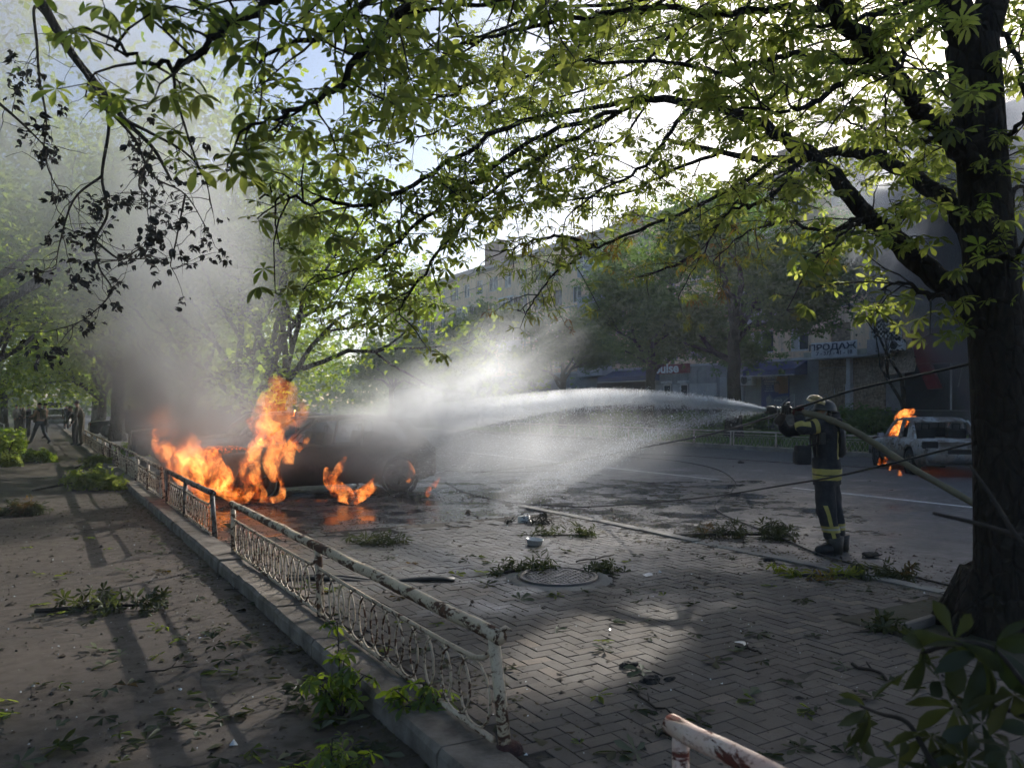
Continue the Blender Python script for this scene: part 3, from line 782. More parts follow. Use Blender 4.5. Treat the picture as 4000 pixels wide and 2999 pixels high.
# blue awnings
aw = []
for (pa, pb, py_, lab_) in ((1604, 1716, 797, 'blue shop awning above the repair poster'), (1290, 1400, 815, 'blue shop awning left of the pharmacy sign, behind trees')):
    a, b = fpt(pa, py_, BX-1.2), fpt(pb, py_, BX-1.2)
    e = empty('shop_awning', (BX, b.y, 0), 0, lab_, 'awning', 'blue shop awnings')
    L = a.y-b.y
    MB().add([(0, 0, 4.5), (0, L, 4.5), (-1.2, L, 3.95), (-1.2, 0, 3.95), (-1.2, L, 3.6), (-1.2, 0, 3.6), (0, 0, 3.6), (0, L, 3.6)], [(0, 1, 2, 3), (3, 2, 4, 5), (0, 3, 5, 6), (1, 7, 4, 2), (6, 5, 4, 7)]).build('canopy', M_BLUEA, e)
    MB().bb(-1.21, -1.19, 0, L, 3.55, 3.60).build('trim', M_WHITEF, e)
# roller shutters, pale cladding, doors and windows of the shops
def shutter(y0, y1, z0, z1, mat, parent, name='roller_shutter'):
    m = MB(); n_ = int((z1-z0)/0.09)
    for i in range(n_):
        zz = z0+i*0.09; m.add([(-.06, y0, zz), (-.06, y1, zz), (-.09, y1, zz+.06), (-.09, y0, zz+.06), (-.06, y0, zz+.09), (-.06, y1, zz+.09)], [(1, 0, 3, 2), (2, 3, 4, 5)])
    return m.build(name, mat, parent)
sA = shop('shuttered_shop', 0, 0, 'grey panelled shop with white roller shutter left of the repair poster'); sA.location = (BX, 0, 0)
a, b = fpt(1556, 840).y, fpt(1606, 840).y
shutter(b, a, 1.4, 3.7, M_WHITEW, sA)
MB().bb(-.12, 0.018, b-.12, b, 1.4, 3.7).build('shutter_guide', M_GREYB, sA); MB().bb(-.12, .018, a, a+.12, 1.4, 3.7).build('shutter_guide', M_GREYB, sA)
c0, c1 = fpt(1612, 840).y, fpt(1645, 840).y
for i in range(4): MB().bb(-.05, 0.016, c1, c0, 1.4+i*.55, 1.92+i*.55).build('wall_panel', pm('panel_grey', (.27, .28, .27), (.2, .21, .2), 2, .7, world=True), sA)
sB = shop('panelled_shop', 0, 0, 'pale panelled shop with two small doors and shutter behind the middle trees'); sB.location = (BX, 0, 0)
e0, e1 = fpt(1400, 840).y, fpt(1548, 840).y
for i in range(8):
    yy = e1+(e0-e1)*i/8
    for j in range(3):
        if i in (3, 5) and j < 2: continue
        MB().bb(-.06, .016, yy+.03, yy+(e0-e1)/8-.03, 1.4+j*.95, 2.3+j*.95).build('wall_panel', M_WHITEW if j < 2 else M_GREYB, sB)
for i in (3, 5):
    yy = e1+(e0-e1)*i/8; w8 = (e0-e1)/8
    MB().bb(-.08, -.0, yy+.05, yy+w8-.05, 1.4, 3.25).build('door', M_DARK if i == 3 else M_GLASS, sB)
    MB().bb(-.11, -.081, yy+.02, yy+.12, 1.4, 3.3).bb(-.11, -.081, yy+w8-.12, yy+w8-.02, 1.4, 3.3).bb(-.11, -.081, yy+.12, yy+w8-.12, 3.15, 3.3).build('door_frame', M_WHITEF, sB)
    MB().bb(-.35, -.0, yy, yy+w8, 3.32, 3.5).build('door_hood', M_WHITEF, sB)
sC = shop('poster_shop', 0, 0, 'dark shop window covered with faded posters under the left blue awning'); sC.location = (BX, 0, 0)
f0, f1 = fpt(1290, 840).y, fpt(1395, 840).y
MB().bb(-.05, .016, f1, f0, 1.4, 3.55).build('shop_window', pm('dark_poster', (.05, .035, .05), (.09, .045, .05), 1.2, .5, world=True), sC)
text('ЕЛЕКТРОНІКА', .42, M_GREYB, sC, (-.06, (f0+f1)/2-.6, 2.75))
# pharmacy style sign: red ground strip with white letters
s0, s1 = fpt(1398, 786, BX-.3), fpt(1485, 786, BX-.3)
sg = empty('letter_sign', (BX-.3, (s0.y+s1.y)/2, 4.35), 0, 'sign with white letters on red half hidden by the middle tree', 'sign')
MB().bb(-.03, .25, -(s0.y-s1.y)/2, (s0.y-s1.y)/2, -.28, .42).build('sign_board', pm('sign_red', (.25, .03, .035), (.2, .05, .05), 2, .5), sg)
text('pulse', 1.0, M_WHITEP, sg, (-.05, 0, .1), bold=.03, sx=1.3)
# repair poster
q0, q1 = fpt(1644, 845, BX-.12), fpt(1702, 845, BX-.12)
ps = empty('repair_poster', (BX-.12, (q0.y+q1.y)/2, 2.55), 0, 'printed repair poster of a man in a grey hoodie on the shop wall', 'poster')
pw = q0.y-q1.y; ph = 2.2
MB().bb(-.0, .12, -pw/2, pw/2, -ph/2, ph/2).build('board', pm('poster_blue', (.035, .045, .17), (.05, .045, .14), 1.5, .55), ps)
def flat(pts, mat, name, x=-.006):
    n_ = len(pts); return link(name, npmesh(name, [(x, a, b) for a, b in pts], [tuple(range(n_))], mat), ps)
def ell(cy_, cz_, ry, rz, n_=16): return [(cy_-ry*math.cos(2*math.pi*i/n_), cz_+rz*math.sin(2*math.pi*i/n_)) for i in range(n_)]
flat([(-.05, ph/2-.1), (-pw/2+.02, ph/2-.1), (-pw/2+.02, -.1), (-.35, -.15)], pm('poster_orange', (.30, .14, .07), (.2, .1, .06), 2, .6), 'backdrop_print', -.003)
flat([(.45, -.1), (.1, -.5), (-.2, -.35), (-pw/2+.03, -.25), (-pw/2+.03, -1.05), (.75, -1.05), (.6, -.6)][::-1], pm('poster_hoodie', (.20, .22, .26), (.15, .17, .2), 3, .7), 'hoodie_print', -.005)
flat(ell(-.18, .28, .22, .33), pm('poster_skin', (.33, .20, .14), (.28, .16, .11), 3, .7), 'face_print', -.007)
flat([(.05, .42), (.06, .6), (-.08, .72), (-.28, .72), (-.42, .58), (-.42, .4), (-.34, .52), (-.05, .52)][::-1], pm('poster_hair', (.035, .025, .02), None, 3, .7), 'hair_print', -.009)
flat(ell(.5, -.55, .22, .25), M_GREYB, 'microscope_print', -.006)
flat([(.35, -.9), (-.15, -.85), (-.15, -1.0), (.35, -1.02)][::-1], pm('poster_skin2', (.30, .18, .13), None, 3, .7), 'hand_print', -.008)
text('РЕМОНТ', .27, M_WHITEP, ps, (-.012, .36, .90), sx=1.1, bold=.006)
text('електроніки', .17, M_WHITEP, ps, (-.012, .36, .70))
for i, s_ in enumerate(('Ноутбуки та ПК', 'Принтери', 'Телевізори', 'Зарядні станції')): text(s_, .105, M_WHITEP, ps, (-.012, .45, .50-i*.15))
text('impuls', .26, M_WHITEP, ps, (-.014, -.30, -.55))
# air conditioners
def aircon(loc, label, logo=False, s=1.0):
    e = empty('air_conditioner', loc, 0, label, 'air conditioner', 'outdoor air conditioner units')
    MB().bb(-.36, 0, -.45, .45, 0, .62).build('casing', M_WHITEF, e, bevel=.02)
    MB().lathe([(.25, 0), (.25, .012), (.02, .02)], (-.362, .13, .31), 20, (0, R(-90), 0)).build('fan_grille', M_DARK, e)
    g = MB()
    for r_ in (.08, .14, .20, .25): g.lathe([(r_-.006, 0), (r_-.006, .012), (r_+.006, .012), (r_+.006, 0)], (-.383, .13, .31), 20, (0, R(-90), 0), False)
    g.build('guard_wire', M_GREYB, e)
    MB().bb(-.34, 0.02, -.4, -.36, -.06, 0).bb(-.34, .02, .36, .4, -.06, 0).build('bracket', M_GREYB, e)
    if logo: text('LG', .16, M_INK, e, (-.37, -.27, .33), 'logo', .004)
    e.scale = (s, s, s); return e
q = fpt(1619, 832, BX-.1); aircon((BX-.06, q.y, q.z), 'white air conditioner beside the repair poster', True, 1.15)
q = fpt(1197, 606, BX-.1); aircon((BX-.04, q.y, q.z), 'air conditioner high on the ochre wall under scorched leaves', False, 1.3)
q = fpt(1865, 760, BX-.9); aircon((BX-.9, b1.y-2.6, 4.7), 'grey air conditioner right of the blank metal box', False, .9)
# wall behind the far trees to the left: second block glimpsed through trees
# ------------------------------------------------------------------ trees
def leaf_mat(name, d1, d2, t1, t2, mixf=0.5, brown=0.0, rough=0.45):
    k = NT(name)
    a = k.n('ShaderNodeAttribute'); a.attribute_name = 'rnd'
    r = a.outputs['Fac']
    ob = k.n('ShaderNodeObjectInfo').outputs['Random']
    r = k.math('FRACT', k.math('ADD', r, k.math('MULTIPLY', ob, 0.37)))
    dc = k.mix(r, d1, d2); tc = k.mix(r, t1, t2)
    if brown:
        b = k.fr(k.noise(k.pos(), 2.2, 3), 0.62-brown, 0.72-brown)
        dc = k.mix(b, dc, (0.05, 0.030, 0.012)); tc = k.mix(b, tc, (0.26, 0.15, 0.02))
    D = k.n('ShaderNodeBsdfDiffuse'); k.l(dc, D.inputs[0])
    T = k.n('ShaderNodeBsdfTranslucent'); k.l(tc, T.inputs[0])
    G = k.n('ShaderNodeBsdfGlossy'); G.inputs['Roughness'].default_value = rough; G.inputs[0].default_value = (0.9, 0.95, 1, 1)
    m1 = k.n('ShaderNodeMixShader'); m1.inputs[0].default_value = mixf; k.l(D.outputs[0], m1.inputs[1]); k.l(T.outputs[0], m1.inputs[2])
    m2 = k.n('ShaderNodeMixShader'); m2.inputs[0].default_value = 0.02; k.l(m1.outputs[0], m2.inputs[1]); k.l(G.outputs[0], m2.inputs[2])
    k.l(m2.outputs[0], k.out.inputs['Surface']); return k.m
M_LEAF = leaf_mat('chestnut_leaf', (0.018, 0.036, 0.005), (0.040, 0.066, 0.009), (0.20, 0.275, 0.03), (0.52, 0.56, 0.11), 0.66)
M_LEAF_D = leaf_mat('chestnut_leaf_scorched', (0.020, 0.038, 0.008), (0.045, 0.070, 0.014), (0.20, 0.26, 0.016), (0.42, 0.46, 0.04), 0.55, brown=0.10)
M_LEAF_L = leaf_mat('lime_leaf', (0.022, 0.048, 0.010), (0.050, 0.090, 0.016), (0.22, 0.36, 0.02), (0.46, 0.56, 0.05), 0.58)
M_LEAF_F = leaf_mat('far_leaf', (0.034, 0.080, 0.018), (0.066, 0.130, 0.028), (0.11, 0.22, 0.02), (0.24, 0.37, 0.045), 0.48)
M_LEAF_X = leaf_mat('burnt_leaf', (0.008, 0.008, 0.007), (0.018, 0.017, 0.014), (0.008, 0.008, 0.006), (0.014, 0.013, 0.01), 0.3)
M_LEAF_W = leaf_mat('wilted_leaf', (0.018, 0.026, 0.010), (0.050, 0.054, 0.024), (0.05, 0.07, 0.012), (0.11, 0.13, 0.03), 0.35, brown=0.04)
M_LEAF_P = leaf_mat('pale_leaf_underside', (0.075, 0.085, 0.050), (0.16, 0.17, 0.11), (0.08, 0.10, 0.04), (0.14, 0.16, 0.07), 0.3)
def bark(name, a, b, sc=7):
    k = NT(name); v = k.coord()
    n = k.noise(k.map(v, (1, 1, 0.5)), sc, 7, 0.68, 0.9); vv = k.vor(k.vmath('ADD', k.map(v, (1, 1, 0.42)), k.mapn(v, .06)), sc*1.5, 'DISTANCE_TO_EDGE')
    c = k.mix(k.fr(n, 0.35, 0.65), a, b)
    k.bsdf(c, 0.95, 0, 0.2, k.math('ADD', n, k.fr(vv, 0, .2, 0, .8)), 1.0, 0.07); return k.m
M_BARK = bark('chestnut_bark', (0.034, 0.027, 0.020), (0.013, 0.011, 0.009), 9)
M_BARK2 = bark('grey_bark', (0.045, 0.038, 0.030), (0.022, 0.019, 0.016), 5)
M_TWIG = pm('twig_bark', (0.030, 0.022, 0.016), (0.018, 0.014, 0.010), 12, 0.9)

# --- leaf templates: palmate leaves lying around +Z, stalk at the origin, leaflets spread in XY
def leaflet(L, wd, segs, droop, fold, base=0.02):
    """one obovate leaflet along +X: columns of left, middle, right"""
    prof = np.interp(np.linspace(0, 1, segs+1), [0, .15, .45, .68, .85, .95, 1], [0.04, .22, .66, 1, .72, .28, 0.0])
    V = []; F = []
    for i in range(segs+1):
        t = i/segs; x = base+t*L; z = -droop*L*t*t; w_ = wd*prof[i]/2
        V += [(x, -w_, z+fold*w_), (x, 0, z), (x, w_, z+fold*w_)]
    for i in range(segs):
        a = i*3; F += [(a, a+1, a+4, a+3), (a+1, a+2, a+5, a+4)]
    return np.array(V), np.array(F)
def palmate(n, L, segs, droop, fold, wd=0.42, span=300, seed=0):
    r_ = np.random.default_rng(seed); Vs = []; Fs = []; b = 0
    for i in range(n):
        a = R(-span/2 + span*i/(n-1)); ll = L*(1-0.38*abs(2*i/(n-1)-1)**1.5)*r_.uniform(.92, 1.08)
        V, F = leaflet(ll, ll*wd*r_.uniform(.9, 1.1), segs, droop*r_.uniform(.5, 1.5), fold*r_.uniform(.5, 1.5))
        tilt = r_.uniform(-.15, .25)
        m = np.array((Euler((r_.uniform(-.25, .25), tilt, a))).to_matrix())
        Vs.append(V @ m.T); Fs.append(F+b); b += len(V)
    return np.concatenate(Vs), np.concatenate(Fs)
def diamond_palm(n, L, droop, seed=0, span=260, wd=0.5):
    r_ = np.random.default_rng(seed); Vs = []; Fs = []
    for i in range(n):
        a = R(-span/2+span*i/max(1, n-1)); ll = L*(1-.3*abs(2*i/max(1, n-1)-1))
        V = np.array([(0.01, 0, 0), (ll*.6, -ll*wd/2, -droop*ll*.3+.02), (ll, 0, -droop*ll), (ll*.6, ll*wd/2, -droop*ll*.3+.02)])
        m = np.array(Euler((r_.uniform(-.3, .3), r_.uniform(-.2, .3), a)).to_matrix())
        Vs.append(V @ m.T); Fs.append(np.array([[0, 1, 2, 3]])+4*i)
    return np.concatenate(Vs), np.concatenate(Fs)
LEAF_HI = [palmate(n, 1.0, 5, dr, .28, seed=s) for n, dr, s in ((7, .22, 1), (6, .4, 2), (5, .15, 3), (7, .55, 4))]
LEAF_LO = [diamond_palm(5, 1.0, .3, 1), diamond_palm(4, 1.0, .5, 2), diamond_palm(5, 1.0, .2, 3)]
LEAF_1 = [diamond_palm(3, 1.0, .25, 4, 150, .75), diamond_palm(2, 1.0, .3, 6, 70, .8)]

def rotmats(rx, ry, rz):
    cx_, sx_, cy_, sy_, cz_, sz_ = np.cos(rx), np.sin(rx), np.cos(ry), np.sin(ry), np.cos(rz), np.sin(rz)
    M = np.empty((len(rx), 3, 3))
    M[:, 0, 0] = cz_*cy_; M[:, 0, 1] = cz_*sy_*sx_-sz_*cx_; M[:, 0, 2] = cz_*sy_*cx_+sz_*sx_
    M[:, 1, 0] = sz_*cy_; M[:, 1, 1] = sz_*sy_*sx_+cz_*cx_; M[:, 1, 2] = sz_*sy_*cx_-cz_*sx_
    M[:, 2, 0] = -sy_; M[:, 2, 1] = cy_*sx_; M[:, 2, 2] = cy_*cx_
    return M
def scatter_leaves(name, pos, size, templ, mat, rot=None, tilt=0.6, rng=RNG):
    """one mesh holding a leaf at each position; rot: optional yaw of each"""
    pos = np.asarray(pos); N = len(pos)
    size = np.broadcast_to(size, (N,))
    which = rng.integers(0, len(templ), N); Vs = []; Fs = []; As = []; b = 0
    rz = rng.uniform(0, 2*np.pi, N) if rot is None else rot
    M = rotmats(rng.normal(0, tilt, N), rng.normal(0.15, tilt, N), rz)
    rn = rng.random(N)
    for t, (TV, TF) in enumerate(templ):
        ix = np.where(which == t)[0]
        if not len(ix): continue
        V = np.einsum('nij,vj->nvi', M[ix], TV)*size[ix, None, None] + pos[ix, None, :]
        F = TF[None]+(np.arange(len(ix))*len(TV))[:, None, None]+b
        Vs.append(V.reshape(-1, 3)); Fs.append(F.reshape(-1, TF.shape[1])); As.append(np.repeat(rn[ix], len(TV))); b += len(ix)*len(TV)
    return npmesh(name, np.concatenate(Vs), np.concatenate(Fs), mat, False, {'rnd': np.concatenate(As)})

def grow(m, p, d, r, L, depth, rng, tips, up=0.12, wob=0.28, split=(2, 3), spread=0.75, shrink=0.72, nseg=4, sides=7, tip_from=1):
    """recursive limb: adds tubes to m, collects tip points"""
    pts = [Vector(p)]; rad = [r]; d = Vector(d).normalized()
    for i in range(nseg):
        d = (d + Vector((rng.gauss(0, wob), rng.gauss(0, wob), rng.gauss(0, wob)+up))*0.5).normalized()
        pts.append(pts[-1]+d*(L/nseg)); rad.append(r*(1-0.4*(i+1)/nseg))
    m.tube(pts, rad, max(4, sides), caps=False)
    if depth <= tip_from: tips += [(q, depth) for q in pts[1:]]
    if depth == 0: return
    k = rng.randint(*split)
    for i in range(k):
        j = nseg if i == 0 else rng.randint(max(1, nseg-2), nseg)
        ax = Vector((rng.gauss(0, 1), rng.gauss(0, 1), rng.gauss(0, .6))); ax = (ax-d*ax.dot(d)).normalized()
        nd = (d*math.cos(spread*rng.uniform(.5, 1.1)) + ax*math.sin(spread*rng.uniform(.5, 1.1)))
        grow(m, pts[j], nd, rad[j]*0.75, L*shrink*rng.uniform(.8, 1.15), depth-1, rng, tips, up, wob, split, spread, shrink, nseg, sides-1, tip_from)

def tree_meshes(seed, H, trunk_h, trunk_r, leaf_n, leaf_size, leafm, templ, clump=0.55, nlimb=5, lean=(0, 0), L0=None, barkm=None, spread=0.7, up=0.12, droop=0.0, depth=3, stems=1, low_clumps=0):
    rng = random.Random(seed); nr = np.random.default_rng(seed); m = MB(); tips = []
    L0 = L0 or (H-trunk_h)*0.42
    for sidx in range(stems):
        ox = 0.0 if stems == 1 else 0.25*math.cos(sidx*2.4); oy = 0.0 if stems == 1 else 0.25*math.sin(sidx*2.4)
        le = Vector((lean[0]+(0 if stems == 1 else .22*math.cos(sidx*2.4)), lean[1]+(0 if stems == 1 else .22*math.sin(sidx*2.4)), 0))
        th = trunk_h*(1 if stems == 1 else rng.uniform(.8, 1.2)); rr = trunk_r/(stems**.5)
        pts = [Vector((ox, oy, -0.15))]; rad = [rr*1.45]
        for i in range(1, 8):
            t = i/7; pts.append(Vector((ox, oy, th*t))+le*th*t*t+Vector((rng.gauss(0, .04), rng.gauss(0, .04), 0))); rad.append(rr*(1.12 if i == 1 else 1-.25*t))
        m.tube(pts, rad, 12, caps=False)
        for i in range(nlimb):
            a = 2*math.pi*(i+rng.uniform(-.3, .3))/nlimb; el = rng.uniform(.35, 1.1) if i else 1.4
            d = Vector((math.cos(a)*math.cos(el), math.sin(a)*math.cos(el), math.sin(el)))
            j = 7 if i < 2 else rng.choice((5, 6, 7))
            grow(m, pts[j]-Vector((0, 0, .05)), d, rad[j]*(.62 if i else .75), L0*rng.uniform(.8, 1.15), depth, rng, tips, up, .3, (2, 3), spread, .7)
    T = np.array([tuple(q) for q, dd in tips]); 
    zlow = np.array([dd for q, dd in tips])
    idx = nr.integers(0, len(T), leaf_n)
    pos = T[idx] + nr.normal(0, clump, (leaf_n, 3))*np.array((1, 1, .75)) - np.array((0, 0, droop))*np.abs(nr.normal(0, 1, leaf_n))[:, None]
    pos = pos[pos[:, 2] > trunk_h*0.55]
    tm = m.mesh('trunk', barkm or M_BARK2, True)
    cm = scatter_leaves('crown', pos, nr.uniform(.75, 1.25, len(pos))*leaf_size, templ, leafm, rng=nr)
    return tm, cm
def put_tree(name, meshes, loc, rz, label, group, scale=1.0, cat='tree', sz=None):
    e = empty(name, loc, rz, label, cat, group); e.scale = (scale, scale, sz or scale)
    link('trunk', meshes[0], e); tag(link('crown', meshes[1], e), kind='stuff')
    return e

# ---- chestnuts across the road
FT = [tree_meshes(21+i, 12.5, 4.9, 0.30, 13000, 0.225, M_LEAF_F, LEAF_LO, clump=.56, nlimb=6, spread=.78, up=.08, droop=.12, depth=3, L0=2.9) for i in range(3)]
FT.append(tree_meshes(25, 13.5, 5.6, 0.30, 8500, 0.225, M_LEAF_F, LEAF_LO, clump=.7, nlimb=6, spread=.7, up=.14, droop=.1, depth=3, L0=3.0))
def on_x(px, X): 
    cx_ = (px-1105.5)/1720; d = X/(CR.x*cx_+CF.x); return Vector((X, (CF*d+CR*(cx_*d)).y, 0.1))
far = [(1585, 28.5, 0, 1.22, 2.6, 'dark chestnut with leaning trunk right of the spray, behind the ring fence'), (1405, 29.0, 1, 1.02, 2.0, 'dark chestnut in front of the panelled shop, left of the leaning one'),
       (1215, 29.5, 2, 0.74, 4.1, 'chestnut whose foot is drowned in spray, before the ochre wall'), (1040, 29.0, 0, 0.82, 5.0, 'chestnut with sunlit pale green top before the apartment block'),
       (915, 29.5, 1, 0.72, 1.2, 'hazy chestnut at the far end of the apartment block'), (2120, 31.0, 3, 1.1, 0.8, 'dark chestnut behind the smoke of the white car'),
       (845, 30.0, 2, 1.0, 2.5, 'faint chestnut beyond the mist at the street end')]
TOPS = {1585: 12.2, 1405: 11.3, 1215: 8.4, 1040: 10.2, 915: 8.4, 2120: 11.4, 845: 9.0}
def crown_top(me): return max(v.co.z for v in me.vertices)
FTOP = [crown_top(m_[1]) for m_ in FT]
for px, X, v, s, rz, lab in far:
    put_tree('chestnut_tree', FT[v], on_x(px, X), rz, lab, 'chestnuts across the road', s, sz=TOPS[px]/FTOP[v])
# out of view to the right the row goes on
put_tree('chestnut_tree', FT[0], (29, 8.0, .1), 2.2, 'chestnut across the road beyond the right edge of the picture', 'chestnuts across the road', 1.15, sz=11.5/FTOP[0])

# ---- trees of the near row and along the footpath (sunlit limes in smoke)
LT = [tree_meshes(51, 17, 4.2, 0.30, 15000, 0.165, M_LEAF_L, LEAF_1, clump=.75, nlimb=6, spread=.65, up=.16, depth=3, L0=4.6, droop=.25),
      tree_meshes(52, 14, 2.7, 0.26, 17000, 0.165, M_LEAF_L, LEAF_1, clump=.8, nlimb=8, spread=.85, up=.06, depth=3, L0=3.8, droop=.55),
      tree_meshes(53, 12.5, 2.9, 0.36, 15000, 0.165, M_LEAF_L, LEAF_1, clump=.7, nlimb=5, spread=.7, up=.12, depth=3, L0=3.1, stems=3, droop=.45)]
for loc, v, rz, s, lab in (((5.9, 24.5, 0), 2, 0.9, 0.95, 'three stemmed lime with bare upright stems behind the tall flames'),
                           ((5.0, 31.5, 0), 1, 2.2, 0.95, 'lime with low bright leaves behind the flames by the fence'),
                           ((3.3, 41.0, 0), 0, 0.3, 1.0, 'lime behind the two people in smoke'),
                           ((-2.8, 38.0, PZ), 1, 4.0, 1.1, 'lime left of the footpath over the walking man'),
                           ((-2.6, 52.0, PZ), 0, 1.0, 1.1, 'lime left of the footpath over the standing group'),
                           ((3.6, 55.0, 0), 1, 5.2, 1.0, 'lime beyond the silver parked car'),
                           ((-3.0, 27.5, PZ), 0, 2.7, 1.05, 'tall lime at the left edge with crown in pale smoke'),
                           ((6.3, 48.0, 0), 2, 3.1, 1.25, 'tall lime at the far end of the parking bay'),
                           ((9.5, 66.0, 0), 0, 3.9, 1.0, 'lime far down the street left of the ochre block'),
                           ((-2.0, 72.0, PZ), 1, 0.6, 1.1, 'lime closing the view at the end of the footpath'),
                           ((4.5, 75.0, 0), 0, 2.0, 1.15, 'lime far behind the cars at the end of the street'),
                           ((17.0, 95.0, 0), 1, 3.3, 1.2, 'lime far down the road centre in haze')):
    put_tree('lime_tree', LT[v], loc, rz, lab, 'limes along the footpath and parking bay', s)
# the distance: a soft mass of trees at the end of the street
nr = np.random.default_rng(5)
pos = np.stack([nr.uniform(-60, 60, 26000), nr.uniform(125, 150, 26000), nr.uniform(0, 1, 26000)], 1)
pos[:, 2] = pos[:, 2]**.8*(11+3*np.sin(pos[:, 0]*.35)+2*np.sin(pos[:, 0]*.9+1))
tag(link('far_wood', scatter_leaves('far_wood', pos, 0.8, LEAF_1, M_LEAF_F, rng=nr)), 'dense green trees closing the far end of the street', 'trees', kind='stuff')
pos = np.stack([nr.uniform(-32, -9, 30000), nr.uniform(20, 120, 30000), nr.uniform(0, 1, 30000)], 1)
pos[:, 2] = pos[:, 2]**.8*(9+3*np.sin(pos[:, 1]*.35)+2*np.sin(pos[:, 1]*.9+1))
tag(link('park_wood', scatter_leaves('park_wood', pos, 0.55, LEAF_1, M_LEAF_L, rng=nr)), 'green undergrowth and trees left of the footpath', 'trees', kind='stuff')

# ---- thin young trees with few leaves in front of the ochre wall
for px, X, lab, sd in ((965, 34, 'thin bare poplar standing against the white sky left of the roof', 71), (1140, 35, 'thin half bare tree with a nest of twigs before the ochre wall', 72), (1960, 24.2, 'leafless scorched tree behind the white car', 73)):
    m = MB(); tips = []; rg = random.Random(sd); base = on_x(px, X)
    e = empty('bare_tree', base, 0, lab, 'tree', 'half bare young trees')
    big = sd != 73
    grow(m, (0, 0, -.1), (0.03, .05, 1), .16 if big else .11, 6.5 if big else 2.6, 4, rg, tips, .22, .14, (2, 3), .5, .62, 5, 7, 2)
    m.build('trunk', M_BARK2, e, True)
    T = np.array([tuple(q) for q, dd in tips if dd <= 1]); nl = 1500 if big else 200
    ps_ = T[nr.integers(0, len(T), nl)]+nr.normal(0, .25, (nl, 3))
    tag(link('crown', scatter_leaves('crown', ps_, .11, LEAF_1, M_LEAF_L if big else M_LEAF_X, rng=nr), e), kind='stuff')

# ---- the big chestnut at the right, limbs measured from the photograph with their distances
FAR_K = 2.1
def hat(px, py, d):
    return at(px, py, d if d < 5.7 or px > 2150 else 5.7+(d-5.7)*FAR_K)
HT = empty('big_chestnut', TR, 0, 'big horse chestnut at the right with dark trunk and overhanging leafy limbs', 'tree')
W2L = lambda p: Vector(p)-TR
tk = MB()
trunk = [((2186, 1400, 5.65), .34), ((2180, 1330, 5.65), .25), ((2174, 1200, 5.67), .21), ((2167, 1000, 5.7), .195), ((2158, 800, 5.72), .19), ((2146, 640, 5.74), .185), ((2131, 480, 5.76), .172), ((2119, 320, 5.78), .166), ((2108, 180, 5.80), .17), ((2098, 95, 5.82), .178)]
pts = catmull([W2L(at(*a)) for a, r in trunk], 4); tk.tube(pts, lerp_list([r for a, r in trunk], len(pts)), 18)
tk.tube([W2L(at(2100, 120, 5.8)), W2L(at(2055, 0, 5.75)), W2L(at(2010, -150, 5.6)), W2L(at(1950, -400, 5.3))], [.12, .115, .10, .07], 12)
tk.tube([W2L(at(2110, 120, 5.82)), W2L(at(2143, 0, 5.95)), W2L(at(2165, -150, 6.1)), W2L(at(2190, -420, 6.4))], [.12, .115, .10, .07], 12)
# root flare
for a in range(7):
    an = a*0.9+.3; d = Vector((math.cos(an), math.sin(an), 0))
    tk.tube([Vector((0, 0, .42))+d*.10, Vector((0, 0, .18))+d*.24, Vector((0, 0, -.02))+d*.42], [.13, .10, .04], 8)
tk.build('trunk', M_BARK, HT, True)
LIMBS = [  # (points (px, py, metres), radii in metres)
 ([(2135, 720, 5.7), (2060, 625, 5.75), (1960, 545, 5.85), (1870, 460, 6.0), (1800, 380, 6.1), (1740, 325, 6.2), (1680, 290, 6.3), (1600, 250, 6.4), (1500, 222, 6.5), (1390, 215, 6.6), (1270, 235, 6.6)], (.10, .088, .078, .07, .062, .055, .05, .045, .04, .032, .02)),
 ([(2130, 560, 5.75), (2065, 455, 5.9), (2000, 400, 6.1), (1930, 355, 6.3), (1860, 330, 6.5), (1780, 332, 6.8), (1680, 345, 7.0), (1560, 330, 7.2), (1440, 300, 7.2)], (.085, .075, .068, .06, .052, .045, .038, .03, .02)),
 ([(2125, 400, 5.75), (2070, 320, 5.6), (2000, 238, 5.4), (1900, 130, 5.1), (1800, 20, 4.9), (1720, -90, 4.7), (1600, -220, 4.4)], (.09, .078, .066, .058, .05, .042, .03)),
 ([(1895, 125, 5.1), (1960, 200, 5.3), (2010, 275, 5.4)], (.02, .02, .03)),
 ([(1950, -400, 5.3), (1700, -420, 4.6), (1350, -330, 4.0), (1000, -180, 3.5), (760, -80, 3.3)], (.06, .05, .04, .03, .02)),
 ([(2190, -420, 6.4), (2350, -350, 6.6), (2500, -150, 6.9), (2600, 100, 7.1)], (.06, .045, .03, .015)),
 ([(2200, -300, 6.3), (2000, -600, 7.5), (1700, -700, 8.6), (1400, -500, 9.4)], (.06, .05, .04, .02)),
 ([(2100, -150, 6.0), (2400, -500, 5.2), (2700, -400, 4.6), (2900, -100, 4.2)], (.06, .05, .035, .02)),
 ([(1970, -300, 5.4), (1820, -150, 6.2), (1650, -60, 7.0), (1450, -10, 7.6), (1200, 20, 8.0)], (.05, .045, .038, .03, .018)),
]
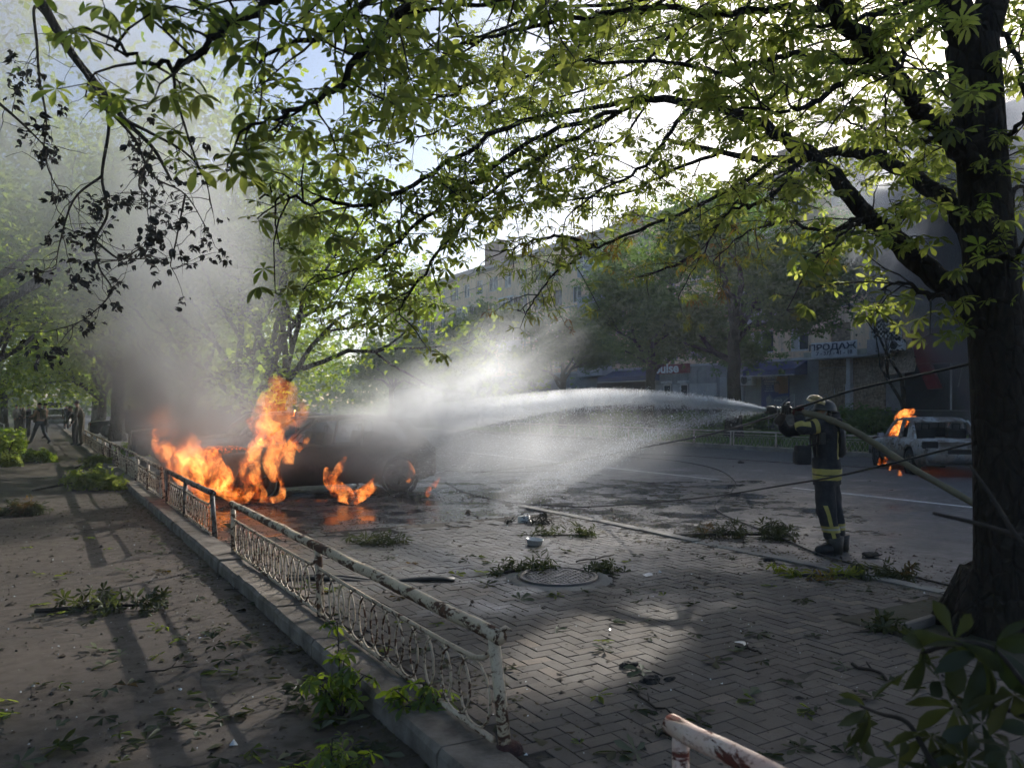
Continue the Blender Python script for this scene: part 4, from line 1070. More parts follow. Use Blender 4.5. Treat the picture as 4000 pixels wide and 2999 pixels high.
SEC = [ # secondary branches (px, py, m)
 [(820, -60, 3.4), (700, -20, 3.3), (601, 0, 3.2), (524, 37, 3.1), (455, 92, 3.05), (396, 136, 3.0), (341, 145, 3.0), (279, 121, 2.95), (245, 85, 2.95)],
 [(1000, -180, 3.5), (900, -20, 3.5), (830, 60, 3.5), (760, 150, 3.4), (690, 210, 3.35), (640, 235, 3.3), (590, 266, 3.25), (513, 271, 3.2)],
 [(1000, -180, 3.6), (840, -40, 3.7), (720, 60, 3.75), (600, 110, 3.75), (520, 150, 3.7)],
 [(1270, 235, 6.6), (1130, 262, 6.3), (1000, 330, 6.0), (890, 400, 5.6), (790, 440, 5.2), (690, 435, 4.8), (610, 425, 4.5), (560, 425, 4.4)],
 [(1390, 215, 6.6), (1270, 285, 6.6), (1150, 350, 6.5), (1050, 425, 6.3), (975, 510, 6.1), (915, 590, 6.0), (875, 650, 5.9), (850, 690, 5.9)],
 [(1330, 240, 6.6), (1180, 290, 6.4), (1030, 390, 6.1), (920, 470, 5.9), (830, 545, 5.8), (740, 590, 5.7), (680, 600, 5.7)],
 [(1680, 345, 7.0), (1560, 420, 7.1), (1450, 470, 7.1), (1340, 512, 7.1), (1262, 545, 7.0), (1190, 600, 6.9), (1145, 660, 6.9), (1120, 672, 6.9)],
 [(1290, 530, 7.05), (1210, 510, 7.0), (1150, 520, 6.9), (1080, 540, 6.8)],
 [(1780, 332, 6.8), (1650, 390, 7.4), (1560, 470, 7.8), (1510, 560, 8.0), (1465, 640, 8.0)],
 [(1510, 545, 8.0), (1440, 580, 8.0), (1370, 600, 8.0)],
 [(1560, 330, 7.2), (1450, 370, 7.3), (1340, 420, 7.2), (1240, 430, 7.1), (1150, 440, 7.0)],
 [(1870, 460, 6.0), (1800, 500, 6.3), (1700, 480, 6.6), (1620, 500, 6.9), (1540, 560, 7.0)],
 [(1960, 545, 5.85), (1930, 500, 5.7), (1890, 470, 5.5), (1850, 480, 5.3), (1800, 520, 5.2), (1760, 560, 5.1)],
 [(2060, 625, 5.75), (2010, 640, 5.6), (1950, 610, 5.5), (1900, 625, 5.4)],
 [(1900, 130, 5.1), (1800, 130, 5.3), (1700, 120, 5.6), (1580, 150, 5.9), (1450, 140, 6.0), (1300, 130, 6.0), (1150, 150, 5.9), (1000, 190, 5.7), (880, 240, 5.5), (790, 270, 5.4)],
 [(1900, 130, 5.1), (1820, 180, 4.9), (1740, 230, 4.8), (1660, 240, 4.8), (1560, 230, 4.8)],
 [(1800, 20, 4.9), (1680, 20, 4.8), (1550, 30, 4.7), (1400, 20, 4.6), (1250, 40, 4.5), (1100, 70, 4.4), (980, 100, 4.3), (880, 110, 4.3)],
 [(1720, -90, 4.7), (1560, -60, 4.4), (1400, -40, 4.2), (1240, -30, 4.0), (1080, 0, 3.9), (940, 20, 3.8), (800, 60, 3.8)],
 [(1450, -10, 7.6), (1330, 60, 7.7), (1200, 120, 7.7), (1080, 210, 7.6), (980, 270, 7.4), (860, 310, 7.2), (760, 330, 7.0)],
 [(1200, 20, 8.0), (1080, 60, 8.0), (950, 120, 7.9), (840, 170, 7.8), (740, 180, 7.6)],
 [(1650, -60, 7.0), (1600, 40, 7.2), (1520, 110, 7.3), (1430, 180, 7.4), (1340, 300, 7.4), (1250, 350, 7.3), (1160, 400, 7.2), (1090, 470, 7.0)],
 [(1500, 222, 6.5), (1440, 300, 6.4), (1380, 370, 6.3), (1300, 410, 6.2), (1220, 470, 6.1)],
 [(1740, 325, 6.2), (1690, 400, 6.0), (1640, 440, 5.9), (1590, 450, 5.8), (1530, 480, 5.8)],
 [(2000, 400, 6.1), (1960, 370, 6.5), (1900, 300, 7.0), (1820, 260, 7.4), (1740, 270, 7.6), (1640, 300, 7.8)],
 [(2070, 320, 5.6), (2010, 300, 5.9), (1950, 310, 6.2), (1900, 290, 6.4), (1860, 240, 6.5)],
 [(2050, 20, 5.75), (2000, 60, 5.4), (1960, 100, 5.0), (1940, 150, 4.8), (1900, 210, 4.7)],
 [(2055, 0, 5.75), (1950, 10, 5.3), (1870, 40, 5.0), (1760, 60, 4.9), (1660, 90, 4.9)],
 [(2150, 60, 5.9), (2190, 120, 5.7), (2210, 220, 5.6), (2230, 330, 5.5)],
 [(2165, 300, 5.8), (2190, 280, 5.6), (2215, 240, 5.5), (2250, 260, 5.4)],
 [(2175, 540, 5.7), (2190, 560, 5.3), (2215, 520, 5.1), (2240, 480, 5.0)],
 [(2180, 430, 5.8), (2200, 400, 6.0), (2240, 390, 6.2)],
 [(2240, -300, 6.6), (2260, -120, 6.3), (2215, 20, 6.2), (2200, 130, 6.2)],
 [(1400, -500, 9.4), (1250, -300, 9.6), (1150, -120, 9.6), (1080, 40, 9.6), (1030, 170, 9.5)],
 [(1700, -700, 8.6), (1500, -350, 9.2), (1400, -120, 9.5), (1330, 60, 9.6), (1250, 200, 9.6)],
 [(1700, -700, 8.6), (1650, -300, 9.0), (1600, -80, 9.2), (1560, 80, 9.3), (1530, 210, 9.3)],
]
_r = random.Random(17)
for i in range(13):   # the far side of the crown, over the carriageway
    tx, ty = 1080+850*((i*0.618) % 1), -160+400*((i*0.755+.2) % 1); td = _r.uniform(8.3, 10.2)
    if tx < 1250 and ty > 330: ty -= 200
    q = [(tx+330*_r.uniform(.7, 1.1), ty-150*_r.uniform(.6, 1.2), td-1.1), (tx+210, ty-80+_r.uniform(-25, 25), td-.6), (tx+100, ty-28+_r.uniform(-20, 20), td-.25), (tx, ty, td), (tx-70, ty+38, td+.1), (tx-115, ty+85, td+.15)]
    SEC.append(q)
lm_ = MB()
def limb(pts, rad, n=10):
    P = catmull([W2L(hat(*p)) for p in pts], 5); rr = lerp_list(rad, len(P)); rg = random.Random(len(P)*7+int(pts[0][0]))
    P = [p+Vector((rg.gauss(0, .012), rg.gauss(0, .012), rg.gauss(0, .012))) for p in P]
    return P, rr
allpaths = []
for pts, rad in LIMBS:
    P, rr = limb(pts, rad); m = MB().tube(P, rr, 10); m.build('limb', M_BARK, HT, True); allpaths.append((P, rr, False))
for pts in SEC:
    n = len(pts); rad = [.024*(1-.78*i/(n-1)) for i in range(n)]
    P, rr = limb(pts, rad); m = MB().tube(P, rr, 7, caps=False); m.build('branch', M_BARK, HT, True); allpaths.append((P, rr, True))
tw = MB(); lpos = []; lyaw = []; rg = random.Random(99)
for P, rr, sec in allpaths:
    acc = 0.0; n = len(P)
    for i in range(1, n):
        acc += (P[i]-P[i-1]).length
        t = i/(n-1)
        if not sec and (rr[i] > .048 or t < .35): continue
        step = 0.098 if sec else .26
        if sec and t < .08: continue
        while acc > step:
            acc -= step
            dirv = (P[i]-P[i-1]).normalized()
            side = Vector((rg.gauss(0, 1), rg.gauss(0, 1), rg.gauss(0.05, .55))); side = (side-dirv*side.dot(dirv)).normalized()
            d = (dirv*rg.uniform(.3, .9)+side*rg.uniform(.6, 1)).normalized(); L = rg.uniform(.16, .62)*(1.0 if t < .85 else .7)
            q = [P[i]]; ns = 4
            for s_ in range(ns):
                d = (d+Vector((rg.gauss(0, .18), rg.gauss(0, .18), rg.gauss(-.10, .16)))).normalized(); q.append(q[-1]+d*L/ns)
            tw.tube(q, [.0065, .0055, .0045, .004, .003], 4, caps=False)
            for s_ in ((ns,) if L < .3 else (2, 3, ns)):
                k_ = rg.choice((2, 3, 3, 4)) if s_ == ns else rg.choice((1, 2))
                for _ in range(k_):
                    a = rg.uniform(0, 6.283); pet = rg.uniform(.05, .13); e_ = q[s_]+Vector((math.cos(a)*pet, math.sin(a)*pet, rg.uniform(-.06, .03)))
                    tw.tube([q[s_], e_], .0022, 3, caps=False); lpos.append(tuple(e_)); lyaw.append(a)
tag(tw.build('twigs', M_TWIG, HT, True), kind='stuff')
lpos = np.array(lpos); lyaw = np.array(lyaw)
# openings cut in the crown: leaves removed so the low sun reaches the ground
_w = lpos+np.array(TR); _s = np.array(sun_dir); _g = _w-_s*(_w[:, 2]/_s[2])[:, None]
GAPS = [(gr(1310, 1400), 1.05, .50), (gr(470, 1545, PZ), .45, .30), (gr(260, 1290, PZ), .6, .25)]
keep = np.ones(len(lpos), bool)
for c_, ra, rb in GAPS:
    dx, dy = _g[:, 0]-c_.x, _g[:, 1]-c_.y; u = dx*.88+dy*.47; v_ = -dx*.47+dy*.88
    keep &= (u/ra)**2+(v_/rb)**2 > 1
lpos = lpos[keep]; lyaw = lyaw[keep]; print('chestnut leaves', len(lpos))
# scorched part hangs at the lower middle; sizes
wpos = lpos+np.array(TR); dist = wpos @ np.array(CF)
cxp = (wpos @ np.array(CR))/np.maximum(dist, .1); pxs = 1105.5+1720*cxp; pys = 875-(wpos[:, 2]-CAM_H)/np.maximum(dist, .1)*1720
inframe = (pxs > -40) & (pxs < 2250) & (pys > -60) & (dist > .5)
order = np.argsort(np.where(inframe, dist, 99)); big = order[:300]; rest = order[300:]
scor = np.zeros(len(lpos), bool); scor[rest] = (pys[rest] > 470) & (dist[rest] > 7.2)
nr = np.random.default_rng(8)
sz = nr.uniform(.055, .125, len(lpos))*np.where(dist < 4.2, .9, 1.0)
leaf_me = []
for t, (TV, TF) in enumerate(LEAF_HI):
    for v in range(2):
        leaf_me.append(npmesh('leaf', TV, TF, M_LEAF, False, {'rnd': np.full(len(TV), .25+.5*v)}))
for i in big:
    o = link('leaf', leaf_me[nr.integers(0, len(leaf_me))], HT); o.location = lpos[i]; o.scale = (sz[i]*1.05,)*3; o.rotation_euler = (nr.normal(0, .4), nr.normal(.25, .45), lyaw[i])
g = rest[~scor[rest]]
tag(link('crown', scatter_leaves('crown', lpos[g], sz[g], LEAF_HI, M_LEAF, rot=lyaw[g], tilt=.5, rng=nr), HT), kind='stuff')
g = rest[scor[rest]]
if len(g): tag(link('scorched_crown', scatter_leaves('scorched_crown', lpos[g], sz[g]*.75, [palmate(6, 1.0, 4, .9, .7, wd=.28, seed=9), palmate(5, 1.0, 4, 1.1, .9, wd=.26, seed=10)], M_LEAF_D, rot=lyaw[g], tilt=.7, rng=nr), HT), kind='stuff')

# ---- the smoky tree at the left: bare hanging limbs with burnt leaf clusters
ST = empty('scorched_tree', (-3.2, 10.5, PZ), 0, 'scorched tree at the left with hanging limbs and burnt black leaf bunches in smoke', 'tree')
S2L = lambda p: Vector(p)-Vector((-3.2, 10.5, PZ))
MB().tube([(0, 0, -.1), (0, 0, 2), (.1, .1, 4.5), (.4, .2, 6.5), (.9, .5, 9)], [.34, .26, .23, .19, .1], 12).build('trunk', M_BARK2, ST, True)
SL = [([(-260, -60, 7.2), (-60, -160, 7.3), (60, -40, 7.4), (120, 60, 7.5), (165, 130, 7.5), (220, 195, 7.5), (270, 260, 7.5), (330, 320, 7.6), (370, 390, 7.6)], .075),
      ([(120, 60, 7.5), (75, 15, 7.3), (80, 100, 7.2), (85, 170, 7.2), (100, 260, 7.1), (95, 330, 7.1), (120, 400, 7.1), (165, 450, 7.1)], .022),
      ([(220, 195, 7.5), (235, 270, 7.4), (220, 380, 7.4), (232, 460, 7.3), (205, 520, 7.3), (215, 580, 7.2), (240, 630, 7.2), (180, 690, 7.1), (110, 715, 7.1)], .024),
      ([(165, 130, 7.5), (230, 230, 7.6), (290, 300, 7.9), (330, 380, 8.0), (400, 420, 8.2), (450, 500, 8.2)], .024),
      ([(270, 260, 7.5), (330, 290, 7.7), (400, 330, 8.0), (440, 380, 8.1), (460, 460, 8.2)], .022),
      ([(330, 320, 7.6), (300, 400, 7.3), (330, 430, 7.2), (300, 440, 7.2)], .016),
      ([(205, 520, 7.3), (260, 560, 7.2), (300, 540, 7.1), (320, 570, 7.1)], .014),
      ([(-200, 100, 7.0), (-60, 180, 7.1), (40, 260, 7.2), (110, 330, 7.3)], .03),
      ([(220, 380, 7.4), (160, 430, 7.3), (130, 520, 7.2), (120, 580, 7.2)], .015),
      ([(400, 420, 8.2), (380, 520, 8.2), (370, 580, 8.1), (420, 560, 8.1)], .015)]
bp = []; twm = MB(); rg = random.Random(5)
for pts, r0 in SL:
    dk = 1.0+.45*rg.random(); P = catmull([S2L(at(p[0], p[1], p[2]*dk)) for p in pts], 6); n = len(P)
    MB().tube(P, [r0*(1-.8*i/(n-1)) for i in range(n)], 8, caps=False).build('limb', M_BARK2, ST, True)
    for i in range(int(n*.3), n):
        if rg.random() < .8:
            d = Vector((rg.gauss(0, .6), rg.gauss(0, .6), rg.gauss(-.15, .5))).normalized(); q = [P[i]]
            for s_ in range(5): d = (d+Vector((rg.gauss(0, .25), rg.gauss(0, .25), rg.gauss(-.05, .25)))).normalized(); q.append(q[-1]+d*rg.uniform(.05, .14))
            twm.tube(q, [.006, .005, .004, .0035, .003, .0025], 4, caps=False)
            if r0 < .05 and rg.random() < .62:
                for _ in range(rg.randint(5, 10)): bp.append(tuple(q[-1]+Vector((rg.gauss(0, .06), rg.gauss(0, .06), rg.gauss(0, .06)))))
tag(twm.build('twigs', M_TWIG, ST, True), kind='stuff')
tag(link('burnt_leaves', scatter_leaves('burnt_leaves', np.array(bp), nr.uniform(.05, .085, len(bp)), [palmate(4, 1.0, 4, .9, .5, wd=.62, span=120, seed=21), palmate(3, 1.0, 4, 1.2, .6, wd=.7, span=80, seed=22)], M_LEAF_X, tilt=.8, rng=nr), ST), kind='stuff')
# its own living crown, above and left
T = np.array([(rg.gauss(.5, 2.2), rg.gauss(.5, 2.2), rg.gauss(9.5, 1.3)) for _ in range(3500)])
tag(link('crown', scatter_leaves('crown', T, .17, LEAF_1, M_LEAF_L, rng=nr), ST), kind='stuff')
# ------------------------------------------------------------------ cars
def burnt(name, ash, rust, soot, amt):
    k = NT(name); v = k.coord()
    n = k.noise(v, 2.2, 7, 0.68, .4); n2 = k.noise(v, 9, 6, 0.7)
    c = k.mix(k.fr(n, amt-.06, amt+.06), ash, rust)
    c = k.mix(k.fr(n2, 0.56, 0.66), c, soot)
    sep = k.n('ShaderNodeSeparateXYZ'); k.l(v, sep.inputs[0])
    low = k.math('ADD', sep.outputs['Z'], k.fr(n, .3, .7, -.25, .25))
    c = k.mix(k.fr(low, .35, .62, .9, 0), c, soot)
    k.bsdf(c, 0.9, 0, 0.25, k.math('ADD', n2, k.math('MULTIPLY', k.noise(v, 45, 4), .5)), 0.6, 0.012); return k.m
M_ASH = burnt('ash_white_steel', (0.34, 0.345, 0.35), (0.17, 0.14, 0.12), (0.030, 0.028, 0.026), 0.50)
M_CHAR = burnt('charred_steel', (0.035, 0.034, 0.034), (0.055, 0.042, 0.034), (0.014, 0.014, 0.014), 0.5)
M_SOOT = pm('soot', (0.012, 0.012, 0.012), (0.022, 0.019, 0.017), 6, 0.95, 0.6, 40)
M_TYRE = pm('tyre_rubber', (0.015, 0.015, 0.015), (0.025, 0.024, 0.022), 8, 0.9, 0.3, 60)
M_RIM = pm('wheel_rim', (0.11, 0.10, 0.095), (0.05, 0.045, 0.04), 7, 0.7, metal=0.5)
def paint(name, c, metal=0.3): return pm(name, c, tuple(x*.85 for x in c), 2, 0.3, metal=metal)

def car(name, label, group, body_m, kind, L, W, H, glass=None, rim_m=M_RIM, cat='car', dent=0.0, seed=1, detail=True, lamps=True, win_open=True):
    """local: +X forwards, wheels on Z = 0"""
    rg = random.Random(seed)
    root = empty(name, (0, 0, 0), 0, label, cat, group)
    hw = W/2; wr = .31; fx, rxx = L/2-.86, -L/2+.80
    belt = H*.62
    if kind == 'hatch': A0, A1, C1, C0 = L*.20, L*.05, -L*.36, -L*.475
    elif kind == 'estate': A0, A1, C1, C0 = L*.20, L*.05, -L*.43, -L*.49
    elif kind == 'van': A0, A1, C1, C0 = L*.36, L*.25, -L*.47, -L*.49
    else: A0, A1, C1, C0 = L*.17, L*.03, -L*.22, -L*.36     # sedan
    def deck(x):
        if x > A0: 
            t = (x-A0)/(L/2-A0); return belt-.02-.10*t-.12*max(0, t-.82)*3
        if x < C0:
            t = (C0-x)/(L/2+C0+1e-6); return belt+.03-.03*t-.08*max(0, t-.8)*3
        return belt
    def halfw(x):
        e = abs(x)/(L/2); return hw*(1-.14*max(0, e-.72)**1.4*4)
    def zbot(x):
        z = .20 if abs(x) < L*.44 else .26
        for wx in (fx, rxx):
            dx = x-wx
            if abs(dx) < wr+.07: z = max(z, .30+math.sqrt((wr+.07)**2-dx*dx))
        return z
    xs = sorted(set(list(np.linspace(-L/2, L/2, 34)) + [wx+s*(wr+.07) for wx in (fx, rxx) for s in (-1, -.92, -.7, -.4, 0, .4, .7, .92, 1)]))
    V = []; F = []; NP = 12
    for x in xs:
        w_ = halfw(x); zb = zbot(x); zd = deck(x); endt = 0 if abs(x) < L*.495 else .05
        zm = max(zb+.02, .55)
        half = [(w_*.90, zb), (w_*.985, min(zb+.10, zd-.12)), (w_, max(zm, zb+.04)), (w_*.985, zd-.10), (w_*.94, zd-.02), (w_*.80, zd+.012), ]
        half = [(a-endt, b) for a, b in half]
        ring = half + [(-a, b) for a, b in reversed(half)]
        V += [(x+rg.gauss(0, dent), a+rg.gauss(0, dent), b+rg.gauss(0, dent*.7)) for a, b in ring]
    n = len(xs)
    for i in range(n-1):
        for j in range(NP-1): F.append((i*NP+j, (i+1)*NP+j, (i+1)*NP+j+1, i*NP+j+1))
    F.append(tuple(range(NP-1, -1, -1))); F.append(tuple((n-1)*NP+j for j in range(NP)))
    me = bpy.data.meshes.new('body'); me.from_pydata(V, [], F); me.materials.append(body_m)
    me.polygons.foreach_set('use_smooth', np.ones(len(F), dtype=bool)); me.update()
    link('body', me, root)
    # roof shell with curved edges
    rV = []; rF = []; nn = 12
    zr = H
    for i in range(nn+1):
        t = i/nn; x = A1+(C1-A1)*t; crown = .035*math.sin(math.pi*min(1, max(0, t)))
        z = zr-.04+crown-(.05*(t-.75)*4 if t > .75 else 0)
        for y_ in (-1, -.92, -.6, 0, .6, .92, 1):
            rV.append((x+rg.gauss(0, dent), y_*hw*.76, z-(.05 if abs(y_) == 1 else .012*(abs(y_) > .9))+rg.gauss(0, dent*1.3)))
    for i in range(nn):
        for j in range(6): rF.append((i*7+j, i*7+j+1, (i+1)*7+j+1, (i+1)*7+j))
    me = bpy.data.meshes.new('roof'); me.from_pydata(rV, [], rF); me.materials.append(body_m); me.update()
    bm = bmesh.new(); bm.from_mesh(me); bmesh.ops.solidify(bm, geom=bm.faces[:], thickness=.035); bm.to_mesh(me); bm.free()
    me.polygons.foreach_set('use_smooth', np.ones(len(me.polygons), dtype=bool)); link('roof', me, root)
    zt = zr-.075
    mid = (A1*.45+C1*.55) if kind in ('sedan',) else (A1*.5+C1*.5)
    for s in (-1, 1):
        yb, yt = s*hw*.88, s*hw*.755
        MB().tube(catmull([(A0, yb, belt-.02), ((A0+A1)/2, (yb+yt)/2, (belt+zt)/2+.03), (A1, yt, zt)], 3), .035, 6, squash=(1, 1.1)).build('windscreen_pillar', body_m, root, True)
        MB().tube([(mid+.06, yb, belt-.02), (mid, yt, zt)], .038, 6, squash=(.8, 1.3)).build('door_pillar', body_m, root, True)
        # rear pillar: broad panel
        yo = s*.012
        bx = [(C0, yb, belt-.02), (C0+(.42 if kind != 'sedan' else .62), yb, belt-.02), (C1+(.10 if kind == 'sedan' else .22), yt, zt), (C1-.02, yt, zt)]
        v8 = [Vector(p) for p in bx]; inn = [p-Vector((0, s*.05, 0)) for p in v8]
        MB().add(v8+inn, [(0, 1, 2, 3), (7, 6, 5, 4), (0, 4, 5, 1), (1, 5, 6, 2), (2, 6, 7, 3), (3, 7, 4, 0)]).build('rear_pillar', body_m, root)
        # doors: proud panels with handles
        if detail:
            cuts = [(A0-.10, mid+.03), (mid-.03, (rxx+wr+.10) if kind != 'van' else mid-1.2)]
            for (xa, xb) in cuts:
                if xa-xb < .25: continue
                k_ = 6; vv = []; ff = []
                for i in range(k_+1):
                    x = xa+(xb-xa)*i/k_; w_ = halfw(x); zd = deck(x)
                    for (a, b) in ((.905, .26), (.992, .36), (1.006, .55), (.993, zd-.10), (.952, zd-.015)): vv.append((x, s*(w_*a+.006), b))
                for i in range(k_):
                    for j in range(4): ff.append((i*5+j, i*5+j+1, (i+1)*5+j+1, (i+1)*5+j))
                dm = MB().add(vv, ff); do = dm.build('door', body_m, root, True)
                MB().box((xb+.16 if xb < xa else xa, s*(hw+.016), belt-.16), (.16, .022, .03)).build('handle', M_SOOT if glass is None else body_m, do)
            MB().box((A0-.22, s*(hw+.08), belt+.03), (.10, .17, .12)).build('wing_mirror', body_m, root, bevel=.02)
        if glass:
            MB().add([(A0-.05, s*hw*.875, belt), (mid+.05, s*hw*.875, belt), (mid+.02, s*hw*.755, zt-.02), (A1-.02, s*hw*.755, zt-.02)], [(0, 1, 2, 3)]).build('side_window', glass, root)
            MB().add([(mid, s*hw*.875, belt), (C0+.3, s*hw*.875, belt), (C1+.1, s*hw*.755, zt-.02), (mid-.03, s*hw*.755, zt-.02)], [(0, 1, 2, 3)]).build('side_window', glass, root)
    if glass:
        MB().add([(A0, -hw*.86, belt), (A0, hw*.86, belt), (A1, hw*.74, zt), (A1, -hw*.74, zt)], [(0, 1, 2, 3)]).build('windscreen', glass, root)
        MB().add([(C0, -hw*.86, belt), (C0, hw*.86, belt), (C1, hw*.74, zt), (C1, -hw*.74, zt)], [(0, 1, 2, 3)]).build('rear_window', glass, root)
    # interior: seat frames
    if win_open:
        for (sx, sy) in ((.0, -.35), (.0, .35), (-L*.22, -.35), (-L*.22, .35)):
            MB().box((sx, sy, belt+.02), (.16, .42, .42), (0, R(-14), 0)).tube([(sx-.05, sy-.08, belt+.2), (sx-.08, sy-.08, belt+.36), (sx-.08, sy+.08, belt+.36), (sx-.05, sy+.08, belt+.2)], .015, 5).build('seat_frame', M_SOOT, root)
        MB().lathe([(.17, -.012), (.185, 0), (.17, .012)], (A0-.42, .36, belt+.02), 16, (0, R(65), 0), False).build('steering_wheel', M_SOOT, root, True)
    # wheels
    prof = [(.20, -.09), (.285, -.10), (.31, -.06), (.315, 0), (.31, .06), (.285, .10), (.20, .09)]
    for wx in (fx, rxx):
        for s in (-1, 1):
            wo = link('wheel', MB().lathe(prof, n=22, rot=(R(90), 0, 0), cap=False).mesh('wheel', M_TYRE, True), root)
            wo.location = (wx, s*(hw-.115), .312)
            rm = MB().lathe([(.20, -.085), (.205, .08), (.18, .06), (.16, .02), (.05, .035), (.0005, .04)], n=18, rot=(R(-90*s), 0, 0), cap=False)
            for q in range(5):
                a = q*1.2566; rm.box((math.cos(a)*.11, s*.045, math.sin(a)*.11), (.13, .02, .045), (0, -a, 0))
            rm.build('rim', rim_m, wo, True)
            MB().lathe([(wr+.065, -.16), (wr+.065, .0)], (wx, s*(hw-.02), .30), 20, (R(-90*s), 0, 0), False).build('wheel_arch', M_SOOT, root, True)
    # bumpers and lamps
    for e in (-1, 1):
        k_ = 8; vv = []
        pts = [(e*(L/2+.02-.10*abs(2*i/k_-1)**3), hw*.93*(2*i/k_-1), .42) for i in range(k_+1)]
        MB().tube(pts, .095, 8, squash=(1.25, .45)).build('bumper', body_m, root, True)
        if lamps:
            for s in (-1, 1):
                MB().lathe([(.11, 0), (.115, .02), (.06, .03), (.0005, .032)] , (e*(L/2-.035), s*hw*.72, .66), 14, (0, R(90*e), 0), False).build('headlight' if e > 0 else 'tail_light', lamps if not isinstance(lamps, bool) else M_SOOT, root, True)
    return root

hatch = car('burning_hatchback', 'charred dark hatchback burning nose first against the low fence', None, M_CHAR, 'hatch', 4.35, 1.74, 1.46, rim_m=M_SOOT, dent=.006, seed=3)
for c_ in hatch.children:
    if c_.name.startswith('body'): sm_ = c_.modifiers.new('round', 'SUBSURF'); sm_.levels = 1; sm_.render_levels = 1
hatch.location = (4.62, 14.95, 0); hatch.rotation_euler = (0, 0, R(180+1.5))
# towing eye and a torn trim hanging from the tail
MB().tube([(-2.15, -.5, .4), (-2.32, -.5, .36), (-2.40, -.46, .44), (-2.30, -.44, .5)], .02, 6).build('torn_trim', M_SOOT, hatch, True)

c2 = gr(1985, 1030); hd = R(9); H2 = CF*math.cos(hd)+CR*math.sin(hd); R2 = CR*math.cos(hd)-CF*math.sin(hd)
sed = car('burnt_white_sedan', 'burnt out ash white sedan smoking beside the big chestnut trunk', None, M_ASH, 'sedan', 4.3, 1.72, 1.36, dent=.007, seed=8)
for c_ in sed.children:
    if c_.name.startswith('body'): sm_ = c_.modifiers.new('round', 'SUBSURF'); sm_.levels = 1; sm_.render_levels = 1
ctr = c2+R2*.86+H2*2.15; sed.location = (ctr.x, ctr.y, 0); sed.rotation_euler = (0, 0, math.atan2(H2.y, H2.x))
# open lamp sockets and boot edge at the tail
for s in (-1, 1): MB().box((-2.14, s*.62, .74), (.05, .36, .17)).build('lamp_socket', M_SOOT, sed, bevel=.03)
MB().box((-2.16, 0, .58), (.03, .5, .12)).build('number_plate_recess', M_SOOT, sed, bevel=.01)

# cars at the end of the footpath and beyond the smoke
M_CARGL = glassm('car_glass', (0.03, 0.035, 0.04))
M_TAIL = pm('red_lamp', (.25, .015, .015), (.18, .01, .01), 5, .3)
def place(o, px, d, ang, z=0.0):
    p = at(px, 875, d); o.location = (p.x, p.y, z); o.rotation_euler = (0, 0, ang)
k1 = car('parked_sedan', 'silver grey sedan parked at the far end of the footpath', 'parked cars in the distance', paint('silver_paint', (.30, .29, .28)), 'sedan', 4.5, 1.76, 1.44, M_CARGL, M_RIM, lamps=M_TAIL, detail=False, win_open=False, seed=11)
place(k1, 126, 62, R(90-2))
k2 = car('parked_van', 'white van parked behind the silver sedan', 'parked cars in the distance', paint('white_paint', (.55, .55, .54), 0), 'van', 4.9, 1.9, 2.0, M_CARGL, M_RIM, lamps=M_TAIL, detail=False, win_open=False, seed=12)
place(k2, 112, 74, R(90))
k3 = car('parked_suv', 'dark car hidden in smoke behind the burning hatchback', 'parked cars in the distance', paint('dark_paint', (.05, .052, .055)), 'estate', 4.6, 1.82, 1.66, M_CARGL, M_RIM, lamps=M_TAIL, win_open=False, seed=13)
k3.location = (4.7, 25.6, 0); k3.rotation_euler = (0, 0, R(178))
k4 = car('parked_estate', 'grey car in mist right of the tall flames', 'parked cars in the distance', paint('grey_paint', (.16, .165, .17)), 'hatch', 4.2, 1.74, 1.5, M_CARGL, M_RIM, lamps=M_TAIL, win_open=False, seed=14)
k4.location = (5.0, 20.6, 0); k4.rotation_euler = (0, 0, R(182))
k5 = car('parked_hatchback', 'dark hatchback by the fence beyond the people in smoke', 'parked cars in the distance', paint('black_paint', (.02, .02, .022)), 'hatch', 4.0, 1.7, 1.48, M_CARGL, M_RIM, lamps=M_TAIL, detail=False, win_open=False, seed=15)
k5.location = (4.4, 46, 0); k5.rotation_euler = (0, 0, R(180))
# ------------------------------------------------------------------ people
from mathutils import noise as mnoise
def skin_body(name, nodes, edges, mat, parent, sub=2, wrinkle=0.006, root='pelvis', wscale=9.0):
    """nodes: name -> ((x, y, z), (rx, ry)); grows one continuous surface"""
    names = list(nodes); ix = {n: i for i, n in enumerate(names)}
    me = bpy.data.meshes.new('sk'); me.from_pydata([nodes[n][0] for n in names], [(ix[a], ix[b]) for a, b in edges], [])
    o = bpy.data.objects.new('sk', me); COL.objects.link(o)
    o.modifiers.new('s', 'SKIN'); sv = me.skin_vertices[0].data
    for n in names:
        r = nodes[n][1]; sv[ix[n]].radius = r if hasattr(r, '__len__') else (r, r)
        sv[ix[n]].use_root = (n == root)
    o.modifiers['s'].branch_smoothing = 0.6; o.modifiers['s'].use_smooth_shade = True
    s = o.modifiers.new('u', 'SUBSURF'); s.levels = sub; s.render_levels = sub
    dg = bpy.context.evaluated_depsgraph_get(); m2 = bpy.data.meshes.new_from_object(o.evaluated_get(dg))
    bpy.data.objects.remove(o)
    if wrinkle:
        for v in m2.vertices:
            p = v.co*wscale; q = Vector((p.x, p.y, p.z*.6))
            v.co += v.normal*(mnoise.noise(q)*wrinkle+mnoise.noise(q*2.3)*wrinkle*.5)
    m2.name = name; m2.materials.clear(); m2.materials.append(mat)
    m2.polygons.foreach_set('use_smooth', np.ones(len(m2.polygons), dtype=bool))
    return link(name, m2, parent)
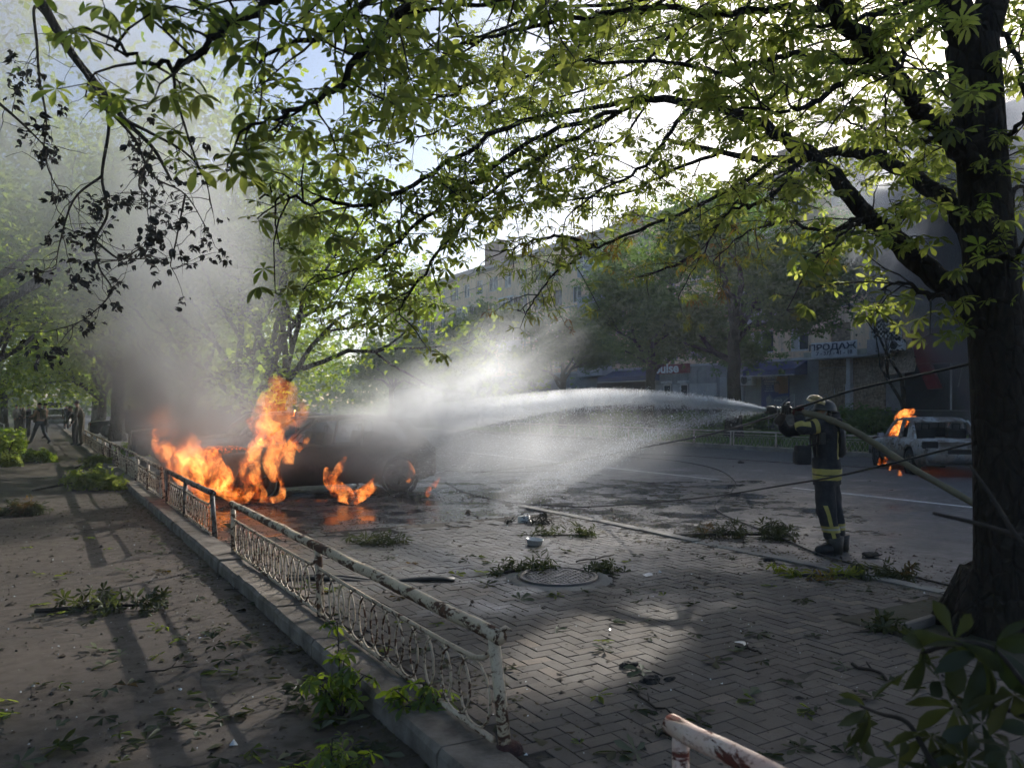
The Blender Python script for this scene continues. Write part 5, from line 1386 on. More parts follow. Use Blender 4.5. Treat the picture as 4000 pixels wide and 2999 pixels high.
def band(body, planes, off, mat, name, parent, keep=None):
    """a strip cut out of the body's surface between planes and lifted off it"""
    bm = bmesh.new(); bm.from_mesh(body.data)
    for co_, no_ in planes:
        bmesh.ops.bisect_plane(bm, geom=bm.verts[:]+bm.edges[:]+bm.faces[:], plane_co=co_, plane_no=no_, clear_inner=True)
    if keep:
        bad = [f for f in bm.faces if not keep(f.calc_center_median())]
        bmesh.ops.delete(bm, geom=bad, context='FACES')
    bm.normal_update()
    for v in bm.verts: v.co += v.normal*off
    me = bpy.data.meshes.new(name); bm.to_mesh(me); bm.free(); me.materials.clear(); me.materials.append(mat)
    if not len(me.polygons): return None
    me.polygons.foreach_set('use_smooth', np.ones(len(me.polygons), dtype=bool))
    return link(name, me, parent)
def ellipsoid(m, c, r, rot=None, nu=14, nv=9, zmin=-1.0):
    prof = []
    for i in range(nv+1):
        a = -math.pi/2+math.pi*i/nv; z = max(zmin, math.sin(a)); prof.append((max(.0005, math.cos(a) if math.sin(a) >= zmin else math.sqrt(max(0, 1-zmin*zmin))), z))
    b = len(m.v); m.lathe(prof, (0, 0, 0), nu)
    M3 = Euler(rot).to_matrix() if rot else Matrix.Identity(3)
    for i in range(b, len(m.v)):
        v = Vector(m.v[i]); m.v[i] = tuple(M3 @ Vector((v.x*r[0], v.y*r[1], v.z*r[2]))+Vector(c))
    return m

M_TURN = pm('turnout_fabric', (0.012, 0.013, 0.018), (0.020, 0.021, 0.026), 14, 0.88, 0.5, 60)
M_GLOVE = pm('glove_leather', (0.022, 0.018, 0.016), (0.035, 0.028, 0.024), 16, 0.8, 0.4, 80)
M_GLOVE_R = pm('glove_red', (0.10, 0.018, 0.016), (0.05, 0.012, 0.012), 16, 0.8, 0.4, 80)
M_HELM = pm('helmet_shell', (0.028, 0.029, 0.033), (0.042, 0.042, 0.046), 10, 0.42)
M_VISOR = pm('gold_visor', (0.30, 0.22, 0.10), (0.22, 0.17, 0.09), 4, 0.22, metal=0.35)
M_STRIPE = pm('yellow_stripe', (0.36, 0.31, 0.075), (0.26, 0.22, 0.06), 12, 0.6, 0.2, 60)
M_SILV = pm('silver_stripe', (0.33, 0.32, 0.30), (0.24, 0.23, 0.20), 16, 0.45)
M_BOOT = pm('boot_rubber', (0.012, 0.012, 0.012), (0.02, 0.019, 0.018), 12, 0.6, 0.3, 50)

FF = gr(1795, 1193); SFF = FF.dot(CF)/1720
ff = empty('firefighter', FF, -R(YAW), 'firefighter in dark turnout gear with yellow stripes aiming a hose', 'person')
def f(px, py, dy=0.0): return Vector(((px-1795)*SFF, dy, (1193-py)*SFF))
N = {'pelvis': (f(1784, 1022, 0), (.180, .155)), 'waist': (f(1783, 985, 0), (.190, .160)), 'chest': (f(1782, 945, 0), (.205, .172)), 'upper': (f(1781, 917, 0), (.172, .15)),
     'neck': (f(1780, 901, -.01), .085), 'head': (f(1776, 884, -.01), (.088, .095)), 'crown': (f(1775, 873, -.01), (.07, .075)),
     'shL': (f(1760, 915, -.14), .100), 'elL': (f(1716, 926, -.17), .078), 'wrL': (f(1719, 897, -.09), .054),
     'shR': (f(1770, 915, .17), .095), 'elR': (f(1711, 937, .21), .072), 'wrR': (f(1690, 906, .08), .052),
     'hipL': (f(1773, 1050, -.09), .132), 'knL': (f(1777, 1108, -.10), .112), 'anL': (f(1795, 1168, -.09), .086),
     'hipR': (f(1799, 1050, .09), .126), 'knR': (f(1806, 1108, .10), .108), 'anR': (f(1822, 1170, .09), .084)}
E = [('pelvis', 'waist'), ('waist', 'chest'), ('chest', 'upper'), ('upper', 'neck'), ('neck', 'head'), ('head', 'crown'), ('upper', 'shL'), ('shL', 'elL'), ('elL', 'wrL'), ('upper', 'shR'), ('shR', 'elR'), ('elR', 'wrR'),
     ('pelvis', 'hipL'), ('hipL', 'knL'), ('knL', 'anL'), ('pelvis', 'hipR'), ('hipR', 'knR'), ('knR', 'anR')]
fb = skin_body('body', N, E, M_TURN, ff, 3, 0.017, wscale=9)
zx = Vector((0, 0, 1))
def hband(z0, z1, mat, keep=None, name='reflective_band', off=.006): return band(fb, [((0, 0, z0), (0, 0, 1)), ((0, 0, z1), (0, 0, -1))], off, mat, name, ff, keep)
Z = lambda py: (1193-py)*SFF
# jacket skirt: flared hem over the hips
band(fb, [((0, 0, Z(1045)), (0, 0, 1)), ((0, 0, Z(990)), (0, 0, -1))], .016, M_TURN, 'jacket_hem', ff)
hband(Z(1022), Z(1011), M_STRIPE, off=.022); hband(Z(1034), Z(1024.5), M_STRIPE, off=.022)
hband(Z(1145), Z(1131), M_STRIPE); hband(Z(1140), Z(1136), M_SILV, off=.009)
# vertical stripe on the back and down the near leg
band(fb, [(f(1795, 0), (1, 0, 0)), (f(1802, 0), (-1, 0, 0)), ((0, 0, Z(1010)), (0, 0, 1)), ((0, 0, Z(932)), (0, 0, -1))], .008, M_STRIPE, 'back_stripe', ff, keep=lambda c: c.y < 0.02)
dl = (f(1793, 1176)-f(1766, 1088)).normalized(); nl_ = Vector((dl.z, 0, -dl.x))
band(fb, [(f(1764, 1088), nl_*-1 if nl_.x < 0 else nl_), (f(1771.5, 1088), nl_ if nl_.x < 0 else nl_*-1), ((0, 0, Z(1177)), (0, 0, 1)), ((0, 0, Z(1087)), (0, 0, -1))], .007, M_STRIPE, 'leg_stripe', ff, keep=lambda c: c.y < -.08)
# sleeve bands
for a_, b_, t0, t1 in (('shL', 'elL', .18, .40), ('elL', 'wrL', .02, .38)):
    p, q = Vector(N[a_][0]), Vector(N[b_][0]); d_ = (q-p).normalized(); c0_, c1_ = p.lerp(q, t0), p.lerp(q, t1); mid_ = p.lerp(q, (t0+t1)/2)
    band(fb, [(c0_, d_), (c1_, -d_)], .006, M_STRIPE, 'sleeve_band', ff, keep=lambda c, mid_=mid_: (c-mid_).length < .12)
# boots
for an, s in (('anL', -1), ('anR', 1)):
    a = N[an][0]; m = MB()
    m.tube([(a.x+.0, a.y, a.z+.06), (a.x+.01, a.y, .09), (a.x+.01, a.y, .02)], [.100, .082, .082], 12)
    pts = [(a.x+.05, a.y, .055), (a.x-.04, a.y, .06), (a.x-.12, a.y-.01, .055), (a.x-.19, a.y-.02, .045), (a.x-.215, a.y-.02, .04)]
    m.tube(pts, [.06, .07, .062, .052, .03], 12)
    m.box((a.x-.08, a.y-.005, .012), (.29, .10, .026)); m.build('boot', M_BOOT, ff, True)
# helmet, brim, raised visor, chin strap, face
hc = Vector(f(1781, 883, -.01))
m = MB(); ellipsoid(m, hc, (.125, .112, .108), (0, R(4), 0), 22, 12, -0.15); m.build('helmet', M_HELM, ff, True)
MB().lathe([(.128, -.008), (.138, -.004), (.138, .006), (.122, .012)], hc-Vector((0, 0, .016)), 24, (0, R(6), 0), False).build('helmet_brim', M_HELM, ff, True)
m = MB(); vs_ = []; fs_ = []
for i in range(9):
    a = R(-70+140*i/8)
    for j in range(5):
        t = j/4; r_ = .130-.03*t*t
        vs_.append((hc.x-.030-r_*math.cos(a)*.60-.085*t, hc.y+r_*math.sin(a), hc.z+.055+.165*t-.05*abs(math.sin(a))*t+.02*math.cos(a)-.05*t*t))
for i in range(8):
    for j in range(4): fs_.append((i*5+j, i*5+j+1, (i+1)*5+j+1, (i+1)*5+j))
m = MB(); ellipsoid(m, hc+Vector((-.105, -.01, .078)), (.108, .118, .078), (0, R(24), 0), 20, 10, -.12); m.build('raised_visor', M_VISOR, ff, True)
M_SKIN = pm('skin', (.30, .17, .115), (.24, .13, .09), 9, .6)
m = MB(); ellipsoid(m, hc+Vector((-.045, 0, -.06)), (.07, .068, .095), None, 14, 10); ellipsoid(m, hc+Vector((-.118, 0, -.06)), (.018, .012, .024)); m.build('face', M_SKIN, ff, True)
MB().tube([hc+Vector((-.02, -.10, -.02)), hc+Vector((-.07, -.075, -.12)), hc+Vector((-.09, 0, -.155)), hc+Vector((-.07, .075, -.12)), hc+Vector((-.02, .10, -.02))], .009, 6).build('chin_strap', M_SILV, ff, True)
m = MB(); m.tube([hc+Vector((.07, 0, -.05)), hc+Vector((.09, 0, -.13)), hc+Vector((.07, 0, -.2))], [.085, .09, .10], 12, squash=(1, 1)); m.build('neck_flap', M_TURN, ff, True)
# hip bag, radio and back pack
bc = Vector(f(1729, 982, -.06)); m = MB().box(bc, (.16, .13, .21)); m.box(bc+Vector((-.085, 0, -.02)), (.03, .10, .14)); m.build('hip_bag', M_TURN, ff, True, bevel=.025)
MB().tube([bc+Vector((.06, 0, .1)), f(1775, 950, -.15), f(1800, 925, -.1)], .014, 6, squash=(1, 2)).build('bag_strap', M_BOOT, ff, True)
bk = Vector(f(1811, 955, .02)); m = MB(); m.tube([bk+Vector((0, 0, -.17)), bk+Vector((0, 0, -.13)), bk+Vector((0, 0, .12)), bk+Vector((-.01, 0, .17))], [.05, .085, .085, .05], 14); m.build('air_cylinder', M_BOOT, ff, True)

for y_ in (-.11, .10): MB().tube(catmull([f(1802, 985, y_), f(1806, 945, y_), f(1797, 912, y_), f(1780, 903, y_), f(1765, 912, y_), f(1757, 945, y_), f(1757, 985, y_)], 4), .016, 6, squash=(.35, 1.5)).build('harness_strap', M_BOOT, ff, True)
MB().box(f(1763, 945, -.17), (.06, .04, .13)).tube([f(1763, 940, -.17), f(1762, 915, -.17)], .006, 6).build('radio', M_BOOT, ff, False, .008)
MB().tube(catmull([f(1812, 930, .0), f(1806, 905, -.12), f(1785, 905, -.15), f(1768, 895, -.1)], 5), .014, 8).build('air_hose', M_BOOT, ff, True)
# nozzle, held by two gloved hands
n0, n1 = f(1656, 884.5, .02), f(1706, 887, .0)
nzl = empty('hose_nozzle', FF, -R(YAW), 'black fire hose nozzle with pistol valve in the firefighter\'s hands', 'nozzle')
ax = (n1-n0).normalized()
MB().tube([n0, n0+ax*.02, n0+ax*.07, n0+ax*.09], [.040, .046, .046, .036], 16).build('bumper_tip', M_BOOT, nzl, True)
MB().tube([n0+ax*.09, n0+ax*.13, n0+ax*.15, n0+ax*.22, n1], [.032, .035, .028, .03, .033], 14).build('barrel', M_IRON, nzl, True)
for t in (.11, .145, .175): MB().tube([n0+ax*t, n0+ax*(t+.012)], .039, 14).build('grip_ring', M_SILV, nzl, True)
MB().tube([n0+ax*.17+Vector((0, 0, .03)), n0+ax*.2+Vector((0, 0, .08)), n0+ax*.26+Vector((0, 0, .085))], [.012, .012, .015], 8).build('valve_lever', M_BOOT, nzl, True)

def gripping_hand(c, axis, up, r, mat, parent, sgn=1, name='glove'):
    """a gloved hand closed round a pipe: c on the pipe, axis along it, up = where the back of the hand is"""
    axis = axis.normalized(); up = (up-axis*up.dot(axis)).normalized(); sd = axis.cross(up)*sgn
    m = MB(); rr = r+.016
    P = lambda ang, off, rad: c+axis*off+(up*math.cos(ang)+sd*math.sin(ang))*rad
    # palm: a padded arc over the back
    pts = [P(a, .0, rr+.004) for a in np.linspace(-1.1, .75, 7)]; m.tube(pts, [.026, .034, .038, .040, .038, .034, .026], 10, squash=(.62, 1.25))
    for i, (off, L) in enumerate(((-.036, 2.0), (-.012, 2.3), (.012, 2.15), (.034, 1.75))):
        pts = [P(.55+L*t, off*(1+.1*t), rr+.004*(1-t)) for t in (0, .2, .42, .62, .82, 1)]; m.tube(pts, [.0125, .0125, .0118, .011, .010, .007], 8)
    pts = [P(-.7, -.03, rr+.008), P(-1.25, -.05, rr+.006), P(-1.9, -.052, rr), P(-2.5, -.046, rr-.002)]; m.tube(pts, [.016, .0145, .013, .009], 8)
    return m.build(name, mat, parent, True)
gl = gripping_hand(n0+ax*.215, ax, Vector((0.2, .2, 1)), .03, M_GLOVE, ff, 1)
hp = [f(1704, 886, 0), f(1722, 889, -.03), f(1740, 893, -.07), f(1762, 899, -.14), f(1790, 911, -.20), f(1831, 932, -.22), f(1882, 965, -.25), f(1935, 1005, -.35), f(2000, 1050, -.55), f(2060, 1094, -.8), f(2110, 1122, -1.1)]
gripping_hand(f(1723, 889, -.03), Vector(hp[2])-Vector(hp[1]), Vector((.1, -.3, 1)), .034, M_GLOVE_R, ff, -1)
for w_, hnd in (('wrL', f(1723, 889, -.03)), ('wrR', n0+ax*.215)):
    p = Vector(N[w_][0]); m = MB().tube([p+(p-Vector(hnd))*.35, p, p.lerp(Vector(hnd), .6)], [.056, .052, .036], 12); m.build('cuff', M_GLOVE, ff, True)

# ---- other people along the footpath
def person(px, d, H, face, label, pose, top, legs, skin=M_SKIN, hair=None, extra=None, z=PZ, group=None):
    p = at(px, 875, d); e = empty('person', (p.x, p.y, z), face, label, 'person', group)
    s = H/1.78
    g = dict(pelvis=(0, 0, .96), waist=(0, 0, 1.12), chest=(.0, 0, 1.32), upper=(-.0, 0, 1.46), neck=(.0, 0, 1.53), head=(.015, 0, 1.64), crown=(.01, 0, 1.71),
             shL=(0, .18, 1.44), elL=(-.03, .25, 1.17), wrL=(.04, .24, .93), shR=(0, -.18, 1.44), elR=(-.03, -.25, 1.17), wrR=(.04, -.24, .93),
             hipL=(0, .10, .88), knL=(.02, .11, .48), anL=(-.01, .11, .09), toeL=(.14, .12, .03), hipR=(0, -.10, .88), knR=(.02, -.11, .48), anR=(-.01, -.11, .09), toeR=(.14, -.12, .03))
    g.update(pose)
    rad = dict(pelvis=(.15, .115), waist=(.145, .11), chest=(.17, .125), upper=(.13, .1), neck=.055, head=(.075, .085), crown=(.06, .065), shL=.068, elL=.048, wrL=.034, shR=.068, elR=.048, wrR=.034,
               hipL=.095, knL=.066, anL=.045, toeL=.035, hipR=.095, knR=.066, anR=.045, toeR=.035)
    nd = {k: (Vector(v)*s, tuple(q*s for q in rad[k]) if hasattr(rad[k], '__len__') else rad[k]*s) for k, v in g.items()}
    ed = [('pelvis', 'waist'), ('waist', 'chest'), ('chest', 'upper'), ('upper', 'neck'), ('neck', 'head'), ('head', 'crown'), ('upper', 'shL'), ('shL', 'elL'), ('elL', 'wrL'), ('upper', 'shR'), ('shR', 'elR'), ('elR', 'wrR'),
          ('pelvis', 'hipL'), ('hipL', 'knL'), ('knL', 'anL'), ('anL', 'toeL'), ('pelvis', 'hipR'), ('hipR', 'knR'), ('knR', 'anR'), ('anR', 'toeR')]
    b = skin_body('body', nd, ed, skin, e, 2, .004)
    # clothing lifted off the body
    zt, zb = (Vector(g['neck'])*s).z-.02, (Vector(g['pelvis'])*s).z-.03
    sl = top.get('sleeve', 0)
    band(b, [((0, 0, zb), (0, 0, 1)), ((0, 0, zt), (0, 0, -1))], .012, top['m'], 'shirt', e, keep=(None if sl else (lambda c: (c-(Vector(g['wrL'])*s)).length > .40*s and (c-(Vector(g['wrR'])*s)).length > .40*s)))
    band(b, [((0, 0, .10*s), (0, 0, 1)), ((0, 0, zb+.05), (0, 0, -1))], .012, legs, 'trousers', e, keep=lambda c: (c-(Vector(g['wrL'])*s)).length > .13*s and (c-(Vector(g['wrR'])*s)).length > .13*s)
    band(b, [((0, 0, .115*s), (0, 0, -1))], .012, M_BOOT, 'shoes', e)
    hd_ = Vector(g['head'])*s
    hm = MB(); ellipsoid(hm, hd_+Vector((-.02, 0, .03)), (.098*s, .085*s, .10*s), None, 14, 8, -.05); hm.build('hair', hair or M_BOOT, e, True)
    nm = MB(); ellipsoid(nm, hd_+Vector((.088, 0, -.005)), (.018, .012, .022), None, 8, 6); ellipsoid(nm, hd_+Vector((-.0, .078, -.005)), (.02, .012, .03), None, 8, 6); ellipsoid(nm, hd_+Vector((-.0, -.078, -.005)), (.02, .012, .03), None, 8, 6)
    nm.build('nose_and_ears', skin, e, True)
    for k_ in ('wrL', 'wrR'):
        el = Vector(g['el'+k_[-1]])*s; wv = Vector(g[k_])*s; d_ = (wv-el).normalized(); hmn = MB(); hmn.tube([wv-d_*.02, wv+d_*.05, wv+d_*.09], [.032, .042, .034], 8, squash=(.55, 1))
        sd = d_.cross(Vector((1, 0, 0.2))).normalized()
        for q in range(4): hmn.tube([wv+d_*.08+sd*(.014*(q-1.5)), wv+d_*.13+sd*(.014*(q-1.5)), wv+d_*(.16+.01*(q % 2))+sd*(.012*(q-1.5))+Vector((.015, 0, 0))], [.010, .009, .006], 6)
        hmn.tube([wv+d_*.03+sd*.03, wv+d_*.07+sd*.05, wv+d_*.10+sd*.045], [.012, .010, .007], 6); hmn.build('hand', skin, e, True)
    if extra: extra(e, s, g)
    return e
cl = lambda n, a, b=None: pm(n, a, b, 12, .9, .3, 50)
M_BLACKC = cl('black_cloth', (.014, .014, .015)); M_JEAN = cl('dark_jeans', (.022, .03, .05), (.05, .06, .085)); M_GREYC = cl('grey_cloth', (.22, .22, .22)); M_OLIVE = cl('olive_cloth', (.075, .062, .04)); M_BROWNC = cl('brown_cloth', (.10, .08, .06)); M_HAIRD = cl('dark_hair', (.012, .010, .008))
M_VEST = cl('tan_vest', (.10, .085, .06), (.06, .055, .04))
def vest(e, s, g):
    b = [c for c in e.children if c.name.startswith('body')][0]
    MB().box(Vector((.16, 0, 1.24))*s, (.13*s, .32*s, .42*s), (0, R(6), 0)).build('plate_carrier', M_VEST, e, True, bevel=.04)
    MB().box(Vector((-.15, 0, 1.26))*s, (.10*s, .30*s, .44*s)).build('back_plate', M_VEST, e, True, bevel=.04)
    MB().box(Vector((.27, .04, 1.14))*s, (.14*s, .24*s, .24*s)).box(Vector((.23, -.02, .98))*s, (.10*s, .2*s, .16*s)).build('front_pouch', M_VEST, e, True, bevel=.03)
    for y_ in (-.1, .1): MB().tube([Vector((.14, y_, 1.44))*s, Vector((.02, y_, 1.51))*s, Vector((-.13, y_, 1.46))*s], .025, 6, squash=(.4, 1.4)).build('shoulder_strap', M_VEST, e, True)
FL = math.atan2(-CR.y, -CR.x)      # facing the left of the picture
walker = person(86, 35.4, 1.86, FL-.15, 'man striding left across the footpath in black shirt, jeans and tan vest',
    dict(hipL=(.03, .10, .88), knL=(.20, .10, .50), anL=(.34, .10, .10), toeL=(.49, .10, .04), hipR=(-.03, -.10, .88), knR=(-.12, -.10, .47), anR=(-.38, -.11, .12), toeR=(-.27, -.11, .03), elL=(.05, .30, 1.20), wrL=(.26, .20, 1.16), elR=(-.10, -.26, 1.2), wrR=(.05, -.26, 1.0), head=(.04, 0, 1.64)),
    dict(m=M_BLACKC), M_JEAN, hair=M_HAIRD, extra=vest)
gp = 'onlookers on the footpath'
arms_up = dict(elL=(.02, .26, 1.2), wrL=(.24, .12, 1.28), elR=(.02, -.26, 1.2), wrR=(.24, -.12, 1.26))
person(35, 50, 1.76, -.6, 'onlooker in light grey top standing leftmost on the far footpath', dict(wrL=(.2, .18, 1.1), elL=(.05, .26, 1.15)), dict(m=M_GREYC, sleeve=1), M_BLACKC, hair=M_HAIRD)
person(45, 53, 1.74, 2.6, 'onlooker in dark clothes half hidden behind the grey top', {}, dict(m=M_BLACKC, sleeve=1), M_BLACKC, hair=M_HAIRD)
person(51, 50.5, 1.76, 2.9, 'onlooker in olive shirt holding a phone between the others', arms_up, dict(m=M_OLIVE, sleeve=1), M_BLACKC, hair=M_HAIRD)
person(62, 42.8, 1.78, 3.4, 'onlooker all in black standing behind the striding man', dict(wrL=(.16, .1, 1.08), elL=(0, .25, 1.15)), dict(m=M_BLACKC, sleeve=1), M_BLACKC, hair=M_HAIRD)
person(98, 41.5, 1.83, FL+.2, 'man close behind the striding man wearing dark camouflage', arms_up, dict(m=M_OLIVE), M_BLACKC, hair=M_HAIRD)
person(143, 56, 1.75, 1.2, 'small distant person in black beside the silver sedan', {}, dict(m=M_BLACKC, sleeve=1), M_BLACKC, hair=M_HAIRD)
person(163, 33, 1.70, FL, 'dark figure bending in smoke behind the fence', dict(chest=(.10, 0, 1.30), upper=(.16, 0, 1.42), neck=(.2, 0, 1.48), head=(.24, 0, 1.58), crown=(.25, 0, 1.65), shL=(.16, .18, 1.38), shR=(.16, -.18, 1.38), elL=(.2, .24, 1.12), wrL=(.3, .2, .92), elR=(.2, -.24, 1.12), wrR=(.3, -.2, .92)), dict(m=M_BLACKC, sleeve=1), M_BLACKC, hair=M_HAIRD, z=0)
person(176, 32.5, 1.86, FL+.3, 'broad man in brown shirt leaning in smoke behind the fence', dict(chest=(.08, 0, 1.32), upper=(.13, 0, 1.45), neck=(.15, 0, 1.52), head=(.18, 0, 1.63), crown=(.18, 0, 1.70), shL=(.12, .19, 1.42), shR=(.12, -.19, 1.42), elL=(.14, .30, 1.18), wrL=(.22, .24, .98)), dict(m=M_BROWNC, sleeve=1), M_OLIVE, hair=M_BROWNC, z=0)
# ------------------------------------------------------------------ hose, cables, fallen branches, litter
M_HOSE = pm('hose_canvas', (0.155, 0.135, 0.085), (0.10, 0.088, 0.058), 10, 0.8, 0.3, 60)
RZ = Matrix.Rotation(-R(YAW), 3, 'Z')
HP = [RZ @ Vector(p)+FF for p in hp]
HP += [Vector((HP[-1].x+.5, HP[-1].y-.75, .12)), Vector((HP[-1].x+.9, HP[-1].y-1.9, .05)), Vector((HP[-1].x+.8, HP[-1].y-3.4, .05))]
P = catmull(HP, 8)
hs = empty('fire_hose', P[0], 0, 'tan canvas fire hose over the firefighter\'s shoulder running behind the chestnut', 'hose')
MB().tube([p-P[0] for p in P], [.030+.006*min(1, i/14)+.0025*math.sin(i*1.1) for i in range(len(P))], 14).build('hose_tube', M_HOSE, hs, True)
MB().tube([P[0]-P[0], P[2]-P[0]], .043, 14).build('coupling', M_IRON, hs, True)

M_WIRE = pm('cable_black', (0.010, 0.010, 0.011), (0.02, 0.02, 0.02), 20, 0.6)
def cable(pts, r, label, n=8, ground=False):
    if ground: pts = [gr(a, b)+Vector((0, 0, r+.006)) for a, b in pts]
    else: pts = [at(*p) for p in pts]
    for p in pts: p.z = max(p.z, r+.005)
    Q = catmull(pts, n)
    for q in Q: q.z = max(q.z, r+.004)
    m = MB(); m.tube([q-Q[0] for q in Q], r, 7); o = m.build('fallen_cable', M_WIRE, None, True); o.location = Q[0]
    tag(o, label, 'cable', 'torn overhead cables'); return o
cable([(2420, 700, 5.2), (2250, 738, 6.0), (2095, 785, 7.0), (1860, 838, 8.0), (1780, 862, 8.4), (1700, 888, 9.0), (1640, 907, 9.6), (1560, 931, 10.6), (1430, 958, 12.6), (1200, 1001, 17.4), (1020, 1021, 19.3)], .013, 'thick torn cable crossing over the firefighter\'s visor')
cable([(2420, 860, 5.4), (2250, 910, 6.2), (2095, 957, 7.2), (1830, 1023, 8.3), (1700, 1046, 9.3), (1500, 1076, 11.2), (1250, 1096, 12.8), (1100, 1086, 13.4), (1000, 1062, 15.1), (962, 1040, 17)], .011, 'torn cable sagging past the firefighter\'s hips to the burning car')
cable([(1180, 970), (1330, 985), (1450, 995), (1540, 1012), (1585, 1038), (1580, 1062), (1545, 1088), (1560, 1112), (1640, 1145), (1700, 1170), (1770, 1200), (1860, 1225), (1960, 1246), (2090, 1277), (2250, 1310)], .011, 'black cable lying in a loop on the road under the firefighter\'s boots', 6, True)
cable([(1380, 981), (1500, 986), (1620, 995), (1760, 1004), (1900, 1012), (2010, 1016)], .010, 'thin cable lying on the road behind the firefighter', 6, True)
cable([(960, 1018), (1080, 1021), (1200, 1017), (1290, 1006)], .009, 'thin cable lying on the road right of the burning hatchback', 6, True)
# overhead wires far above the trees
for a, b, lab in (((18, -10, 9.5), (34, 130, 10.5), 'overhead wire high above the road before the ochre block'), ((36, 0, 8.6), (37, 110, 9.2), 'overhead wire along the ochre facade')):
    Q = [Vector(a).lerp(Vector(b), t)-Vector((0, 0, 6*t*(1-t)*.5)) for t in np.linspace(0, 1, 24)]
    o = MB().tube([q-Q[0] for q in Q], .018, 4).build('overhead_wire', M_WIRE); o.location = Q[0]; tag(o, lab, 'wire', 'overhead wires')

# ---- fallen leafy branches
nr = np.random.default_rng(77)
LEAF_G = [palmate(6, 1.0, 4, .35, .35, seed=31), palmate(5, 1.0, 4, .8, .5, seed=32), palmate(7, 1.0, 4, .15, .25, seed=33)]
LEAF_WILT = [palmate(6, 1.0, 4, 1.0, .9, wd=.30, seed=34), palmate(5, 1.0, 4, 1.2, 1.0, wd=.28, span=160, seed=35)]
def fallen(px, py, w_, h_, n, leaf, label, mat=None, templ=None, z=0.0, name='fallen_branch', ang=None, depth=None, bare=0.0, seed=0, tilt=1.0):
    """a heap of leafy twigs about w_ wide and h_ high on the ground seen at that place"""
    if py > 1120: w_ *= 1.3; h_ *= .5; n = int(n*.7)
    c = gr(px, py, z); rg = random.Random(seed+int(px)); q = np.random.default_rng(seed+int(px*7+py))
    e = empty(name, c, 0, label, 'branch', 'broken leafy branches on the ground')
    ang = rg.uniform(0, 6.28) if ang is None else ang; dp = depth or w_*.55
    ax_ = CR*math.cos(ang)+CF*math.sin(ang); m = MB()
    st = [ax_*(-w_*(.5+bare)), ax_*(-w_*.25)+Vector((0, 0, h_*.2)), Vector((0, 0, h_*.3)), ax_*(w_*.3)+Vector((0, 0, h_*.25)), ax_*(w_*.48)+Vector((0, 0, h_*.12))]
    st = [p+Vector((rg.gauss(0, .03*w_), rg.gauss(0, .03*w_), max(.012, .0))) for p in st]
    S = catmull(st, 5); r0 = .010+.010*w_; m.tube(S, [r0*(1-.7*i/len(S)) for i in range(len(S))], 7)
    pos = []
    n = int(n*1.5); ntw = max(5, n//7)
    for i in range(ntw):
        p = S[rg.randint(int(len(S)*.25), len(S)-1)]
        d = Vector((rg.gauss(0, 1), rg.gauss(0, 1), abs(rg.gauss(.2, .5)))).normalized(); L = rg.uniform(.15, .55)*w_*.6
        a = [p]
        for s_ in range(3):
            d = (d+Vector((0, 0, -.25))+Vector((rg.gauss(0, .2), rg.gauss(0, .2), rg.gauss(0, .2)))).normalized(); nx = a[-1]+d*L/3; nx.z = max(.01, min(nx.z, h_)); a.append(nx)
        m.tube(a, [.005, .004, .003, .002], 4, caps=False)
        for _ in range(7):
            b = a[rg.randint(1, 3)]; pos.append((b.x+rg.gauss(0, .05), b.y+rg.gauss(0, .05), max(.012, b.z+rg.gauss(0.02, .05))))
    m.build('stem', M_TWIG, e, True)
    pos = np.array(pos)[:n]; leaf *= .68
    tag(link('leaves', scatter_leaves('leaves', pos, q.uniform(.75, 1.2, len(pos))*leaf, templ or LEAF_G, mat or M_LEAF, tilt=tilt, rng=q), e), kind='stuff')
    return e
fallen(190, 1058, 1.25, .75, 420, .13, 'largest broken leafy branch, against the fence on the footpath', M_LEAF, z=PZ, ang=.15, bare=.35, seed=1)
fallen(205, 1010, 0.9, .60, 260, .13, 'broken leafy branch behind the largest one by the fence', M_LEAF, z=PZ, ang=.5, seed=2)
fallen(78, 998, 1.0, .62, 300, .14, 'bright sunlit leafy branch on the footpath below the walking man', M_LEAF_L, z=PZ, ang=0, seed=3)
fallen(16, 1006, .85, .5, 260, .14, 'broken leafy branch at the left edge of the footpath', M_LEAF, z=PZ, seed=4)
fallen(36, 1112, .62, .26, 150, .12, 'wilted low branch at the left edge nearer the camera', M_LEAF_W, z=PZ, templ=LEAF_WILT, ang=0, seed=5)
fallen(275, 985, 1.3, .6, 300, .14, 'bright leafy branch behind the fence in the parking bay', M_LEAF_L, seed=6)
fallen(236, 1318, .80, .16, 60, .12, 'small broken branch with drooping leaves on the sunlit footpath', M_LEAF_W, z=PZ, ang=.12, bare=.1, seed=7)
fallen(1590, 1160, 1.15, .20, 150, .11, 'brown wilted branch at the road edge below the loop of cable', M_LEAF_W, templ=LEAF_WILT, ang=-.1, seed=9)
fallen(1765, 1248, .62, .17, 60, .13, 'wilted yellow green branch left of the firefighter\'s feet on the paving edge', M_LEAF_D, templ=LEAF_WILT, ang=0, seed=10)
fallen(1885, 1253, .46, .17, 70, .12, 'dark wilted branch below the firefighter\'s boots', M_LEAF_W, templ=LEAF_WILT, ang=.1, seed=11)
fallen(1112, 1243, .46, .24, 95, .11, 'dark wilted sprig behind the manhole cover', M_LEAF_W, templ=LEAF_WILT, ang=.2, seed=12)
fallen(1235, 1243, .62, .08, 60, .10, 'thin broken twig with flat leaves on the manhole rim', M_LEAF_W, ang=.25, bare=.15, seed=13)
fallen(800, 1180, .55, .10, 80, .10, 'dark wet sprig on the paving left of the tubs', M_LEAF_W, templ=LEAF_WILT, ang=0, seed=14)
fallen(1190, 1160, .8, .10, 90, .10, 'dark wet sprig between the two plastic tubs', M_LEAF_W, templ=LEAF_WILT, ang=0, seed=15)
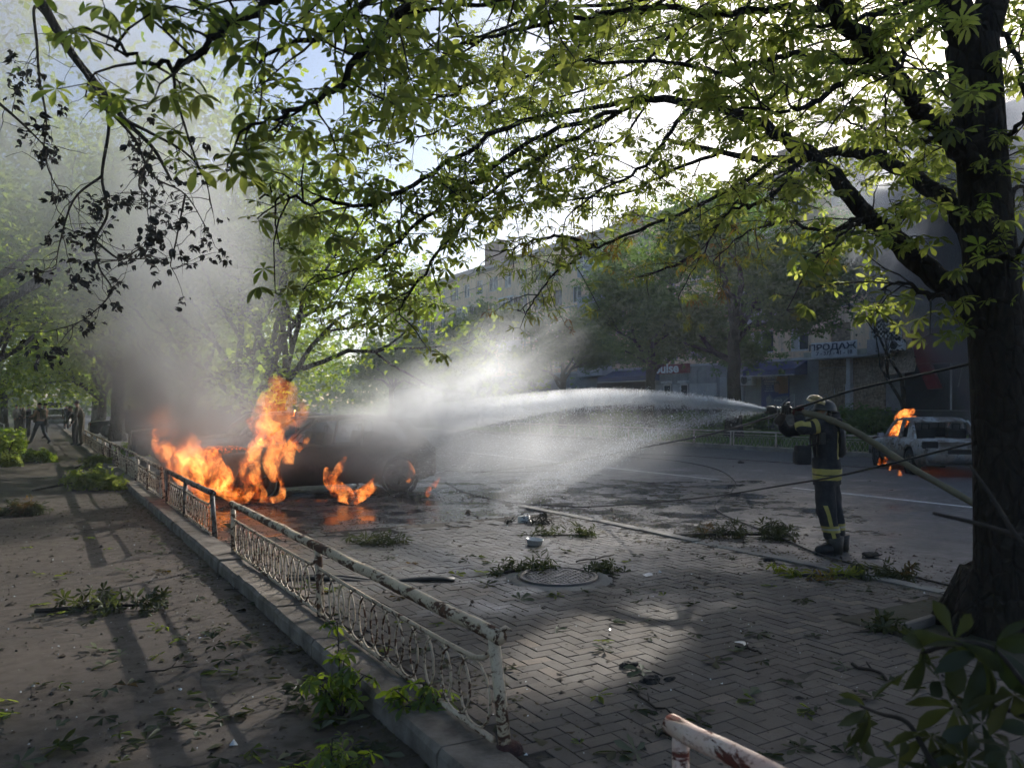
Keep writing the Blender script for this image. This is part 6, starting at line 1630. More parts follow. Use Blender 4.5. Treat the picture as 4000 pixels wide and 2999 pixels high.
fallen(1130, 1136, .5, .10, 60, .10, 'charred sprig beside the far plastic tub', M_LEAF_X, templ=LEAF_WILT, ang=.1, seed=16)
fallen(1880, 1375, .36, .13, 34, .13, 'wilted leaf bunch near the edging board by the chestnut', M_LEAF_W, ang=0, seed=17)

# ---- shoots growing at the kerb
def shoots(base, stems, label, mat=M_LEAF_L, leaf=.085, name='kerb_shoot'):
    e = empty(name, base, 0, label, 'plant', 'green shoots by the kerb'); m = MB(); pos = []; yaw = []
    rg = random.Random(int(base.x*1000))
    for (dx, dz, dy) in stems:
        S = catmull([Vector((0, 0, -.02)), Vector((dx*.4, dy*.4, dz*.55)), Vector((dx, dy, dz))], 5); m.tube(S, [.007*(1-.6*i/len(S)) for i in range(len(S))], 6)
        for j in range(4, len(S), 3):
            for _ in range(3):
                a = rg.uniform(0, 6.28); pos.append(tuple(S[j]+Vector((math.cos(a)*.05, math.sin(a)*.05, rg.uniform(-.04, .02))))); yaw.append(a)
                m.tube([S[j], pos[-1]], .0025, 4, caps=False)
    m.build('stem', M_TWIG, e, True); q = np.random.default_rng(3)
    for i, (p, a) in enumerate(zip(pos, yaw)):
        T = LEAF_HI[i % 4]; o = link('leaf', npmesh('leaf', T[0], T[1], mat, False, {'rnd': np.full(len(T[0]), q.random())}), e)
        o.location = p; o.scale = (leaf*q.uniform(.7, 1.15),)*3; o.rotation_euler = (q.normal(0, .35), q.normal(.45, .3), a)
    return e
shoots(gr(735, 1545, PZ), [(.02, .30, 0), (-.12, .20, .05), (.12, .22, -.05), (.03, .48, .14), (-.05, .14, .2)], 'tallest green chestnut shoot growing up through the near fence')
shoots(gr(905, 1550, 0), [(.05, .16, .05), (-.10, .14, .1), (.14, .10, 0)], 'low green shoot right of the near fence bottom rail')
shoots(gr(715, 1690, PZ), [(.0, .12, 0), (-.16, .10, .05), (.16, .09, .0), (.05, .14, .14)], 'bright green shoot at the bottom edge left of the kerb')

# ---- blurred branch close to the lens, lower right
fg = empty('foreground_branch', at(2230, 1660, 1.9), 0, 'blurred leafy branch close to the camera at the lower right', 'branch')
B0 = at(2230, 1660, 1.9); FL_ = lambda *p: at(*p)-B0
for pts, r0 in (([(2300, 1600, 1.8), (2211, 1480, 1.9), (2140, 1400, 1.95), (2060, 1390, 2.0), (1990, 1410, 2.05)], .011), ([(2300, 1600, 1.85), (2200, 1540, 1.95), (2110, 1520, 2.05), (2050, 1530, 2.1)], .008),
                ([(2100, 1760, 1.8), (2010, 1640, 2.0), (1960, 1560, 2.1), (1900, 1540, 2.15), (1850, 1520, 2.2)], .009), ([(2330, 1180, 1.8), (2211, 1160, 1.95), (2110, 1130, 2.1), (2015, 1108, 2.2)], .010), ([(2330, 1250, 1.8), (2211, 1175, 1.9), (2140, 1070, 2.0), (2095, 1005, 2.1)], .008)):
    S = catmull([FL_(*p) for p in pts], 5); MB().tube(S, [r0*(1-.6*i/len(S)) for i in range(len(S))], 8).build('stem', M_TWIG, fg, True)
_b = at(2330, 1250, 1.8); _g = Vector((_b.x+.10, _b.y-.06, .0)); _m = at(2300, 1600, 1.82)
MB().tube([p-B0 for p in (_g, (_g+_m)/2+Vector((.03, 0, 0)), _m, _b, at(2330, 1180, 1.8), _b+Vector((.05, -.05, .35)))], [.02, .018, .015, .011, .010, .005], 8).build('stem', M_TWIG, fg, True)
q = np.random.default_rng(6)
for (px, py, d, s) in ((1995, 1400, 2.05, .17), (2060, 1380, 2.0, .19), (2110, 1410, 1.98, .18), (2150, 1390, 1.95, .17), (2030, 1470, 2.02, .16), (1960, 1450, 2.1, .16), (1870, 1530, 2.2, .13), (1850, 1570, 2.2, .12), (2060, 1530, 2.1, .15), (2010, 1590, 2.05, .15), (2120, 1560, 2.0, .16), (2190, 1500, 1.9, .15), (2000, 1660, 2.0, .14), (2090, 1640, 2.0, .16), (2180, 1620, 1.9, .15), (1940, 1640, 2.05, .12)):
    T = LEAF_HI[q.integers(0, 4)]; o = link('leaf', npmesh('leaf', T[0], T[1], M_LEAF_W, False, {'rnd': np.full(len(T[0]), q.random())}), fg)
    o.location = FL_(px, py, d); o.scale = (s*.8,)*3; o.rotation_euler = (q.normal(0, .4), q.normal(1.0, .3), q.uniform(0, 6.28))

# ---- fallen leaves, each its own thing
fl_me = {}
for mname, mm in (('g', M_LEAF), ('w', M_LEAF_W), ('p', M_LEAF_P)):
    fl_me[mname] = [npmesh('fallen_leaf', *palmate(n, 1.0, 4, dr, fo, wd=wd, span=sp, seed=s), mm, False, None) for n, dr, fo, wd, sp, s in ((5, .05, .3, .42, 250, 41), (6, -.1, .2, .40, 280, 42), (4, .1, .6, .38, 160, 43), (3, -.15, .5, .5, 100, 44), (5, .0, .8, .3, 200, 45))]
rg = random.Random(123)
def leaf_on(px, py, z, label, group, k):
    p = gr(px, py, z); o = link('fallen_leaf', rg.choice(fl_me[k])); s = rg.uniform(.07, .14)
    o.location = (p.x, p.y, z+.022); o.scale = (s, s, s); o.rotation_euler = (rg.gauss(0, .16), rg.gauss(0, .16), rg.uniform(0, 6.28))
    tag(o, label, 'leaf', group)
cnt = 0
while cnt < 110:
    px, py = rg.uniform(5, 900), rg.uniform(1140, 1655); p = gr(px, py, PZ)
    if p.x > KX-.04: continue
    if rg.random() > (p.x+1.0)/2.2: continue
    k_ = rg.choice('gwpw'); leaf_on(px, py, PZ, {'g': 'fresh green', 'w': 'dull wilted', 'p': 'pale upturned'}[k_]+' fallen leaf lying on the brown asphalt footpath', {'g': 'fresh', 'w': 'wilted', 'p': 'upturned'}[k_]+' fallen leaves on the footpath', k_); cnt += 1
cnt = 0
while cnt < 110:
    px, py = rg.uniform(560, 2100), 1190+rg.random()**1.4*465; p = gr(px, py)
    if p.x < FX+.08 or p.x > RX-.15 or p.y > PAVE_Y1: continue
    k_ = rg.choice('gwpww'); leaf_on(px, py, 0.02, {'g': 'fresh green', 'w': 'dull wilted', 'p': 'pale upturned'}[k_]+' fallen leaf lying on the block paving', {'g': 'fresh', 'w': 'wilted', 'p': 'upturned'}[k_]+' fallen leaves on the paving', k_); cnt += 1

# ---- crumbs, shards and leaf litter nobody could count
def crumbs(name, pts, size, mat, label, flat=.6):
    n = len(pts); q = np.random.default_rng(n)
    T = np.array([(1, 0, 0), (-.5, .87, 0), (-.5, -.87, 0), (0, 0, 1)]); TF = np.array([(0, 1, 3), (1, 2, 3), (2, 0, 3)])
    M = rotmats(q.normal(0, .2, n), q.normal(0, .2, n), q.uniform(0, 6.28, n)); s = q.lognormal(0, .5, n)*size
    jit = 1+q.normal(0, .35, (n, 4, 3)); V = np.einsum('nij,nvj->nvi', M, T[None]*jit*np.array((1, 1, flat)))*s[:, None, None]+np.asarray(pts)[:, None, :]
    F = TF[None]+(np.arange(n)*4)[:, None, None]
    tag(link(name, npmesh(name, V.reshape(-1, 3), F.reshape(-1, 3), mat)), label, 'debris', kind='stuff')
M_CRUMB = pm('dark_crumb', (0.020, 0.016, 0.012), (0.045, 0.034, 0.022), 3, 0.95, world=True)
M_SHARD = pm('glass_shard', (0.55, 0.60, 0.62), (0.40, 0.42, 0.42), 3, 0.12, world=True)
M_LITTER = pm('leaf_litter', (0.045, 0.050, 0.018), (0.060, 0.035, 0.015), 8, 0.9, world=True)
def zone(n, x0, x1, y0, y1, z, dens=None):
    q = np.random.default_rng(n+int(x0*10)); P_ = np.stack([q.uniform(x0, x1, n), q.uniform(y0, y1, n), np.full(n, z)], 1)
    if dens is not None: P_ = P_[q.random(n) < dens(P_)]
    return P_
crumbs('dark_crumbs', np.concatenate([zone(5200, FX+.1, RX, 1.5, 10.5, .027), zone(3200, -1.2, KX, 3, 16, PZ+.003), zone(3800, RX-.8, RX+1.6, 3, 13, .008), zone(2200, 2.2, 9, 9.8, 14.2, .005), zone(1200, 8, 20, 4, 24, .004)]), .0085, M_CRUMB, 'dark crumbs of bark and soot strewn over the paving')
crumbs('glass_shards', np.concatenate([zone(700, FX+.1, RX, 1.8, 11, .028), zone(500, -1.2, KX, 3, 14, PZ+.003), zone(300, RX, 14, 5, 18, .004)]), .0045, M_SHARD, 'tiny bright glass shards strewn over the ground', .9)
kd = lambda P_: np.clip(np.exp(-(KX-P_[:, 0])/.28), 0, 1)
crumbs('kerb_litter', np.concatenate([zone(9000, .4, KX, 2.2, 20, PZ+.004, kd), zone(1500, FX+.08, FX+.5, 2, 14, .028)]), .012, M_LITTER, 'brown leaf litter heaped along the foot of the kerb', .35)
crumbs('gutter_litter', zone(2600, RX-.7, RX+.5, 2.2, 9.8, .03), .012, M_LITTER, 'leaf litter along the edge of the carriageway', .35)

# ---- odd things on the ground
M_TUB = pm('white_plastic', (0.55, 0.55, 0.54), (0.42, 0.42, 0.42), 5, 0.35)
def tub(px, py, r, h, label, tip, lid=False):
    p = gr(px, py); e = empty('plastic_tub', (p.x, p.y, .03), rg.uniform(0, 6), label, 'tub', 'white plastic food tubs')
    b = MB().lathe([(.0005, 0), (r*.86, 0), (r, h), (r+.008, h), (r+.008, h-.012), (r*.985, h-.012), (r*.85, .006), (.0005, .006)], n=24, cap=False); bo = b.build('bowl', M_TUB, e, True)
    lab_ = MB().lathe([(r*.93+.002, h*.3), (r*.97+.002, h*.75)], n=24, cap=False); lab_.f = lab_.f[:7]; lab_.build('printed_label', pm('label_print', (.5, .5, .52), (.3, .05, .05), 30, .5), e, True)
    e.rotation_euler = tip
tub(1154, 1182, .098, .072, 'white plastic tub standing open on the paving behind the manhole', (R(4), 0, 1))
tub(1131, 1131, .10, .09, 'white plastic tub turned over farther back on wet ground', (R(176), R(6), 2))
for o in COL.objects:
    if o.name.startswith('plastic_tub') and abs(o.rotation_euler.x) > 2: o.location.z = .11
# black bumper strip
b0, b1 = gr(622, 1258), gr(982, 1260); d_ = (b1-b0)
m = MB(); S = [b0+d_*t-b0+Vector((0, 0, .03+.02*math.sin(t*9))) for t in np.linspace(0, 1, 16)]
m.tube(S, .036, 8, squash=(.55, 1.5)); m.tube([S[0]+Vector((.02, .10, .02)), S[5]+Vector((0, .08, .02)), S[9]+Vector((0, .03, .0))], .02, 6, squash=(.5, 1.4))
o = m.build('bumper_strip', M_BOOT, None, True); o.location = b0; tag(o, 'torn black plastic bumper strip lying behind the near fence', 'car part')
def lump(px, py, s, label, mat=M_SOOT, z=.03, name='charred_lump', sq=.5):
    p = gr(px, py); q = random.Random(int(px)); bm = bmesh.new(); bmesh.ops.create_icosphere(bm, subdivisions=3, radius=1)
    for v in bm.verts:
        f_ = 1+.55*mnoise.noise(v.co*1.7+Vector((px, 0, 0)))+.3*mnoise.noise(v.co*4.5); v.co = Vector((v.co.x*f_*s, v.co.y*f_*s*.7, v.co.z*f_*s*sq))
    me = bpy.data.meshes.new(name); bm.to_mesh(me); bm.free(); me.materials.append(mat); o = link(name, me); o.location = (p.x, p.y, z); tag(o, label, 'debris', 'charred lumps on the paving')
lump(1357, 1447, .055, 'charred crumbly lump on the paving at lower middle'); lump(1405, 1480, .062, 'second charred lump just below the other on the paving'); lump(1445, 1478, .035, 'small charred lump right of the two bigger ones')
lump(1880, 1203, .10, 'flat black grille fragment behind the firefighter\'s boots', sq=.25, name='grille_fragment'); lump(1660, 1216, .06, 'black scrap in the gutter left of the firefighter', sq=.4)
lump(1600, 1000, .10, 'dark scrap on the road behind the cable loop', sq=.4, z=.02); lump(1100, 1095, .07, 'dark wet scrap beside the burning hatchback', sq=.3)
for i, (a, b, dd, lab) in enumerate((((1415, 1580), (1500, 1605), .009, 'thick bare twig at the bottom edge beside the pink rail'), ((1355, 1490), (1460, 1545), .008, 'crooked bare twig on the paving below the charred lumps'), ((1830, 1430), (1910, 1465), .012, 'dark stick on the paving before the chestnut'), ((1590, 1395), (1640, 1410), .008, 'short dark stick on the paving right of the sun patch'), ((1240, 1215), (1330, 1200), .009, 'thin bare stick pointing away from the manhole'), ((310, 1455), (430, 1440), .006, 'thin straight twig on the footpath'), ((480, 1275), (560, 1270), .006, 'thin twig lying across the footpath near the kerb'))):
    z_ = PZ+.01 if a[0] < 600 else .035; p0_, p1_ = gr(*a, z_), gr(*b, z_); S = [p0_.lerp(p1_, t)-p0_+Vector((rg.gauss(0, .02), rg.gauss(0, .02), abs(rg.gauss(0, .008)))) for t in np.linspace(0, 1, 7)]
    m = MB().tube(S, [dd*(1-.4*k_/7) for k_ in range(7)], 6); m.tube([S[3], S[3]+Vector((.05, .07, .02))], dd*.5, 5)
    o = m.build('fallen_twig', M_TWIG, None, True); o.location = p0_; tag(o, lab, 'twig', 'bare twigs on the ground')
p0_, p1_ = gr(1960, 1372), gr(2075, 1335)
o = MB().box((0, 0, 0), ((p1_-p0_).length+.1, .05, .09)).build('edging_board', pm('grey_wood', (.16, .14, .12), (.10, .09, .08), 8, .9, .4, 40, stretch=(.2, 1, 1)), None, False, .006)
o.location = (p0_+p1_)/2+Vector((0, 0, .05)); o.rotation_euler = (0, 0, math.atan2((p1_-p0_).y, (p1_-p0_).x)); tag(o, 'weathered edging board lying by the chestnut tree pit', 'board')
for (px, py, lab) in ((1020, 1036, 'pale square scrap of paper on the road right of the burning car'), (1398, 1250, 'torn white scrap on the paving right of the manhole'), (1605, 1402, 'pale torn leaf scrap on the paving')):
    p = gr(px, py); V = [(rg.gauss(a*.05, .01), rg.gauss(b*.035, .008), rg.uniform(0, .02)) for a, b in ((-1, -1), (0, -1.1), (1, -1), (1, 1), (0, .9), (-1, 1))]
    o = link('paper_scrap', npmesh('paper_scrap', V, [(0, 1, 4, 5), (1, 2, 3, 4)], M_TUB)); o.location = (p.x, p.y, .035); o.rotation_euler = (0, 0, rg.uniform(0, 3)); tag(o, lab, 'paper')

# ---- bushes and grass
def bush(p, r, h, n, label, mat=M_LEAF_F, leaf=.13):
    q = np.random.default_rng(int(abs(p.x*31+p.y*17))); a = q.normal(0, 1, (n, 3)); a /= np.linalg.norm(a, axis=1)[:, None]
    rr = q.random(n)[:, None]**.4; P_ = a*rr*np.array((r, r, h*.55))*(1+.25*np.sin(a*5)[:, :1])+np.array((0, 0, h*.5)); P_ = P_[P_[:, 2] > 0]
    e = empty('bush', p, 0, label, 'bush', 'bushes'); m = MB()
    for i in range(7): m.tube([(0, 0, -.05), (q.normal(0, r*.3), q.normal(0, r*.3), h*.5), (q.normal(0, r*.6), q.normal(0, r*.6), h*.85)], [.03, .02, .006], 5)
    m.build('stem', M_TWIG, e, True); tag(link('foliage', scatter_leaves('foliage', P_, leaf, LEAF_1, mat, rng=q), e), kind='stuff')
for px, X, r, h, lab in ((1835, 36, 1.5, 1.5, 'dark bush before the podium right of the firefighter'), (1890, 34, 1.2, 1.3, 'dark bush behind the charred white car'), (1610, 37, 1.8, 1.2, 'dark bush left of the steps behind the ring fence'), (1480, 37, 1.7, 1.1, 'low dark bush behind the second ring fence panel'), (1330, 37, 1.9, 1.3, 'dark bush behind the spray'), (1180, 36, 1.9, 1.4, 'hazy bush behind the mist')):
    bush(on_x(px, X), r, h, 2200, lab)
bush(gr(12, 985, PZ), .9, .9, 900, 'small bush at the left edge beside the railing', M_LEAF_L, .12)
# steel railing at the left edge
lr = empty('path_railing', gr(8, 962, PZ), 0, 'grey tube railing at the left edge beside the footpath', 'railing')
MB().tube([(-3, 0, 1.0), (-.2, 0, 1.0), (0, 0, .9), (0, 0, 0)], .03, 8).build('top_tube', M_STEEL, lr, True)
for x_ in (-1.0, -2.0): MB().tube([(x_, 0, 0), (x_, 0, 1.0)], .025, 8).build('upright', M_STEEL, lr, True)
MB().tube([(-3, 0, .55), (0, 0, .55)], .02, 8).build('lower_tube', M_STEEL, lr, True)
nr = np.random.default_rng(9)
G = np.array([[(0, -.5, 0), (0, .5, 0), (.3, 0, 1)]])
def grass(name, n, x0, x1, y0, y1, z, h, label):
    P_ = np.stack([nr.uniform(x0, x1, n), nr.uniform(y0, y1, n), np.full(n, z)], 1); a = nr.uniform(0, 6.28, n); s = h*nr.uniform(.5, 1.3, n)
    c, s_ = np.cos(a), np.sin(a); T = np.array([(0, -.12, 0), (0, .12, 0), (.45, 0, 1)])
    V = np.stack([np.stack([(T[k, 0]*c-T[k, 1]*s_)*s, (T[k, 0]*s_+T[k, 1]*c)*s, T[k, 2]*s], 1)+P_ for k in range(3)], 1)
    F = np.arange(n*3).reshape(-1, 3); tag(link(name, npmesh(name, V.reshape(-1, 3), F, M_LEAF_F, False, {'rnd': np.repeat(nr.random(n), 3)})), label, 'grass', kind='stuff')
grass('far_grass', 26000, FARX+.2, 40, 6, 50, .1, .16, 'rough grass between the ring fence and the shops')
grass('verge_grass', 12000, -6, -1.35, 20, 70, PZ-.02, .16, 'rough grass left of the footpath')
# ------------------------------------------------------------------ fire, smoke, water
def vol_box(name, lo, hi, mat, label=None, cat=None, kind='stuff'):
    m = MB().bb(lo[0], hi[0], lo[1], hi[1], lo[2], hi[2]); o = m.build(name, mat); tag(o, label, cat, kind=kind); return o
def set_step(m, rate):
    try: m.cycles.volume_step_rate = rate
    except Exception: pass
def shear_local(k, origin, drift, dirv):
    """position relative to a plume that leans: (across, along depth, height)"""
    p = k.vmath('SUBTRACT', k.pos(), tuple(origin)); return p
def smoke_mat(name, origin, lean, R0, RG, z0, z1, dens, color, g=0.3, nscale=.55, thr=(.42, .66), dirv=None, noise_amp=1.0, absorb=None, curve=0.0, gap=None, step=.6, sq=1.0, stretch=(1, 1, .7)):
    """a column rising from origin; lean: metres sideways (dirv) per metre of height"""
    dirv = dirv or -CR
    k = NT(name); p = k.vmath('SUBTRACT', k.pos(), tuple(origin))
    s = k.n('ShaderNodeSeparateXYZ'); k.l(p, s.inputs[0]); z = s.outputs['Z']
    off = k.math('MULTIPLY', z, lean)
    if curve: off = k.math('ADD', off, k.math('MULTIPLY', k.math('MULTIPLY', z, z), curve))
    # wander
    wn = k.n('ShaderNodeTexNoise'); wn.inputs['Scale'].default_value = .35; wn.inputs['Detail'].default_value = 2; k.l(k.pos(), wn.inputs['Vector'])
    wv = k.vmath('SCALE', k.vmath('SUBTRACT', wn.outputs['Color'], (.5, .5, .5)), 2.2*R0)
    cx_ = k.math('MULTIPLY', off, dirv[0]); cy_ = k.math('MULTIPLY', off, dirv[1])
    c = k.n('ShaderNodeCombineXYZ'); k.l(cx_, c.inputs[0]); k.l(cy_, c.inputs[1]); k.l(z, c.inputs[2])
    q = k.vmath('ADD', k.vmath('SUBTRACT', p, c.outputs[0]), wv)
    q = k.vmath('MULTIPLY', q, (1, 1, 0))
    rad = k.math('MAXIMUM', k.math('MULTIPLY_ADD', z, RG, R0), .05)
    r = k.math('DIVIDE', k.vmath('LENGTH', q), rad)
    fall = k.fr(r, .15, 1.0, 1, 0); fall = k.math('MULTIPLY', fall, fall)
    n = k.noise(k.map(k.pos(), stretch), nscale, 3, .6, .5)
    n = k.fr(n, thr[0], thr[1])
    zf = k.math('MULTIPLY', k.fr(z, z0, z0+.4, 0, 1), k.fr(z, z1*.6, z1, 1, 0))
    thin = k.math('DIVIDE', R0, k.math('ADD', rad, 0.0))
    d = k.math('MULTIPLY', k.math('MULTIPLY', fall, n), k.math('MULTIPLY', zf, k.math('MULTIPLY', k.math('POWER', thin, .8), dens)))
    for (g0, ga, gb) in (gap or ()):     # clear tube cut through the plume along the sun's rays, to let light through
        cr_ = k.n('ShaderNodeVectorMath'); cr_.operation = 'CROSS_PRODUCT'; k.l(k.vmath('SUBTRACT', k.pos(), tuple(g0)), cr_.inputs[0]); cr_.inputs[1].default_value = tuple(sun_dir)
        d = k.math('MULTIPLY', d, k.fr(k.vmath('LENGTH', cr_.outputs[0]), ga, gb))
    v = k.n('ShaderNodeVolumePrincipled'); v.inputs['Color'].default_value = (*color, 1); v.inputs['Anisotropy'].default_value = g; k.l(d, v.inputs['Density'])
    if absorb: v.inputs['Absorption Color'].default_value = (*absorb, 1)
    k.l(v.outputs[0], k.out.inputs['Volume']); set_step(k.m, step); return k.m

# grey smoke of the burning hatchback, drifting up and to the left
o1 = (3.1, 14.2, 0.2)
ctr = lambda px, py, d: tuple(at(px, py, d))
m = smoke_mat('grey_smoke', o1, .42, 1.35, .40, .1, 13.0, 1.9, (.64, .65, .67), .4, .42, (.38, .66), step=1.4)
pl, ph_ = at(-250, 875, 14.5), at(900, 875, 15.5)
vol_box('grey_smoke', (-8.0, 9.5, .03), (7.0, 21.5, 11.5), m, 'grey smoke drifting up and left from the burning hatchback', 'smoke')
# low dark smoke at the nose
m = smoke_mat('dark_low_smoke', (2.6, 14.3, .1), .45, .85, .34, .05, 3.6, 3.4, (.24, .22, .21), .2, .9, (.40, .62), step=.4)
vol_box('dark_low_smoke', (-1.2, 12.2, .03), (5.4, 17.4, 3.6), m, 'low dark brown smoke around the flames by the fence', 'smoke')
# dark smoke of the white sedan
sc_ = sed.location
m = smoke_mat('dark_smoke', (sc_.x+2.3, sc_.y-1.4, .5), .28, 1.8, .26, .1, 13.0, 6.5, (.34, .36, .41), .6, .5, (.34, .58), dirv=Vector((0, 1, 0)), step=1.0, curve=0.0, gap=[(gr(1290, 1400), .42, .74), (gr(500, 1550, PZ), .22, .50), (gr(250, 1290, PZ), .25, .55), (at(1500, 330, 10), .5, 1.6), (at(1800, 480, 7), .5, 1.2)])
vol_box('dark_smoke', (sc_.x-2.5, sc_.y-5.0, .4), (sc_.x+7.5, sc_.y+6.5, 12.5), m, 'dark smoke rising from the burnt white sedan behind the chestnut', 'smoke')

# ---- water: jets of drops and the cloud of mist
NZ = RZ @ Vector(n0)+FF
def mist_mat(name, centre, axes, radii, dens, nscale=1.0, thr=(.38, .68), g=.6, stretch=(1, 1, 1), step=.5, rot=0.0, color=(.97, .98, 1)):
    """ellipsoid of mist: axes = (right, depth, up) in the turned frame"""
    k = NT(name); p = k.vmath('SUBTRACT', k.pos(), tuple(centre))
    mp = k.n('ShaderNodeMapping'); mp.vector_type = 'POINT'; mp.inputs['Rotation'].default_value = (0, 0, R(YAW)); k.l(p, mp.inputs['Vector'])
    m2 = k.n('ShaderNodeMapping'); m2.inputs['Rotation'].default_value = (0, rot, 0); k.l(mp.outputs[0], m2.inputs['Vector'])
    q = k.vmath('MULTIPLY', m2.outputs[0], tuple(1/r for r in radii)); r = k.vmath('LENGTH', q)
    fall = k.fr(r, .1, 1.0, 1, 0); fall = k.math('MULTIPLY', fall, fall)
    n = k.fr(k.noise(k.map(m2.outputs[0], stretch), nscale, 4, .62, .4), thr[0], thr[1])
    d = k.math('MULTIPLY', k.math('MULTIPLY', fall, n), dens)
    v = k.n('ShaderNodeVolumePrincipled'); v.inputs['Color'].default_value = (*color, 1); v.inputs['Anisotropy'].default_value = g; k.l(d, v.inputs['Density'])
    k.l(v.outputs[0], k.out.inputs['Volume']); set_step(k.m, step); return k.m
def mist(name, c, radii, dens, label, rot=0.0, **kw):
    m = mist_mat(name, c, None, radii, dens, rot=rot, **kw)
    b = MB(); ellipsoid(b, (0, 0, 0), radii, (0, -rot, 0), 20, 12); o = b.build(name, m, None, True); o.location = c; o.rotation_euler = (0, 0, -R(YAW)); tag(o, label, 'mist', kind='stuff'); return o
mist('spray_cloud', at(905, 880, 14.2), (3.0, 1.3, 1.0), 2.3, 'bright white cloud of spray over the burning hatchback', rot=.22, nscale=.9, stretch=(1, 1, 1.6), thr=(.34, .64))
mist('spray_billow', at(1030, 800, 14.8), (2.7, 1.4, 1.25), 1.7, 'thin spray blown up above the road', rot=.42, nscale=.8, stretch=(.6, 1, 1.9), thr=(.40, .70))
mist('road_mist', at(1130, 960, 13.6), (3.3, 1.8, 1.1), .8, 'thin mist hanging over the wet road', nscale=.6, thr=(.3, .7))
mist('car_mist', at(850, 985, 13.4), (2.0, .7, .9), 1.3, 'thin mist in front of the charred hatchback', nscale=.9, thr=(.3, .7), color=(.7, .71, .74))
mist('upper_smoke', at(180, 330, 13.0), (5.2, 2.6, 4.2), .46, 'pale grey smoke spread through the trees at the upper left', nscale=.35, thr=(.30, .66), g=.4, step=1.2, color=(.46, .48, .51))
mist('drifting_dark_smoke', at(2020, 560, 22), (3.2, 2.0, 2.2), 1.5, 'dark blue grey smoke drifting past the chestnut trunk above the white sedan', nscale=.5, thr=(.42, .66), g=.5, step=.8, color=(.40, .42, .47))
mist('sun_whitened_smoke', at(1915, 430, 20.5), (1.9, 1.3, 1.0), 1.5, 'top of the sedan smoke behind the chestnut trunk, coloured white as if sunlit', nscale=.7, thr=(.34, .64))  # sunlit top of the dark smoke, its sunlight put into a white colour
mist('car_smoke', at(800, 985, 14.4), (2.2, 1.0, .85), 1.5, 'dark smoke hanging round the body of the charred hatchback', nscale=1.1, thr=(.28, .6), color=(.20, .20, .21))
# drops
k = NT('water_drop'); D = k.n('ShaderNodeBsdfTranslucent'); D.inputs[0].default_value = (.9, .93, .97, 1); D2 = k.n('ShaderNodeBsdfDiffuse'); D2.inputs[0].default_value = (.85, .88, .92, 1)
mx = k.n('ShaderNodeMixShader'); mx.inputs[0].default_value = .6; k.l(D2.outputs[0], mx.inputs[1]); k.l(D.outputs[0], mx.inputs[2]); k.l(mx.outputs[0], k.out.inputs['Surface']); M_DROP = k.m
def jet(name, path, r0, r1, n, size, label, power=1.0, hollow=0.0, sag=0.0):
    Q = np.array([tuple(p) for p in catmull(path, 20)]); q = np.random.default_rng(n)
    t = q.random(n)**power; x = t*(len(Q)-1); i = np.minimum(x.astype(int), len(Q)-2); f_ = (x-i)[:, None]; C = Q[i]*(1-f_)+Q[i+1]*f_
    rr = (r0+(r1-r0)*t)[:, None]; off = q.normal(0, 1, (n, 3)); 
    C = C+off*rr*np.array((1, 1, .55)); C[:, 2] -= np.abs(q.normal(0, 1, n))*sag*t
    C = C[C[:, 2] > .01]; n = len(C)
    T = np.array([(1, 0, -.3), (-.5, .87, -.3), (-.5, -.87, -.3), (0, 0, 1)]); TF = np.array([(0, 1, 3), (1, 2, 3), (2, 0, 3), (0, 2, 1)])
    M = rotmats(q.uniform(0, 6, n), q.uniform(0, 6, n), q.uniform(0, 6, n)); s = size*q.lognormal(0, .4, n)
    V = np.einsum('nij,vj->nvi', M, T)*s[:, None, None]+C[:, None, :]; F = TF[None]+(np.arange(n)*4)[:, None, None]
    tag(link(name, npmesh(name, V.reshape(-1, 3), F.reshape(-1, 3), M_DROP)), label, 'water jet', kind='stuff')
up_path = [NZ, at(1550, 868, 9.6), at(1400, 857, 10.7), at(1250, 860, 12.0), at(1100, 880, 13.2), at(950, 905, 14.2)]
lo_path = [NZ, at(1560, 897, 9.4), at(1430, 932, 10.2), at(1330, 975, 10.8), at(1230, 1020, 11.3), at(1130, 1065, 11.8), at(1080, 1095, 12.3)]
jet('water_jet', up_path, .012, .20, 46000, .0045, 'upper arc of the white water jet from the nozzle', .9, sag=.10)
jet('water_jet', lo_path[:-1], .02, .17, 7500, .0038, 'lower falling arc of the white water jet', .8)
jet('falling_drops', [NZ, at(1450, 900, 10.4), at(1250, 930, 12), at(1050, 960, 13.5), at(900, 960, 14.2)], .03, .5, 15000, .0034, 'fine drops falling between the two arcs of water', .7, sag=.35)
def tube_mist(name, path, radii, dens, label, g=.6):
    k = NT(name); n = k.fr(k.noise(k.pos(), 3.0, 4, .6), .3, .7, .3, 1)
    v = k.n('ShaderNodeVolumePrincipled'); v.inputs['Color'].default_value = (.97, .98, 1, 1); v.inputs['Anisotropy'].default_value = g
    k.l(k.math('MULTIPLY', n, dens), v.inputs['Density']); k.l(v.outputs[0], k.out.inputs['Volume']); set_step(k.m, .3)
    P_ = catmull(path, 6); tag(MB().tube(P_, lerp_list(radii, len(P_)), 14).build(name, k.m, None, True), label, 'water jet', kind='stuff')
tube_mist('jet_mist', up_path, (.02, .06, .10, .15, .22, .30), 2.4, 'mist core of the upper water arc')
tube_mist('jet_mist', lo_path, (.02, .07, .11, .15, .19, .22, .25), .4, 'mist core of the lower water arc')

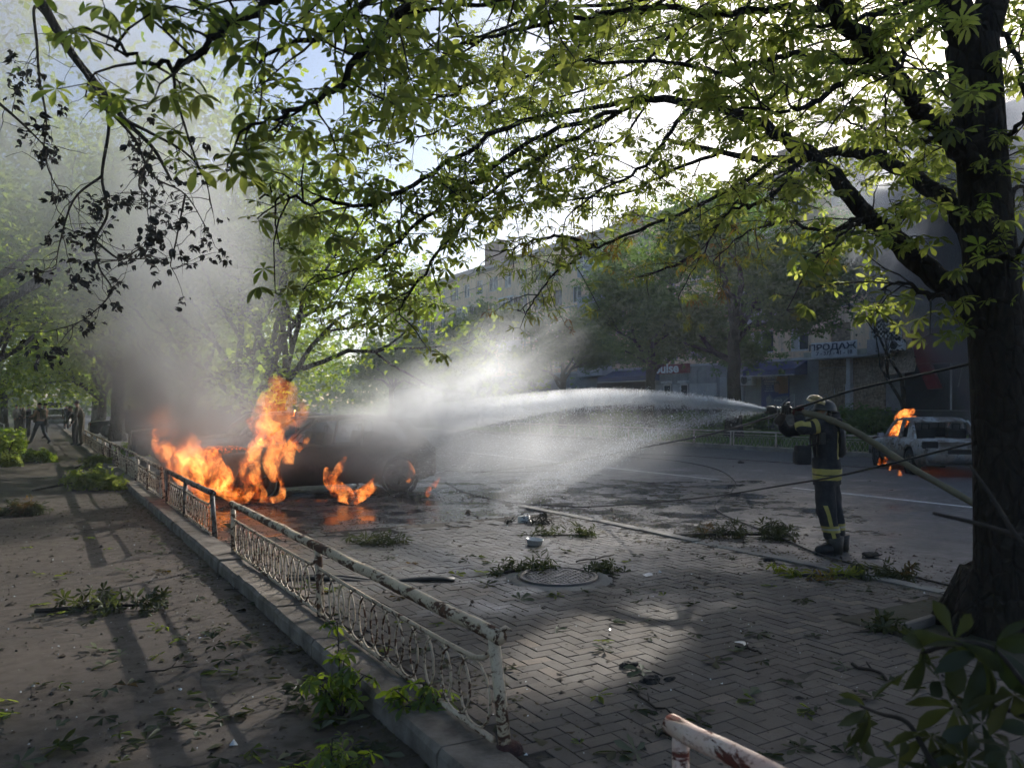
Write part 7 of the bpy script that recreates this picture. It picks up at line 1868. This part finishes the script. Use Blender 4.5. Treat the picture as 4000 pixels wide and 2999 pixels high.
# ---- flames
def flame_mat(name, strength, scale=6.0, z0=0.0, zh=1.2):
    k = NT(name); p = k.pos()
    w_ = k.n('ShaderNodeTexNoise'); w_.inputs['Scale'].default_value = scale*.45; w_.inputs['Detail'].default_value = 3; k.l(p, w_.inputs['Vector'])
    pw = k.vmath('ADD', k.map(p, (1, 1, .5)), k.vmath('SCALE', k.vmath('SUBTRACT', w_.outputs['Color'], (.5, .5, .5)), .35))
    n = k.noise(pw, scale, 5, .62, .8)
    rid = k.math('SUBTRACT', 1.0, k.math('ABSOLUTE', k.math('MULTIPLY_ADD', n, 4.0, -2.0)))
    fil = k.fr(rid, .62, .98); body = k.fr(k.noise(pw, scale*.42, 3, .55), .46, .58)
    a = k.math('ADD', k.math('MULTIPLY', fil, .75), k.math('MULTIPLY', body, .16))
    a = k.math('MULTIPLY', a, k.math('MULTIPLY', body, 1.0))
    col = k.ramp(a, [(0, (1, .08, .005)), (.35, (1, .18, .018)), (.65, (1, .31, .05)), (1, (1, .47, .14))])
    e = k.n('ShaderNodeEmission'); k.l(col, e.inputs[0]); k.l(k.math('MULTIPLY', a, strength), e.inputs['Strength'])
    k.l(e.outputs[0], k.out.inputs['Volume']); set_step(k.m, .09); return k.m
M_FL = flame_mat('flame', 7.5, 9.0); M_FL2 = flame_mat('flame_small', 12.0, 15.0); M_FLR = flame_mat('flame_red', 1.8, 8.0)
def flame(label, tongues, mat, name='flame'):
    """tongues: list of (points, radii); one thing"""
    base = Vector(tongues[0][0][0]); e = empty(name, base, 0, label, 'flame', 'flames')
    for pts, rad in tongues:
        P_ = catmull(pts, 6); rr = lerp_list(rad, len(P_)); rg_ = random.Random(int(P_[0].x*997+P_[-1].z*313))
        n = 14; m = MB().tube([p-base for p in P_], rr, n)
        for i, v in enumerate(m.v):
            v = Vector(v); w_ = mnoise.noise_vector(v*3.1+base)*.10+mnoise.noise_vector(v*8+base)*.05; m.v[i] = tuple(v+w_*min(1, rr[min(len(rr)-1, i//n)]*4))
        m.build('flame_tongue', mat, e, True)
A = at
flame('flames leaning left at the hatchback nose beside the sooty fence', [
    ([A(520, 1080, 13.0), A(480, 1040, 13.1), A(440, 1000, 13.2), A(400, 960, 13.3), A(365, 930, 13.3)], (.09, .24, .28, .22, .06)),
    ([A(450, 1085, 13.0), A(420, 1040, 13.1), A(385, 1000, 13.2), A(350, 960, 13.3), A(335, 925, 13.3)], (.08, .18, .22, .18, .05)),
    ([A(610, 1030, 13.3), A(560, 1035, 13.2), A(500, 1040, 13.1), A(450, 1060, 13.0)], (.05, .10, .14, .10)),
    ([A(395, 1075, 12.8), A(430, 1085, 12.8), A(470, 1090, 12.8)], (.04, .09, .05))], M_FL)
flame('tall twisting flames above the hatchback bonnet', [
    ([A(560, 1082, 13.3), A(545, 1040, 13.4), A(540, 1000, 13.5), A(552, 960, 13.5), A(545, 930, 13.5)], (.12, .16, .17, .12, .05)),
    ([A(600, 1040, 13.5), A(588, 1000, 13.5), A(598, 965, 13.6), A(580, 935, 13.6), A(565, 915, 13.6), A(585, 895, 13.6)], (.12, .16, .18, .28, .24, .06)),
    ([A(620, 1000, 13.8), A(628, 965, 13.9), A(640, 940, 13.9), A(632, 905, 13.9)], (.10, .11, .10, .04)),
    ([A(640, 965, 14.0), A(655, 955, 14.0), A(668, 945, 14.0)], (.12, .08, .03))], M_FL)
flame('thin red flame tips rising above the hatchback bonnet', [([A(600, 930, 13.7), A(590, 890, 13.8), A(605, 850, 13.9), A(590, 815, 14.0)], (.25, .36, .32, .1)), ([A(635, 920, 13.9), A(645, 880, 14.0), A(640, 845, 14.1)], (.15, .2, .06)), ([A(350, 940, 13.3), A(350, 905, 13.3), A(365, 870, 13.4)], (.25, .25, .08))], M_FLR)
flame('flames at the hatchback front wheel', [([A(560, 1080, 12.9), A(600, 1078, 12.9), A(612, 1055, 12.95), A(605, 1030, 13.0), A(590, 1020, 13.0)], (.05, .07, .06, .05, .02)), ([A(500, 1082, 12.9), A(530, 1075, 12.9), A(545, 1060, 12.9)], (.05, .08, .04)), ([A(480, 1060, 12.9), A(510, 1062, 12.9), A(535, 1050, 12.95)], (.06, .08, .03))], M_FL2)
flame('curling flames under the hatchback side sill', [([A(705, 1010, 13.4), A(712, 1040, 13.3), A(735, 1065, 13.2), A(770, 1072, 13.2), A(800, 1050, 13.3), A(812, 1025, 13.4)], (.05, .12, .14, .13, .09, .03)), ([A(720, 1035, 13.4), A(735, 1005, 13.5), A(748, 985, 13.5)], (.09, .07, .02)), ([A(620, 1082, 13.1), A(680, 1081, 13.2), A(740, 1081, 13.2)], (.015, .02, .02))], M_FL2)
flame('small flames at the hatchback rear wheel', [([A(920, 1072, 14.0), A(928, 1058, 14.1), A(940, 1045, 14.2), A(950, 1030, 14.3)], (.04, .06, .05, .02)), ([A(880, 1040, 14.2), A(888, 1020, 14.3), A(882, 995, 14.3)], (.05, .06, .02))], M_FL2)
flame('flames curling off the roof of the white sedan', [([A(1938, 912, 21.6), A(1945, 900, 21.6), A(1960, 893, 21.6), A(1975, 885, 21.6)], (.10, .16, .15, .05)), ([A(1950, 915, 21.6), A(1965, 905, 21.6), A(1985, 905, 21.6)], (.08, .12, .04))], M_FL2)
flame('flames inside the windows of the white sedan', [([A(1918, 948, 21.2), A(1930, 935, 21.2), A(1945, 922, 21.2), A(1955, 915, 21.2)], (.08, .16, .14, .05)), ([A(1938, 955, 21.0), A(1950, 940, 21.0), A(1960, 925, 21.0)], (.12, .14, .08))], M_FL2)
for i, (px, py, d, s) in enumerate(((1899, 1000, 20.2, .06), (1911, 998, 20.2, .07), (1942, 1026, 18.7, .05), (1988, 1028, 18.4, .06), (1921, 1012, 19.4, .03))):
    flame(['tiny ground flame left of the white sedan, outermost', 'tiny ground flame left of the white sedan, second', 'tiny ground flame under the white sedan sill', 'tiny ground flame behind the white sedan tail', 'tiniest ground flame beside the white sedan wheel'][i], [([A(px, py+4, d), A(px+2, py-3, d), A(px, py-12, d)], (s, s*.9, s*.2))], M_FL2)
# the glow inside the burning body: embers on the engine bay and sills
k = NT('ember'); n = k.noise(k.coord(), 14, 5, .7); e_ = k.n('ShaderNodeEmission'); e_.inputs[0].default_value = (1, .16, .015, 1); k.l(k.fr(n, .52, .68, 0, 2.2), e_.inputs['Strength'])
b_ = k.n('ShaderNodeBsdfDiffuse'); b_.inputs[0].default_value = (.01, .01, .01, 1); ad = k.n('ShaderNodeAddShader'); k.l(e_.outputs[0], ad.inputs[0]); k.l(b_.outputs[0], ad.inputs[1]); k.l(ad.outputs[0], k.out.inputs['Surface']); M_EMB = k.m
MB().box((1.75, 0, .80), (.7, 1.2, .2)).build('ember_bed', M_EMB, hatch, False, .03)
MB().box((-.2, 0, .72), (1.6, 1.1, .24)).build('ember_bed', M_EMB, sed, False, .03)

# ---- the air itself
k = NT('haze'); v = k.n('ShaderNodeVolumePrincipled'); v.inputs['Color'].default_value = (.88, .95, 1, 1); v.inputs['Anisotropy'].default_value = .4; v.inputs['Density'].default_value = .0013
k.l(v.outputs[0], k.out.inputs['Volume'])
vol_box('haze', (-60, -30, -1.2), (70, 155, 24), k.m, 'thin smoky haze in the street air', 'haze')
